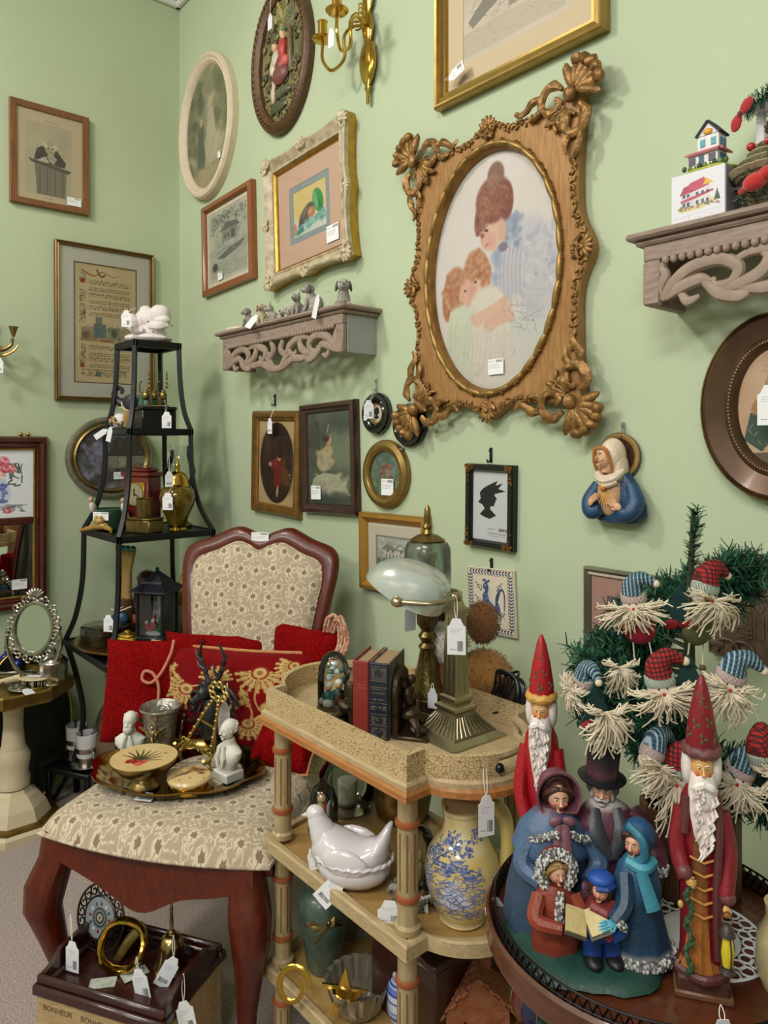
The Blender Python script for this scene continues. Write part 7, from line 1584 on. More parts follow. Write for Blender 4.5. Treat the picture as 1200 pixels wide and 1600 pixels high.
# books: spine towards the viewer's left-front
def spine_tex(col, gold, title):
    c = Canvas(96, 360, col, 91)
    for y in (.04, .22, .3, .5, .58, .64, .78, .96): c.rect(.06, y, .94, y+.006, gold, .9)
    if title:
        for y0_, y1_ in ((.05, .21), (.53-.0, .57), (.66, .77), (.8, .95)):
            c.rect(.12, y0_+.01, .88, y1_, gold, .35); c.ell(.5, (y0_+y1_)/2, .22, .05, col); c.scrib(30, .1, .02, [gold], .12, y0_+.01, .88, y1_, .6)
        for y in (.33, .38, .46): c.textline(.18, .84, y, .022, gold)
    else:
        for y in (.3, .34): c.textline(.25, .8, y, .02, '#b5785a')
    return c
def book(label, loc, rz, th, dp, h, cm, sm):
    o = thing('book', label, 'book', loc, rz, group='old books between bookends'); b = MB(); b.box((0, -dp/2+.003, h/2), (th, .006, h), bev=.002); b.build('spine', sm, o, False, uvfn=lambda v: (v.x/th+.5, v.z/h))
    for s in (-1, 1): MB().box((s*(th/2-.0015), .003, h/2), (.003, dp-.006, h)).build('cover', cm, o, False)
    MB().box((0, .001, h/2), (th-.006, dp-.014, h-.008)).build('pages', mat('aged_pages', '#b59a78', .85, col2='#8a6f52', vs=60, stretch=(60, 2, 2)), o, False)
bk0 = pz(577, 1140, ZA); brz = .56
bdir = Vector((math.cos(brz), math.sin(brz), 0)); bh = .142
REDC = mat('red_book_cloth', '#7d2b22', .6, var=.12, vs=60, bump=.1, bs=300); BLUC = mat('navy_book_cloth', '#141a2c', .5); PAT = mat('marbled_board', '#4f4a40', .6, col2='#8a8470', vs=60, stretch=(1, 1, 1))
book('thick red cloth book on the cart', bk0, brz, .031, .1, bh, REDC, img_mat('red_spine', spine_tex('#86281f', '#6d1c16', False), .6))
book('navy book with gilt spine beside the red one', bk0+bdir*.035, brz, .037, .105, bh, PAT, img_mat('navy_spine', spine_tex('#131a30', '#a08a52', True), .5))
def bookend(label, loc, rz, fl):
    o = thing('bookend', label, 'bookend', loc, rz, group='bronze bookends'); o.scale = (1.2, 1.2, 1.2); b = MB(); P_ = [(-.034, 0), (.034, 0), (.034, .07)]+[(.034*math.cos(a), .07+.034*math.sin(a)) for a in np.linspace(.2, 2.94, 10)]+[(-.034, .07)]
    b.prism(P_, -.004, .004, bev=.002); b.M = Matrix.Identity(4); b.v = [Vector((v.y, v.x, v.z)) for v in b.v]; b.build('arched_plate', DARKBRASS, o); MB().box((fl*.024, 0, .005), (.052, .07, .01), bev=.002).build('foot', DARKBRASS, o)
    b = MB(); b.ell((fl*.012, .0, .06), (.009, .012, .018)); b.ell((fl*.014, .002, .084), .008); b.ell((fl*.018, -.006, .034), (.016, .014, .012)); b.tube(spl([(fl*.012, .008, .065), (fl*.02, .016, .05), (fl*.022, .004, .04)], 4), .004, 6); b.tube(spl([(fl*.02, -.01, .03), (fl*.03, -.02, .02), (fl*.034, -.024, .01)], 4), [.008, .006, .005], 7); b.ell((fl*.026, .012, .02), (.018, .014, .012)); b.ell((fl*.03, -.012, .014), (.016, .012, .008)); b.jitter(.003, 70); b.build('seated_figure', DARKBRASS, o)
bookend('bronze bookend with seated figure against the navy book', bk0+bdir*.062, brz, 1); bookend('bronze bookend half hidden behind the red book', bk0-bdir*.022, brz, -1)
# tall brass lamp with etched glass shade
q = pz(668, 1108, ZA); o = thing('brass_table_lamp', 'tall ornate brass lamp with etched glass shade behind the books', 'lamp', q, .3)
b = MB(); b.box((0, 0, .015), (.07, .07, .03), bev=.003); b.build('plinth', DARKBRASS, o); b = MB()
b.lathe([(.036, .03), (.036, .034), (.03, .045), (.02, .09), (.015, .12), (.019, .127), (.012, .135), (.019, .148), (.012, .158), (.02, .172), (.022, .19), (.012, .195), (.01, .28)], 24, flute=lambda a, z: 1+(.06*math.sin(a*8+z*60) if z < .12 or z > .17 else 0)); b.build('stem', mat('lamp_brass', '#76643e', .32, .95, var=.3, vs=60, bump=.15, bs=120), o)
b = MB(); b.lathe([(.047, .25), (.048, .285), (.046, .325), (.04, .336), (.02, .34)], 24, cap=False); b.build('shade', glass('etched_glass', '#cfdcd2', 1.0, .15, .3, '#a8b5ac'), o); b = MB(); b.lathe([(.034, .338), (.036, .341), (.022, .35), (.01, .354), (.007, .362), (.011, .367), (.006, .374), (.0075, .388), (.006, .402), (.005, .406), (.0, .412)], 20); b.build('finial', OLDBRASS, o); b = MB(); b.lathe([(.016, .28), (.016, .3), (.02, .305), (.02, .315), (0, .317)], 14); b.build('socket', BRASS, o)
p = q+Vector((-.03, -.02, .205)); price_tag(p, p+Vector((.02, .01, .02)), 'white price tag half hidden behind the tall brass lamp', rz=1.4, back=True, h=.05); p = q+Vector((.045, -.03, .055)); price_tag(p, p+Vector((-.01, .01, .01)), 'small white price tag low behind the desk lamp base', rz=.4, back=True, w=.02, h=.034)
# teddy bear, seen from behind/side
FUR = [mat('brown_fur', attr=True, rough=.9, sheen=.3)]
q = pz(728, 1100, ZA); o = thing('teddy_bear', 'brown and white plush bear tipped over behind the desk lamp', 'plush toy', q, .5)
o.scale = (1.3, 1.3, 1.25)
bl = [((-.02, 0, .045), (.042, .04, .045), '#9c6c36'), ((.03, .0, .055), (.042, .036, .038), '#a37238'), ((-.028, -.01, .1), (.034, .034, .036), '#e6e0d6'), ((.025, .005, .135), (.026, .022, .034), '#80522a'), ((-.05, .0, .14), (.016, .01, .018), '#4a3726'), ((-.05, -.03, .05), (.022, .022, .025), '#6d4a28'), ((.055, -.015, .03), (.026, .024, .026), '#6b4524'), ((-.045, -.02, .075), (.02, .012, .014), '#c9a24a')]
b = MB()
for c_, r_, col in bl: b.ell(c_, r_, col=col, n=16, m=10)
b.build('body', FUR[0], o)
b = MB(); rr = random.Random(12)
for c_, r_, col in bl:
    for k in range(620):
        z = rr.uniform(-1, 1); a = rr.random()*6.28; s_ = math.sqrt(1-z*z); nrm = Vector((s_*math.cos(a), s_*math.sin(a), z)); p = Vector(c_)+Vector((nrm.x*r_[0], nrm.y*r_[1], nrm.z*r_[2])); t_ = (nrm+Vector((rr.uniform(-.7, .7), rr.uniform(-.7, .7), rr.uniform(-1, .3)))).normalized()*.0058; w_ = t_.cross(nrm).normalized()*.0009
        lc = lin(col); k_ = rr.uniform(.6, 1.35); b.add([p-w_, p+w_, p+t_], [(0, 1, 2)], tuple(min(1, x*k_) for x in lc))
g_ = b.build('fur', FUR[0], o); g_['kind'] = 'stuff'
# banker's lamp
q = pz(712, 1150, ZA); BA = mat('antique_brass_satin', '#aea084', .3, .95, var=.12, vs=30); o = thing('bankers_lamp', 'brass desk lamp with frosted white glass shade and square fluted post', 'lamp', q, -.05)
o.scale = (1.05, 1.05, .835)
def sq(b, prof): b.lathe([(r*1.414, z) for r, z in prof], 4, a0=math.pi/4)
b = MB(); sq(b, [(.062, 0), (.064, .004), (.062, .01), (.05, .018)]); b.build('base_step', BA, o, False); b = MB(); sq(b, [(.05, .018), (.048, .022), (.036, .036), (.026, .054), (.023, .06)])
b.build('base', mat('dark_antique_brass', '#857a62', .35, .9, var=.2), o, False)
for f_ in range(4):
    for k in range(9):
        b = MB(); b.M = RZ(f_*math.pi/2); t_ = (k-4)/4.5; b.tube([(t_*.046, -.0478, .0235), (t_*.035, -.037, .037), (t_*.024, -.027, .054)], .0013, 5); b.build('flute_rib', BA, o)
b = MB(); sq(b, [(.022, .06), (.026, .064), (.026, .07), (.018, .076), (.021, .084), (.021, .09), (.016, .094)]); b.build('collar', BA, o, False)
b = MB(); sq(b, [(.0165, .092), (.0125, .27), (.017, .272), (.018, .28), (.012, .285), (.008, .3)]); b.build('post', BA, o, False)
for f_ in range(4):
    for s in (-1, 1): b = MB(); b.M = RZ(f_*math.pi/2); b.tube([(s*.006, -.0163, .1), (s*.0045, -.0126, .262)], .0011, 4); b.build('post_flute', MATS['dark_antique_brass'], o)
# yoke: two arms reaching forward (towards -x, left in view) to pivots
fwd = Vector((-.80, -.45, 0)).normalized(); sd = Vector((-fwd.y, fwd.x, 0)); HW_ = .06
b = MB(); b.ell((0, 0, .304), .012)
for s in (-1, 1): 
    e = fwd*.085+sd*s*HW_; b.tube(spl([Vector((0, 0, .304)), sd*s*HW_*.6+fwd*.004+Vector((0, 0, .304)), sd*s*HW_+fwd*.03+Vector((0, 0, .302)), e+Vector((0, 0, .3))], 7), .0055, 9); b.ell(e+Vector((0, 0, .3)), (.012, .012, .012))
b.build('yoke', BA, o)
e1, dd = (fwd*.86+Vector((0, 0, .5))).normalized(), (fwd*-.5+Vector((0, 0, .86))).normalized(); sc_ = fwd*.078+Vector((0, 0, .296))
def shade(u, v):
    th, ph = u*2*math.pi, .02+v*1.62; c_ = math.cos(th)
    return sc_+e1*(c_*(.1 if c_ > 0 else .06)*math.sin(ph)**.8)+sd*(math.sin(th)*HW_*1.0*math.sin(ph)**.8)+dd*(.075*math.cos(ph))
FROST = glass('frosted_glass', '#e8f0ec', .5, .25, .88, '#dfeae5')
b = MB(); b.grid(shade, 40, 18); b.build('shade', FROST, o, ang=80)
b = MB(); b.tube([fwd*.05+sd*-.02+Vector((0, 0, .25-.004*k)) for k in range(8)], .0022, 6)
for k in range(8): b.ell(fwd*.05+sd*-.02+Vector((0, 0, .25-.0045*k)), .0026, n=6, m=5)
b.build('pull_chain', DARKBRASS, o)
p = q+Vector((.045, -.045, .225)); price_tag(p, q+Vector((0, -.0, .262)), 'white price tag hanging from the desk lamp post', rz=.75, w=.032, h=.058)
# coiled cable
q = pz(786, 1130, ZA); o = thing('coiled_cable', 'coiled black power cable beside the desk lamp', 'cable', (q.x+.0, q.y+.01, ZA)); b = MB()
for k in range(6): b.tube(spl([(-.05+.006*k, 0, .01), (-.03+.008*k, .005*k, .06+.006*k), (-.02, .005*k, .095-.004*k), (.01+.004*k, .01, .085), (.02+.005*k, 0, .05), (-.01, -.004*k, .02), (-.04, 0, .008)], 7, True), .0026, 6, closed=True)
b.build('coil', BLACKM, o); b = MB(); b.tube(spl([(-.04, 0, .012), (-.09, -.04, .02), (-.12, -.05, .006)], 6), .0026, 6); b.build('lead', BLACKM, o)
price_tag(py(760, 1248, 1.13), py(757, 1186, 1.16), 'white price tag on a long string hanging from the cart rail', rz=1.2, h=.058)
# ---------------------------------------------------------------- middle shelf
WH = mat('white_milk_glass', '#dcd6da', .15, coat=.6, sss=.1)
hr = math.atan2(-.35, .9)
q = pz(553, 1378, ZM); o = thing('hen_on_nest_dish', 'white ceramic covered dish shaped as a sitting hen', 'covered dish', q, .62)
b = MB(); b.ell((0, 0, .032), (.068, .05, .036), n=36, m=14, fn=lambda p: 1+.02*math.sin(20*math.atan2(p.y, p.x))*max(0, 1-abs(p.z))); b.build('nest', WH, o)
b = MB(); sec = [(-.078, .05, .012, .012), (-.07, .058, .022, .03), (-.05, .06, .036, .04), (-.02, .052, .047, .036), (.015, .047, .045, .03), (.042, .056, .034, .03), (.06, .077, .02, .034), (.068, .097, .01, .022), (.072, .112, .004, .006)]
b.loops([[(x+.0*math.cos(a), ry*math.cos(a), zc+rz_*math.sin(a)) for a in np.linspace(0, 2*math.pi, 22, endpoint=False)] for x, zc, ry, rz_ in [(Vector(sec[i])*(1-t)+Vector(sec[i+1])*t) if False else tuple(sec[i][k]*(1-t)+sec[i+1][k]*t for k in range(4)) for i in range(len(sec)-1) for t in (0, .5)]+[sec[-1]]], cap=True)
b.tube(spl([(-.052, 0, .07), (-.066, 0, .098), (-.072, 0, .112)], 6), [.028, .02, .0165], 14); b.ell((-.073, 0, .115), (.018, .015, .0155)); b.tube([(-.087, 0, .112), (-.1, 0, .108)], [.006, .001], 8)
for s in (-1, 1): b.ell((-.005, s*.043, .055), (.042, .01, .024), RY(.15), n=16, m=9)
b.build('hen_lid', WH, o)
b = MB(); b.tube([(.071*math.cos(a), .053*math.sin(a), .05+.0015*math.sin(a*24)) for a in np.linspace(0, 6.283, 96, endpoint=False)], .003, 6, closed=True); b.build('rim', WH, o)
p = pz(545, 1372, .53); price_tag(pz(538, 1375, .5)+Vector((0, -.01, 0)), pz(545, 1362, .53), 'white price tag hanging across the shelf edge from the hen dish', rz=.6, ry=.75, w=.034, h=.056); p = pz(488, 1330, .52); price_tag(p, None, 'small white price tag stuck beside the hen dish breast', rz=.9, ry=-.2, w=.022, h=.034)
q = pz(543, 1262, ZM); o = thing('glass_hurricane', 'round clear glass hurricane globe on the middle shelf', 'glass globe', q); b = MB(); b.lathe([(.04, 0), (.056, .02), (.066, .05), (.06, .08), (.042, .105), (.036, .14), (.042, .17)], 28, cap=False); b.build('globe', CLEAR, o); b = MB(); b.lathe([(.05, 0), (.052, .004), (.04, .008), (0, .009)], 26); b.build('base', SILVER, o); b = MB(); b.lathe([(.02, .008), (.022, .06), (.02, .062), (0, .063)], 18, col='#c9c3b5'); b.build('candle', PAINTM, o)
q = pz(505, 1300, ZM); o = thing('angel_dome', 'small glass dome with a winged angel inside behind the hen', 'ornament', q); b = MB(); dome(b, .03, .1); b.build('dome', CLEAR, o); b = MB(); b.lathe([(.032, 0), (.033, .008), (0, .009)], 22, col='#8d8a80'); b.ell((0, 0, .035), (.012, .01, .028), col='#a8323a'); b.ell((0, -.004, .07), .009, col='#d9b090'); b.ell((0, -.006, .045), (.006, .006, .02), col='#c9b070')
for s in (-1, 1): b.ell((s*.016, .004, .05), (.01, .003, .026), RY(s*.35), col='#b9bbbd')
b.build('angel', PAINT, o)
q = pz(622, 1290, ZM); o = thing('brass_coal_pot', 'brass pot with swing handle behind the front post', 'pot', (q.x-.02, q.y+.03, ZM)); b = MB(); b.lathe([(.045, 0), (.055, .01), (.062, .05), (.058, .08), (.066, .1), (.062, .1), (.052, .075), (.05, .012), (0, .01)], 28); b.build('body', OLDBRASS, o); b = MB(); b.tube(spl([(-.06, 0, .09), (-.045, -.03, .13), (0, -.045, .145), (.045, -.03, .13), (.06, 0, .09)], 6), .004, 7, flat=.5); b.build('handle', OLDBRASS, o)
# pitcher
def pitcher_tex():
    c = Canvas(512, 512, '#d9bd78', 95); c.blur_noise(['#d0ac5c', '#e3d09a', '#dcc487', '#e6dcb8'], 120, .12, al=.4); B = ['#3f4f8c', '#5a6aa4', '#7a88b8']; 
    for (x, y, s) in ((.3, .28, .07), (.36, .2, .07), (.43, .26, .06), (.24, .36, .06), (.4, .38, .05), (.46, .44, .05), (.33, .42, .05), (.55, .18, .06)):
        for _ in range(60): c.ell(x+(c.r.rand()-.5)*s*1.8, y+(c.r.rand()-.5)*s*1.8, .008, .007, B[c.r.randint(3)], 0, .3, .9)
    c.curve([(.2, .62), (.26, .45), (.3, .34), (.42, .22)], .008, B[0]); c.poly([(.33, .62), (.36, .54), (.42, .56), (.47, .72), (.36, .76), (.3, .72)], '#cfd0d6'); c.ell(.38, .51, .022, .022, '#b9bccb'); c.poly([(.2, .5), (.28, .46), (.26, .72), (.16, .74)], '#c9c9cf', .8)
    c.scrib(200, .07, .006, B, .15, .44, .52, .8, .8); c.scrib(120, .05, .006, B, .15, .76, .6, .86, .8); c.scrib(60, .05, .006, B, .55, .5, .75, .8, .6)
    for y in (.03, .95): c.rect(0, y, 1, y+.01, '#8d8a90', .6)
    return c
q = pz(722, 1434, ZM); o = thing('yellow_toile_pitcher', 'yellow ceramic pitcher with blue pastoral scene', 'pitcher', q, 0)
prof = [(.034, 0), (.038, .004), (.037, .01), (.05, .03), (.06, .06), (.0625, .085), (.057, .112), (.043, .136), (.033, .148), (.031, .165), (.033, .185)]
b = MB(); b.lathe(prof, 40, cap=False); a0_ = math.atan2(CAM.y-q.y, CAM.x-q.x)
YG = img_mat('toile_glaze', pitcher_tex(), .14, coat=.6)
b.build('body', YG, o, uvfn=lambda v: (.42+(((math.atan2(v.y, v.x)-a0_+math.pi) % (2*math.pi))-math.pi)/6.283, v.z/.185)); b = MB(); b.lathe([(.033, .185), (.0345, .187), (.031, .187), (.028, .165), (.03, .15), (0, .05)], 36); b.build('rim', mat('cream_glaze', '#dccb98', .15, coat=.5), o)
b = MB(); b.prism([(-.016, .186), (.016, .186), (.006, .166), (-.006, .166)], 0, .0); hd = RT*1.0; hx_, hy_ = RT.x, RT.y
b = MB(); b.tube(spl([(hx_*.03, hy_*.03, .178), (hx_*.05, hy_*.05, .189), (hx_*.07, hy_*.07, .168), (hx_*.076, hy_*.076, .125), (hx_*.068, hy_*.068, .082), (hx_*.057, hy_*.057, .072)], 8), [.011, .013, .013, .012, .01, .008], 10); b.build('handle', mat('yellow_glaze', '#d6bd62', .14, col2='#e3d49a', vs=10, coat=.5), o)
b = MB(); b.lathe([(.028, .178), (.034, .192), (.03, .192), (.026, .18)], 20, cap=False, a0=math.atan2(-hy_, -hx_)-.5, a1=math.atan2(-hy_, -hx_)+.5); b.build('spout', MATS['cream_glaze'], o)
# glass dome on pinecone base, tag pair by post
q = pz(632, 1412, ZM); o = thing('pinecone_dome', 'clear glass dome on a frosted pinecone base behind the front post', 'ornament', (q.x-.005, q.y+.035, ZM)); b = MB(); dome(b, .034, .1); b.v = [v+Vector((0, 0, .02)) for v in b.v]; b.build('dome', CLEAR, o); b = MB(); rr = random.Random(20)
for k in range(160): a = rr.random()*6.28; r = .05*math.sqrt(rr.random()); b.ell((r*math.cos(a), r*math.sin(a), .006+.018*rr.random()), (.008, .006, .005), RZ(a)@RY(.5), n=6, m=4, col=['#6d6a5c', '#8d8a80', '#4f5a4c', '#5a4838'][k % 4])
b.build('pinecone_base', PAINTM, o); b = MB(); b.ell((0, 0, .04), (.014, .012, .022), col='#b9a06a'); b.ell((0, 0, .068), .01, col='#c9b27c'); b.build('gold_figure', PAINT, o)
p = pz(609, 1412, .51); price_tag(p, None, 'white price tag standing half behind the front cart post', rz=.75, w=.04, h=.034); p = pz(655, 1405, .5); price_tag(p, p+Vector((.02, .02, .01)), 'white price tag peeking out beyond the front cart post', rz=.75, w=.03, h=.03)
p = py(772, 1408, 1.02); price_tag(p, None, 'blank white price tag hanging between pitcher and round table', rz=.7, ry=-.2, w=.03, h=.055, back=True)
# ---------------------------------------------------------------- bottom shelf
q = pz(506, 1510, ZL); o = thing('green_dragonfly_vase', 'dark green vase with a bronze dragonfly on the bottom shelf', 'vase', (q.x, q.y, ZL)); b = MB(); b.lathe([(.03, 0), (.034, .006), (.04, .05), (.05, .1), (.052, .13), (.044, .15), (.034, .158), (.034, .17), (.03, .17), (.03, .15), (0, .14)], 30); b.build('body', mat('mottled_green_glaze', '#2b3c33', .38, col2='#52665a', vs=22, coat=.25, bump=.1, bs=60), o)
b = MB(); d_ = Vector((CAM.x-q.x, CAM.y-q.y, 0)).normalized(); s_ = Vector((-d_.y, d_.x, 0)); c_ = d_*.05+Vector((0, 0, .105)); b.tube([c_+Vector((0, 0, .01))+s_*.008, c_+s_*-.02+Vector((0, 0, -.03))+d_*-.006], [.005, .0015], 7); b.ell(c_+Vector((0, 0, .014))+s_*.01, .005)
for k in range(4): sg = 1 if k % 2 else -1; b.tube([c_+Vector((0, 0, .006)), c_+s_*sg*.02+Vector((0, 0, .012+.01*(k//2)*sg))-d_*.002, c_+s_*sg*.034+Vector((0, 0, .01*(k//2)))-d_*.012], [.002, .006, .002], 7, flat=.3)
b.build('dragonfly', OLDBRASS, o)
q = pz(560, 1575, ZL); o = thing('cut_crystal_bowl', 'cut crystal glass bowl on the bottom shelf', 'bowl', (q.x, q.y, ZL)); b = MB(); b.lathe([(.035, 0), (.04, .004), (.048, .02), (.058, .05), (.062, .058), (.056, .055), (.045, .02), (0, .012)], 48, flute=lambda a, z: 1+.045*math.sin(a*18+z*200)); b.build('bowl', glass('cut_crystal', '#dcd8c8', 3.5, .08, .3, '#dcd8ca'), o, ang=20)
q = pz(498, 1578, ZL+.02); o = thing('brass_cutout_ornament', 'flat brass scroll and star ornament at the bottom shelf edge', 'ornament', (q.x, q.y, ZL+.002), .65, rx=-.25); o.scale = (1.5, 1.5, 1.5); b = MB(); b.tube([(-.035+.022*(1-t*.5)*math.cos(t*7), 0, .03+.024*(1-t*.5)*math.sin(t*7)) for t in np.linspace(0, 1, 26)], [.004, .004, .002], 7, flat=.6); b.build('scroll', BRASS, o); b = MB(); b.prism([(.03+(.03 if k % 2 == 0 else .012)*math.cos(k*math.pi/5+1.57), .03+(.03 if k % 2 == 0 else .012)*math.sin(k*math.pi/5+1.57)) for k in range(10)], -.003, .003, bev=.001); b.build('star', BRASS, o)
q = pz(628, 1610, ZL); o = thing('blue_white_jar', 'blue and white porcelain jar behind the front post', 'jar', (q.x-.02, q.y+.02, ZL)); b = MB(); b.lathe([(.022, 0), (.03, .02), (.028, .06), (.02, .075), (.018, .09)], 22); c = Canvas(128, 128, '#c9cfe2', 99); c.scrib(120, .2, .03, ['#2c45a8', '#4a64c0'], 0, .1, 1, .9, .8); b.build('body', img_mat('blue_white_glaze', c, .15, coat=.5), o, uvfn=lambda v: (math.atan2(v.y, v.x)/3.14, v.z/.09))
o = thing('dark_wooden_box', 'dark brown wooden box at the back of the bottom shelf', 'box', (1.86, -.36, ZL), 0); b = MB(); b.box((0, 0, .07), (.17, .17, .14), bev=.003); b.build('body', wood('deep_brown_wood', '#2c0f0a', '#3f1a10', .35, (4, 30, 30)), o); MB().box((0, 0, .147), (.175, .175, .014), bev=.003).build('lid', MATS['deep_brown_wood'], o)
q = pz(548, 1440, ZL); o = thing('grey_draped_figure', 'grey pleated cloth figure behind the green vase', 'figurine', (q.x, q.y, ZL), .4); b = MB(); b.lathe([(.06, 0), (.055, .03), (.035, .08), (.02, .11), (.012, .12)], 40, col='#8d8a84', flute=lambda a, z: 1+.08*math.sin(a*14)); b.build('skirt', PAINTM, o); MB().ell((0, 0, .132), (.014, .014, .016), col='#b9b0a4').build('head', PAINTM, o)
# terracotta cottage on the bottom shelf's bowed end
TC = mat('terracotta', '#8d4f34', .8, col2='#a86a48', vs=40, bump=.3, bs=90); q = pz(738, 1606, ZL); o = thing('terracotta_cottage', 'terracotta cottage model with brick roof under the cart shelf', 'model house', (q.x, q.y, ZL), .95)
o.scale = (1.25, 1.25, 1.0)
b = MB(); b.box((0, 0, .03), (.09, .07, .06)); b.prism([(-.045, .06), (.045, .06), (0, .115)], -.034, .034); b.build('walls', TC, o, False); bm_ = None
for s in (-1, 1):
    for r_ in range(7):
        for k in range(7):
            if bm_ is None: t = MB(); t.box((0, 0, 0), (.0115, .0105, .004), bev=.0008); oo = t.build('roof_tile', TC, o, False); bm_ = oo.data
            else: oo = bpy.data.objects.new('roof_tile', bm_); SC.collection.objects.link(oo); oo.parent = o
            f_ = (r_+.5)/7; oo.matrix_local = TR(s*.054*(1-f_), -.036+.012*k+.004*(r_ % 2), .056+.066*f_) @ RY(s*.88)
b = MB(); b.box((.02, .015, .115), (.018, .018, .04), bev=.002); b.build('chimney', TC, o); b = MB(); b.tube(spl([(-.02, -.04, .05), (.0, -.05, .035), (.03, -.045, .045)], 5), .0016, 5); b.build('string', BLACKM, o)
# ================================================================ round table with pierced gallery
RTX = cw(.35, .97); TR_, TZR = .207, .623
RW = wood('round_table_wood', '#4a2414', '#63351e', .3, (5, 5, 20), coat=.4)
o = thing('round_gallery_table', 'round dark wood table with pierced metal gallery rim', 'table', (RTX.x, RTX.y, 0))
b = MB(); b.lathe([(0, TZR-.018), (TR_-.01, TZR-.018), (TR_-.004, TZR-.012), (TR_-.004, TZR), (0, TZR)], 64); b.build('top', RW, o)
b = MB(); b.lathe([(TR_-.006, TZR-.02), (TR_+.002, TZR-.02), (TR_+.006, TZR-.012), (TR_+.004, TZR+.002), (TR_+.006, TZR+.014), (TR_+.002, TZR+.018), (TR_-.002, TZR+.014), (TR_-.006, TZR)], 72, cap=False); b.build('rim', RW, o)
b = MB(); n = 110
for k in range(n):
    a = 2*math.pi*k/n; a2 = a+2*math.pi/n; r = TR_-.006; P_ = lambda t, z: (r*math.cos(t), r*math.sin(t), TZR+z)
    b.tube([P_(a, .002), P_(a2, .028)], .0012, 4, cap=False); b.tube([P_(a2, .002), P_(a, .028)], .0012, 4, cap=False)
for z in (.002, .015, .029): b.tube([((TR_-.006)*math.cos(t), (TR_-.006)*math.sin(t), TZR+z) for t in np.linspace(0, 6.2832, 72, endpoint=False)], .0016, 5, closed=True)
b.build('pierced_gallery', mat('dark_gallery_metal', '#1c1512', .4, .6), o)
b = MB(); b.lathe([(.05, .02), (.03, .06), (.02, .2), (.03, .35), (.022, .41)], 20); b.build('column', RW, o); b = MB(); b.lathe([(.02, .45), (.03, .5), (.02, .56), (.04, .606)], 20); b.build('upper_column', RW, o)
b = MB(); b.lathe([(0, .412), (.18, .412), (.186, .42), (.18, .428), (0, .428)], 48); b.build('lower_tier', RW, o)
for k in range(3): a = k*2.094+.4; b = MB(); b.tube(spl([(.02*math.cos(a), .02*math.sin(a), .08), (.1*math.cos(a), .1*math.sin(a), .06), (.17*math.cos(a), .17*math.sin(a), .01)], 6), [.02, .016, .012], 8); b.build('foot', RW, o)
VA = math.atan2(RT.y, RT.x)                       # local x = viewer's right
def rt(u, v, z=TZR): return pz(u, v, z)
# doily
q = rt(1092, 1462); o = thing('paper_doily', 'white lace paper doily under the lantern carrying santa', 'doily', (q.x, q.y, TZR+.0006)); b = MB(); b.lathe([(0, 0), (.05, 0), (.05, .0006), (0, .0007)], 40)
for k in range(22):
    a = 2*math.pi*k/22
    for r, t in ((.06, .008), (.074, .0085)): b.tube([(r*math.cos(a)+t*math.cos(s), r*math.sin(a)+t*math.sin(s), .0006) for s in np.linspace(0, 6.283, 10, endpoint=False)], .0016, 4, closed=True)
b.tube([(.083*math.cos(a), .083*math.sin(a), .0006) for a in np.linspace(0, 6.283, 60, endpoint=False)], .0022, 4, closed=True); b.build('lace', mat('white_paper_lace', '#e4e4e6', .8), o)
# ---------------------------------------------------------------- carol singers
q = pz(917, 1478, TZR); o = thing('carol_singers_figurine', 'painted group of five carol singers on a green base', 'figurine', q, VA)
def fur(b, pts, r, c='#8f8d8c', seed=1):
    rr = random.Random(seed); P_ = spl([Vector(p) for p in pts], 8); b.tube(P_, r*.85, 8, col='#6d6b6c')
    for p in P_:
        for k in range(7): d = Vector((rr.uniform(-1, 1), rr.uniform(-1, 1), rr.uniform(-1, 1))).normalized(); b.ell(Vector(p)+d*r*.8, r*.38, n=5, m=4, col=['#d9d8d6', '#b3b1b0', '#55555a'][k % 3])
b = MB(); b.ell((0, 0, .004), (.104, .092, .018), n=40, m=10, col='#23473f', fn=lambda p: 1+.06*math.sin(5*math.atan2(p.y, p.x)+1)+.02*math.sin(17*math.atan2(p.y, p.x))); b.v = [Vector((v.x, v.y, max(v.z, 0))) for v in b.v]; b.build('base', PAINT, o)
def robe(b, x, y, secs, fold=10, amp=.05, y2=None):
    """secs: (z, rx, ry, colour[, dy])"""
    R_ = []; C_ = []
    for s in secs:
        z, rx, ry, c = s[:4]; dy = s[4] if len(s) > 4 else 0
        R_.append([(x+rx*math.cos(a)*(1+amp*math.sin(a*fold)*(1 if z < secs[len(secs)//2][0] else .2)), y+dy+ry*math.sin(a)*(1+amp*math.sin(a*fold)*(1 if z < secs[len(secs)//2][0] else .2)), z) for a in np.linspace(0, 2*math.pi, 32, endpoint=False)]); C_.append(c)
    b.loops(R_, col=C_, cap=True)
def head(b, p, s, hair, R=None, wide=1.0, mouth=True, beard=None, skin='#d6a58c', cheek='#c9705f'):
    face(b, p, s, skin, R, '#8c2f2c', hair, cheek)
    M0 = b.M.copy(); b.M = M0 @ TR(p) @ (R if R else Matrix.Identity(4)) @ SCL(s, s, s)
    if mouth: b.ell((0, -.83, -.52), (.13, .06, .12), col='#5b1715', n=8, m=6)
    for k in range(16):
        a = math.pi*(k/15); b.tube(spl([(.2*math.cos(a), -.5, .85), (.8*math.cos(a), -.35*wide, .6), (.95*math.cos(a), .1, -.1), (.8*math.cos(a), .2, -.6)], 3), [.16, .22, .2, .1], 6, col=hair)
    b.ell((0, .2, .25), (.85, .8, .85), col=hair, n=12, m=8)
    if beard:
        for s_ in (-1, 1): b.tube(spl([(0, -.92, -.33), (s_*.3, -.85, -.42), (s_*.5, -.6, -.36)], 3), [.12, .13, .05], 6, col=beard); b.ell((s_*.7, -.25, -.35), (.16, .3, .35), col=beard)
        b.ell((0, -.6, -.85), (.3, .25, .2), col=beard)
    b.M = M0
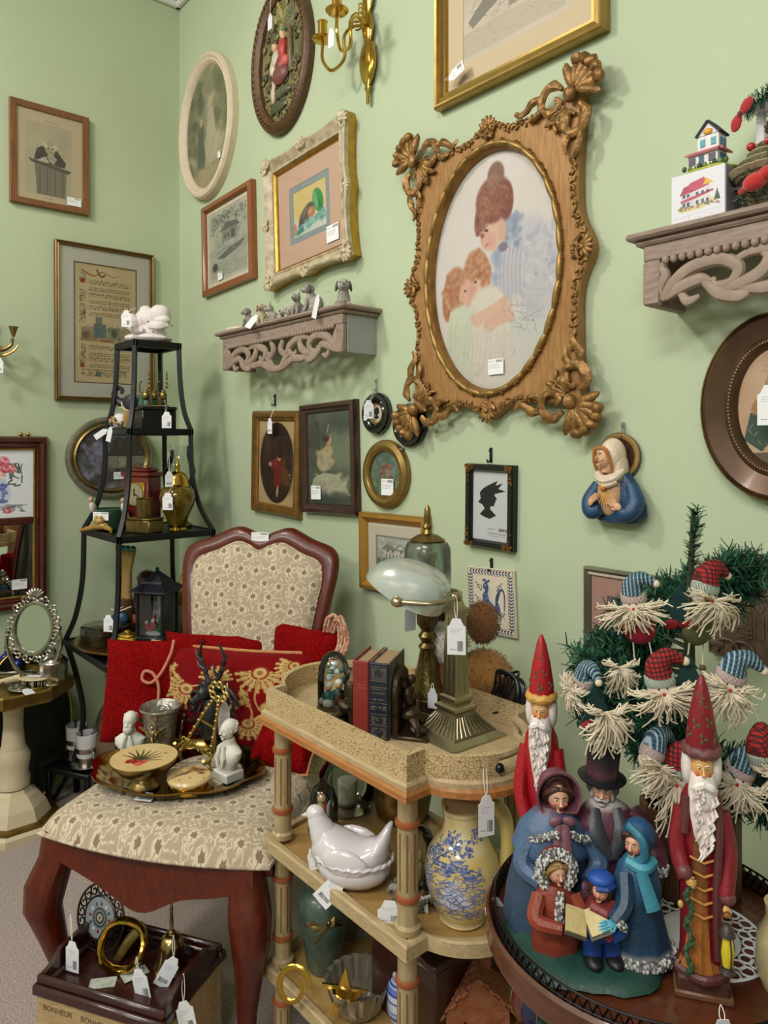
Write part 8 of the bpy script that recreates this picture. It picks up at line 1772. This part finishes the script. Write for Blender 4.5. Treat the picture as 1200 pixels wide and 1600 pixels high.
# woman
b = MB(); x, y = -.03, .036; B1, B2 = '#33465e', '#4a6384'
robe(b, x-.008, y, [(.012, .062, .045, '#3a4c63'), (.06, .056, .042, B1), (.1, .046, .036, B1), (.112, .052, .04, B2), (.14, .042, .032, B2), (.155, .026, .022, B2), (.165, .014, .014, '#6d3f4a')], 9); head(b, (x, y-.006, .178), .0185, '#4a2c24', RX(.1))
b.loops([[(x+r*math.cos(a), y+dy, .18+r*1.1*math.sin(a)) for a in np.linspace(-.7, math.pi+.7, 24)] for r, dy in ((.022, .01), (.029, -.006), (.03, -.014), (.027, -.013), (.024, .004))], col='#7a4a56'); b.ell((x, y+.012, .182), (.024, .018, .026), col='#6d3f4c')
for s in (-1, 1): b.ell((x+s*.009, y-.03, .157), (.009, .004, .006), RY(s*.3), col='#7d4f5c'); b.tube(spl([(x+s*.035, y-.01, .135), (x+s*.05, y-.022, .1), (x+s*.03, y-.042, .085)], 5), [.014, .013, .01], 8, col=B2); b.tube([(x+s*.004, y-.03, .153), (x-.004+s*.006, y-.044, .115)], [.005, .008], 7, col='#7d4f5c', flat=.4)
fur(b, [(x-.05, y-.008, .122), (x-.03, y-.03, .135), (x-.008, y-.038, .144)], .005, seed=2); fur(b, [(x+.012, y-.036, .142), (x+.032, y-.028, .132), (x+.048, y-.006, .12)], .005, seed=5); b.build('woman', PAINT, o); 
b = MB(); hand(b, (x+.026, y-.044, .088), (-.2, -.5, -.8), (0, -1, .3), .014, '#6d4a58', .2); b.build('woman_hand', PAINT, o); b = MB(); hand(b, (x-.032, y-.044, .09), (.1, -.4, -.9), (0, -1, .3), .014, '#6d4a58', .2); fur(b, [(x-.036, y-.044, .094), (x-.028, y-.05, .092), (x-.022, y-.044, .094)], .006, seed=3); b.build('woman_hand', PAINT, o)
# man
b = MB(); x, y = .032, .045; M1, M2 = '#4a2432', '#5c2f3e'
robe(b, x+.006, y, [(.012, .042, .036, '#2c2c33'), (.1, .042, .034, M1), (.14, .044, .032, M2), (.158, .03, .022, M2), (.168, .014, .014, '#d8d4d0')], 8, .03); head(b, (x, y-.006, .184), .0185, '#6a6a6e', RX(.12)@RZ(-.35), 1, True, '#b3b0ae')
for s in (-1, 1): b.tube(spl([(x+s*.014, y-.02, .165), (x+s*.016, y-.036, .14), (x+.002, y-.04, .11)], 5), [.006, .011, .006], 7, col='#3f3f46', flat=.5)
b.tube(spl([(x+.038, y, .15), (x+.062, y-.02, .12), (x+.058, y-.055, .1)], 6), [.015, .014, .012], 9, col=M2); b.M = TR(x, y-.002, .196) @ RX(.06) @ RY(.05); b.lathe([(.03, 0), (.032, .003), (.022, .005), (.021, .012), (.0215, .032), (.022, .036), (0, .037)], 26, col=['#1c1b20']*3+['#56303c', '#1f1e24', '#26252b', '#26252b']); b.build('man', PAINT, o)
b = MB(); hand(b, (x+.056, y-.055, .1), (-.25, -.4, -.9), (.3, -1, .2), .016, '#33333a', .35); fur(b, [(x+.05, y-.05, .106), (x+.058, y-.06, .103), (x+.066, y-.05, .105)], .006, seed=4); b.build('man_hand', PAINT, o)
# tall girl in teal hood
b = MB(); x, y = .055, -.028; T1, T2 = '#22405c', '#2f6a80'
robe(b, x, y, [(.014, .044, .036, '#c3c2c0'), (.024, .042, .035, '#8a8988'), (.03, .039, .033, T1), (.08, .027, .025, T1), (.095, .03, .026, '#2b4e70'), (.12, .024, .021, '#2b4e70'), (.134, .012, .012, T2)], 9); head(b, (x-.004, y-.004, .15), .0155, '#4a3226', RZ(-.75)@RX(.05)); b.ell((x+.005, y+.008, .153), (.02, .02, .022), col='#24507a'); b.tube(spl([(x-.012, y-.004, .172), (x-.001, y-.02, .162), (x+.002, y-.02, .142), (x-.006, y-.014, .132)], 5), .0055, 8, col='#2f7088')
b.tube(spl([(x-.016, y-.01, .132), (x, y-.022, .128), (x+.016, y-.012, .132)], 4), .007, 8, col='#4a9ab0'); b.tube([(x-.004, y-.026, .126), (x+.008, y-.034, .085)], [.007, .009], 7, col='#3f8aa0', flat=.4); b.tube(spl([(x-.02, y-.01, .115), (x-.026, y-.03, .09), (x-.042, y-.04, .075)], 5), [.012, .011, .009], 8, col=T1); fur(b, [(x-.036, y-.03, .074), (x-.036, y-.045, .078), (x-.03, y-.04, .068)], .005, seed=6); fur(b, [(x+.042*math.cos(a), y+.035*math.sin(a), .018) for a in np.linspace(3.4, 6.4, 8)], .007, seed=7); b.build('tall_girl', PAINT, o)
b = MB(); hand(b, (x-.038, y-.04, .075), (-.9, -.2, -.1), (0, -.6, .8), .014, '#4aa0b8', .2); b.build('tall_girl_hand', PAINT, o)
# girl with fur hood in rust coat
b = MB(); x, y = -.045, -.02; G1 = '#7d3326'
robe(b, x, y, [(.012, .03, .026, G1), (.03, .031, .026, G1), (.055, .022, .02, '#8a3a2a'), (.08, .025, .02, '#8a3a2a'), (.094, .012, .012, G1)], 6, .03); head(b, (x+.001, y-.003, .108), .0138, '#9a7a4c', RX(.05)@RZ(.2)); fur(b, [(x+.021*math.cos(a), y-.004, .11+.022*math.sin(a)) for a in np.linspace(-.9, 4.05, 9)], .0065, seed=8); b.ell((x, y+.01, .112), (.02, .014, .022), col='#7a2f25'); fur(b, [(x, y-.022, .09), (x-.002, y-.026, .062)], .006, seed=9)
for s in (-1, 1): b.tube(spl([(x+s*.022, y-.006, .082), (x+s*.03, y-.024, .062), (x+.012+s*.012, y-.036, .058)], 5), [.01, .01, .007], 8, col='#8a3a2a')
b.build('girl', PAINT, o)
# boy in blue cap
b = MB(); x, y = .006, -.042; U1 = '#1f3f86'
for s in (-1, 1): b.tube([(x+s*.011, y, .05), (x+s*.012, y-.004, .02)], [.013, .012], 10, col=U1); b.ell((x+s*.013, y-.01, .018), (.012, .018, .009), col='#17171a')
robe(b, x, y, [(.045, .022, .019, U1), (.062, .021, .018, U1), (.075, .022, .018, '#6d2b2a'), (.088, .014, .013, '#6d2b2a')], 6, .02); head(b, (x-.002, y-.004, .1), .0128, '#5a3a28', RZ(-.5)@RX(-.1)); b.ell((x, y, .112), (.0165, .0165, .009), RX(-.1), col='#2450a8'); b.tube([(x-.01, y-.014, .108), (x+.002, y-.019, .109), (x+.012, y-.012, .11)], .0035, 6, col='#1b3c84'); b.tube([(x-.014, y-.008, .084), (x, y-.018, .08), (x+.014, y-.008, .084)], .007, 8, col='#7d3230')
b.tube(spl([(x+.018, y, .072), (x+.022, y-.016, .06), (x+.006, y-.028, .058)], 5), [.009, .008, .006], 8, col=U1); b.build('boy', PAINT, o)
b = MB(); hand(b, (x+.008, y-.026, .058), (-.9, -.2, .2), (0, -1, .3), .011, '#7d2a28', .5); b.build('boy_hand', PAINT, o); b = MB(); hand(b, (-.03, -.05, .06), (.7, -.5, .1), (-.5, -.8, .2), .011, '#7d2a28', .5); b.build('girl_hand', PAINT, o)
b = MB()
for s in (-1, 1): b.box((-.018+s*.0125, -.062, .066+.004), (.027, .003, .032), RY(s*-.35)@RX(-.9), col='#4a463f'); b.box((-.018+s*.0125, -.0625, .0735), (.025, .004, .029), RY(s*-.35)@RX(-.9), col='#c3b07c')
b.build('song_book', PAINT, o, False)
# ---------------------------------------------------------------- pencil santas
def santa(label, loc, rz, robe_c, band_c, lantern):
    o = thing('santa_figurine', label, 'figurine', loc, rz); o.scale = (.76, .8, 1.0); RED = robe_c
    b = MB(); b.box((0, 0, .012), (.075, .062, .024), bev=.003, col='#4a2d22'); b.box((0, 0, .004), (.084, .07, .008), bev=.002, col='#6d4a34'); b.build('base', PAINT, o)
    b = MB(); robe(b, 0, 0, [(.024, .034, .027, RED), (.05, .031, .026, RED), (.11, .03, .026, RED), (.16, .032, .028, RED), (.2, .034, .029, RED), (.225, .03, .026, RED), (.242, .02, .02, RED)], 7, .03); b.build('robe', PAINT, o)
    b = MB()
    if lantern:
        robe(b, -.004, -.011, [(.026, .03, .023, '#a86a34'), (.045, .022, .02, '#a8682f'), (.1, .017, .018, '#9a5f2c'), (.16, .017, .019, '#6d4428'), (.2, .016, .02, '#6d4428')], 11, .12); b.build('tunic', PAINT, o); b = MB()
        for s, p in ((1, [(.02, -.024, .235), (.021, -.031, .19), (.018, -.03, .12), (.02, -.029, .05)]), (-1, [(-.024, -.02, .232), (-.027, -.024, .19)])): b.tube(spl(p, 6), .0065, 8, col='#5b3030')
        b.tube(spl([(-.035, -.012, .03), (-.034, -.018, .026), (0, -.038, .026), (.034, -.02, .026)], 5), .006, 8, col='#5b3030'); b.build('fur_trim', PAINT, o); b = MB()
        for k in range(5): b.tube([(-.02, -.028, .1+.016*k), (0, -.033, .096+.016*k), (.016, -.029, .1+.016*k)], .0014, 5, col='#c98a4a')
        b.build('lacing', PAINT, o)
    else:
        b.tube(spl([(-.034, -.008, .125), (0, -.03, .118), (.032, -.012, .124)], 6), .004, 8, col='#b07a4a'); b.build('rope_belt', PAINT, o)
    for s in (-1, 1):
        b = MB(); low = lantern and s > 0
        b.tube(spl([(s*.028, -.004, .212), (s*.036, -.014, .17), (s*(.03 if low else .026), -.034, .125 if low else .14)] if lantern else [(s*.028, -.004, .21), (s*.036, -.018, .15), (s*.014, -.038, .098)], 6), [.013, .014, .012], 9, col=RED if lantern else (RED if s < 0 else RED)); b.build('sleeve', PAINT, o)
        b = MB(); hp = Vector((s*(.03 if low else .026), -.038, .118 if low else .14)) if lantern else Vector((s*.01, -.042, .094)); b.ell(hp+Vector((s*.002, .003, .008)), (.012, .011, .009), col='#6b3a3a' if lantern else '#2f5a58'); hand(b, hp, (0, -.3, -1) if low else (-s*.8, -.5, -.1), (0, -1, .2), .012, '#d6a45a' if lantern else '#d9b060', .7); b.build('hand', PAINT, o)
    b = MB(); i0 = 0
    robe(b, 0, -.017, [(.175 if lantern else .15, .004, .004, '#d8c8c0', -.014), (.19, .014, .012, '#ddd0ca', -.008), (.215, .021, .016, '#e2d6d2', -.003), (.24, .021, .019, '#e6dcd8', 0), (.258, .017, .014, '#e6dcd8', .004)], 13, .07)
    for s in (-1, 1): b.tube(spl([(0, -.0395, .253), (s*.01, -.039, .25), (s*.018, -.032, .245)], 4), [.004, .005, .002], 7, col='#efe8e4'); b.ell((s*.02, .002, .262), (.01, .016, .024), col='#ddd2d0')
    b.ell((0, .008, .262), (.022, .018, .026), col='#ddd2d0'); rr = random.Random(4)
    for k in range(46): t = k/45; x_ = rr.uniform(-1, 1)*(.019-.012*abs(t-.15)); z_ = .25-.075*t; b.tube([(x_, -.032-.006*(1-t), z_), (x_+.003, -.036-.004*(1-t), z_-.006), (x_-.002, -.035-.002*(1-t), z_-.013)], [.0015, .0026, .001], 5, col=['#efe6e2', '#d3c4bd', '#e6dcd8'][k % 3])
    b.build('beard', PAINT, o)
    b = MB(); face(b, (0, -.01, .264), .021, '#d6a060', None, '#8c3a30', '#efe8e4', '#c95a48', nose=1.08); b.build('face', PAINT, o)
    b = MB(); b.lathe([(.024, .282), (.023, .3), (.017, .33), (.009, .358), (.003, .37), (0, .372)], 24, col=RED); b.build('hat', PAINT, o)
    b = MB(); b.M = TR(0, -.001, .283); b.tube([(.0235*math.cos(a), .023*math.sin(a), .0012*math.sin(a*9)) for a in np.linspace(0, 6.283, 30, endpoint=False)], .0068, 9, closed=True, col=band_c); b.build('hat_band', PAINT, o)
    for k, (a, z) in enumerate(((-1.57, .3), (-1.1, .318), (-2.1, .315), (-1.5, .336), (-.6, .302), (-2.6, .303), (-1.9, .345))):
        r = .0245*(1-max(0, (z-.285)/.088)**1.35); b = MB()
        for j in range(3): t = j*2.1; b.ell(((r+.0005)*math.cos(a)+.0042*math.cos(t)*-math.sin(a), (r+.0005)*math.sin(a)+.0042*math.cos(t)*math.cos(a), z+.0042*math.sin(t)), (.0034, .0022, .0022), RZ(a+1.57)@RY(-t), n=6, m=4, col='#4f5a3c')
        b.build('holly_sprig', PAINT, o)
    if lantern:
        lx, ly = .03, -.047; b = MB(); b.M = TR(lx, ly, .045); b.lathe([(.009, 0), (.012, .003), (.008, .008), (.008, .01)], 14, col='#3a3030'); b.lathe([(.008, .042), (.012, .044), (.009, .052), (.004, .056), (0, .057)], 14, col='#3a3030')
        for k in range(4): a = k*1.571+.4; b.tube([(.009*math.cos(a), .009*math.sin(a), .008), (.0115*math.cos(a), .0115*math.sin(a), .026), (.008*math.cos(a), .008*math.sin(a), .043)], .0012, 5, col='#3a3030')
        b.tube([(.007*math.cos(t), 0, .058+.012*math.sin(t)) for t in np.linspace(0, 3.14, 9)], .0012, 5, col='#7a3a30'); b.build('lantern_frame', PAINT, o); b = MB(); b.M = TR(lx, ly, .045); b.lathe([(.0075, .009), (.0105, .026), (.0075, .043)], 14, col='#d8c02c'); b.build('lantern_glass', GLAZE, o)
        b = MB(); rr = random.Random(5)
        for k in range(26): z = .03+.11*k/26; b.ell((-.022+.004*math.sin(k*.8), -.036+.003*math.cos(k), z), (.0055, .0035, .0045), RZ(k), n=6, m=4, col=['#2f4a34', '#3f5f40'][k % 2])
        b.build('ivy_garland', PAINT, o); b = MB(); b.ell((-.034, -.04, .112), .0045, col='#b59a5a'); b.build('jingle_bell', GLAZE, o)
    else:
        b = MB(); b.ell((-.012, -.034, .04), (.022, .016, .03), col='#4a3a34'); b.build('sack', PAINT, o); b = MB(); b.ell((-.018, -.044, .07), .009, col='#b5382c'); b.ell((-.006, -.046, .076), .008, col='#c94a34'); b.ell((-.012, -.046, .06), (.012, .006, .006), col='#c9a03c'); b.box((.012, -.04, .068), (.016, .014, .016), RZ(.4), col='#d8cfc8'); b.build('toys', PAINT, o)
    return o
santa('pencil santa with gold hat band standing behind the carol singers', rt(846, 1394), VA-.35, '#a3141f', '#c99a4a', False)
santa('pencil santa carrying a lantern in front of the tree', rt(1096, 1540), VA-.3, '#7d1220', '#6d3f42', True)
# ---------------------------------------------------------------- tree in a wooden bucket
TP = cw(.45, 1.075); o = thing('tabletop_christmas_tree', 'artificial tabletop pine tree planted in a wooden bucket', 'christmas tree', (TP.x, TP.y, TZR), VA)
SL = wood('bucket_wood', '#4f3420', '#6d4a2c', .6, (30, 30, 3), coat=0)
for k in range(16):
    a = 2*math.pi*k/16; b = MB(); b.box((0, 0, .06), (.026, .008, .118), bev=.002); s_ = b.build('stave', SL, o, False) if k == 0 else bpy.data.objects.new('stave', s0)
    if k == 0: s0 = s_.data
    else: SC.collection.objects.link(s_); s_.parent = o
    s_.matrix_local = TR(.065*math.cos(a), .065*math.sin(a), 0) @ RZ(a+math.pi/2)
b = MB(); b.lathe([(0, .1), (.06, .1)], 20); b.build('soil', mat('moss_fill', '#2c2a1c', .9), o); b = MB(); b.tube([(0, 0, .09), (.0, 0, .4), (.005, 0, .55)], [.012, .007, .002], 7); b.build('trunk', mat('trunk_green', '#2c3420', .8), o)
rr = random.Random(21); bw = MB(); nd_ = MB()
def needles(P_, L, dens, cols):
    for i in range(len(P_)-1):
        p, q_ = Vector(P_[i]), Vector(P_[i+1]); d = (q_-p)
        for k in range(max(1, int(d.length*dens))):
            t = rr.random(); a = rr.random()*6.28; o1 = d.orthogonal().normalized(); o2 = d.normalized().cross(o1); r = o1*math.cos(a)+o2*math.sin(a)
            s = p+d*t; e = s+(r*.85+d.normalized()*rr.uniform(.2, .8)).normalized()*L*rr.uniform(.7, 1.15); w = (e-s).cross(Vector((rr.uniform(-1, 1), rr.uniform(-1, 1), 1))).normalized()*.0011
            nd_.add([s-w, s+w, e+w*.6, e-w*.6], [(0, 1, 2, 3)], rr.choice(cols))
GC = ['#1f4f38', '#2a6244', '#174030', '#356f4e', '#12362a']
needles([(.004, 0, .44), (.006, 0, .5), (.012, .0, .55)], .016, 2600, GC)
for k in range(92):
    z = .12+.33*((k*.618) % 1); a = k*2.4; L = (.2-.36*max(0, z-.22))*rr.uniform(.72, 1.05); sag = rr.uniform(-.03, .05); dv = Vector((math.cos(a), math.sin(a)*.8, 0))
    P_ = spl([Vector((0, 0, z)), dv*L*.5+Vector((0, 0, z+sag*.6)), dv*L+Vector((0, 0, z+sag))], 5); bw.tube(P_, [.003, .0015], 5); needles(P_[3:], .02, 1300, GC)
    for t in (4, 6, 8):
        for s in (-1, 1):
            e = P_[t]+(dv*.045+Vector((-dv.y, dv.x, 0))*s*.05+Vector((0, 0, rr.uniform(-.01, .03))))*(1.15-t*.05); bw.tube([P_[t], e], .0012, 4); needles([P_[t], e], .02, 900, GC)
bw.build('branch_wires', MATS['trunk_green'], o); g_ = nd_.build('needles', mat('pine_needle', attr=True, rough=.5), o, smooth=False); g_['kind'] = 'stuff'
# ornaments
def check_tex(c1, c2, c3, seed):
    c = Canvas(64, 64, c1, seed)
    for k in range(8): c.rect(k/8, 0, k/8+.05, 1, c2, .7); c.rect(0, k/8, 1, k/8+.05, c3, .7)
    return c
RP = img_mat('red_black_check', check_tex('#a81c20', '#2a0f10', '#2a0f10', 3), .85, tile=True); BP = img_mat('blue_plaid', check_tex('#1c3a5a', '#c9d0d6', '#3f6a5a', 4), .85, tile=True)
def stripe(c2, seed):
    c = Canvas(64, 16, '#d8d4cc', seed)
    for k in range(4): c.rect(k/4, 0, k/4+.13, 1, c2)
    return img_mat('stripe_'+c2[1:], c, .85, tile=True)
GS, MS = stripe('#3f6a5a', 5), stripe('#7d4a50', 6); YARN = mat('cream_yarn', '#d9ccb4', .9, var=.08, vs=60); FLESH = mat('muslin_face', '#e0cfc2', .85)
def yarn(o, w, h, seed, n=120):
    r = random.Random(seed); b = MB()
    for k in range(n):
        a = r.uniform(-2.3, 2.3); L = r.uniform(.55, 1.0); dx, dz = math.sin(a)*w*.55*L, -(.25+.75*max(0, math.cos(a)))*h*L if abs(a) < 1.6 else h*.12; y = -.01-.012*r.random(); j = lambda q: r.uniform(-q, q)
        b.tube(spl([(dx*.15, y*.6, -.004), (dx*.45+j(.004), y-.008, dz*.35+j(.003)), (dx*.8+j(.006), y-.006+j(.004), dz*.7+j(.005)), (dx+j(.006), y+j(.006), dz+j(.006))], 2), .00105, 4, cap=False)
    b.build('yarn_beard', YARN, o)
def orn_santa(label, u, v, Y, hat, band, rzo=0.0, tilt=0.0, s=1.0, w=.06, h=.045, body=None):
    o = thing('santa_ornament', label, 'ornament', py(u, v, Y), VA+rzo, group='yarn bearded santa ornaments', ry=tilt); s *= .86; o.scale = (s, s, s); uvf = lambda m: (lambda q: (math.atan2(q.x, -q.y)*1.6, q.z*m))
    if hat:
        b = MB(); b.ell((0, 0, .002), (.019, .015, .017), n=16, m=10); b.build('face', FLESH, o); b = MB(); b.ell((0, -.0155, -.003), .0024, n=8, m=6, col='#b5222a')
        for s_ in (-1, 1): b.ell((s_*.0055, -.0145, .004), .0013, n=6, m=5, col='#222222'); b.ell((s_*.009, -.0125, -.003), (.004, .002, .003), n=8, m=5, col='#dd9a90')
        b.build('features', PAINTM, o); b = MB(); b.lathe([(.0195, .006), (.0205, .009), (.02, .019), (.018, .021)], 20, cap=False, sy=.82); b.build('hat_band', band, o, uvfn=lambda q: (math.atan2(q.x, -q.y)*2.4, q.z*20))
        b = MB(); b.tube(spl([(0, 0, .018), (.002, 0, .032), (.016, 0, .042), (.034, 0, .034)], 6), [.0185, .016, .011, .006], 14); b.build('hat', hat, o, uvfn=lambda q: (q.x*22, q.z*22)); b = MB(); b.ell((.037, 0, .032), .006, n=10, m=7); b.build('bobble', YARN, o)
    yarn(o, w*1.25, h*1.15, int(u*7+v))
    if body:
        b = MB(); b.ell((0, .006, -h*.95), (.026, .014, .024), col=body, n=14, m=9); b.build('body', mat('calico', attr=True, rough=.85, var=.2, vs=200), o); b = MB()
        for s_ in (-1, 1): b.tube([(s_*.012, .004, -h*.95-.018), (s_*.014, .002, -h*.95-.05)], .0012, 5, col='#d8ccb4'); b.ell((s_*.014, .002, -h*.95-.053), .005, n=8, m=6, col='#5b4a34')
        b.build('dangling_legs', PAINTM, o)
orn_santa('blue hatted santa ornament with wide yarn beard and crimson body', 992, 946, .99, BP, MS, -.5, -.15, 1.0, .085, .04, '#8f1a30'); orn_santa('red check hatted santa ornament with big beard near the tree top', 1100, 932, 1.0, RP, GS, .35, .15, 1.15, .075, .048, '#6d6a48'); orn_santa('loose cream yarn tassel on the left of the tree', 965, 1036, .98, None, None, 0, 0, .9, .05, .05); orn_santa('blue plaid hatted santa ornament at the tree left tip', 912, 1072, .98, BP, MS, -1.3, .3, .95, .05, .045); orn_santa('red check hatted santa ornament with green striped band mid tree', 1034, 1076, .93, RP, GS, -.2, -.2, 1.1, .07, .04); orn_santa('striped cap santa ornament showing its pink cheeked face', 1138, 1070, .93, BP, MS, -.25, .25, 1.1, .06, .05); orn_santa('long hanging cream yarn tassel above the top hat singer', 942, 1105, .94, None, None, 0, 0, 1.1, .055, .055); orn_santa('blue plaid hatted santa ornament beside the top hat singer', 1016, 1190, .93, BP, MS, .5, .35, 1.05, .075, .04); orn_santa('red check hatted santa ornament half behind the lantern santa', 1058, 1216, .93, RP, GS, -.4, 0, 1.1, .06, .075); orn_santa('striped cap santa ornament to the right of the lantern santa', 1152, 1216, .92, BP, MS, -.4, .3, 1.05, .07, .045); orn_santa('red check hatted santa ornament at the picture edge', 1188, 1190, .9, RP, GS, .8, -.3, 1.0, .05, .05)
FELT = mat('dark_green_felt', '#173a38', .95, bump=.2, bs=300)
for k, (u, v, Y, lab) in enumerate(((1062, 950, 1.0, 'dark green felt tree ornament with red bow near the tree top'), (1076, 1062, .93, 'dark green felt tree ornament behind the red hatted santa'), (930, 1104, .96, 'dark green felt tree ornament with red bow at the left tip'), (976, 965, 1.02, 'dark green felt tree ornament under the blue hatted santa'))):
    o = thing('felt_tree_ornament', lab, 'ornament', py(u, v, Y), VA+.2*k-.2, group='felt tree ornaments'); b = MB(); b.prism([(0, .032), (.012, .014), (.008, .014), (.018, -.004), (.012, -.004), (.022, -.022), (.006, -.022), (.006, -.034), (-.006, -.034), (-.006, -.022), (-.022, -.022), (-.012, -.004), (-.018, -.004), (-.008, .014), (-.012, .014)], .002, -.002); b.build('felt_tree', FELT, o, False)
    if k in (0, 2):
        b = MB()
        for s_ in (-1, 1): b.ell((s_*.012, -.005, -.022), (.011, .004, .007), RY(s_*.2), col='#8c1824')
        b.ell((0, -.007, -.022), .004, col='#6d101a'); b.build('bow', MATS['calico'], o)
# ---------------------------------------------------------------- small things round the table
q = py(846, 1556, 1.05); o = thing('patchwork_ball', 'dark blue green and red glass ball with gold seams on the lower tier', 'ornament', (q.x, q.y, .429)); b = MB()
for k in range(12):
    a0, a1 = 2*math.pi*k/12, 2*math.pi*(k+1)/12; b.lathe([(.046*math.sin(t), .046-.046*math.cos(t)) for t in np.linspace(.02, 3.12, 12)], 3, a0=a0, a1=a1, col=['#15204a', '#1f4a42', '#5a1620'][k % 3])
b.build('ball', GLAZE, o); b = MB()
for k in range(12): a = 2*math.pi*k/12; b.tube([(.0462*math.sin(t)*math.cos(a), .0462*math.sin(t)*math.sin(a), .046-.0462*math.cos(t)) for t in np.linspace(0, 3.14, 14)], .0009, 4)
b.lathe([(.008, .09), (.008, .098), (0, .0985)], 12); b.build('gold_seams', BRASS, o)
p = py(898, 1574, .99); price_tag(p, None, 'white scalloped price tag below the round table rim', rz=VA, w=.034, h=.05); p = py(1020, 1322, .96); price_tag(p, None, 'white barcode price tag stuck behind the carol singers', rz=VA, w=.026, h=.04)
q = rt(1128, 1592); price_tag(py(1130, 1600, .8), py(1126, 1570, .82), 'white price tag on a string at the front rim of the round table', rz=VA, back=True)
q = cw(.475, .865); o = thing('cream_vase', 'cream ceramic vase cut off by the picture edge', 'vase', (q.x, q.y, TZR)); b = MB(); b.lathe([(.024, 0), (.032, .02), (.03, .06), (.02, .085), (.022, .1), (.018, .1), (.016, .08), (0, .03)], 24); b.build('body', MATS['cream_glaze'], o)

# ---------------------------------------------------------------- pieces that belong to a part go under it
SUB = {'piping': 'seat', 'back_piping': 'back_pad', 'cord_trim': 'cover', 'loose_cord': 'cover', 'twisted_cord': 'cover', 'hat_band': 'hat', 'holly_sprig': 'hat', 'bobble': 'hat', 'features': 'face', 'post_flute': 'post', 'flute_rib': 'base', 'gilt_slip': 'frame', 'bead_rim': 'frame', 'gilt_rim': 'frame', 'gilt_corner': 'frame', 'carved_ornament': 'frame', 'rope_moulding': 'frame', 'outer_rim': 'frame', 'inner_rim': 'frame', 'corner_carving': 'panel', 'edge_carving': 'panel', 'bead_moulding': 'panel', 'dial': 'dial_plate', 'hands': 'dial_plate', 'chasing': 'body', 'enamel': 'bowl_body', 'winged_figure': 'cup', 'lantern_glass': 'lantern_frame', 'lacing': 'tunic', 'gilt_ring': 'column', 'bow': 'felt_tree', 'shrubs': 'lawn', 'neck_band': 'body', 'dragonfly': 'body'}
for ob in list(SC.objects):
    k = ob.name.split('.')[0]
    if k in SUB and ob.parent and ob.type == 'MESH':
        for sib in ob.parent.children:
            if sib.name.split('.')[0] == SUB[k] and sib is not ob: ob.parent = sib; break
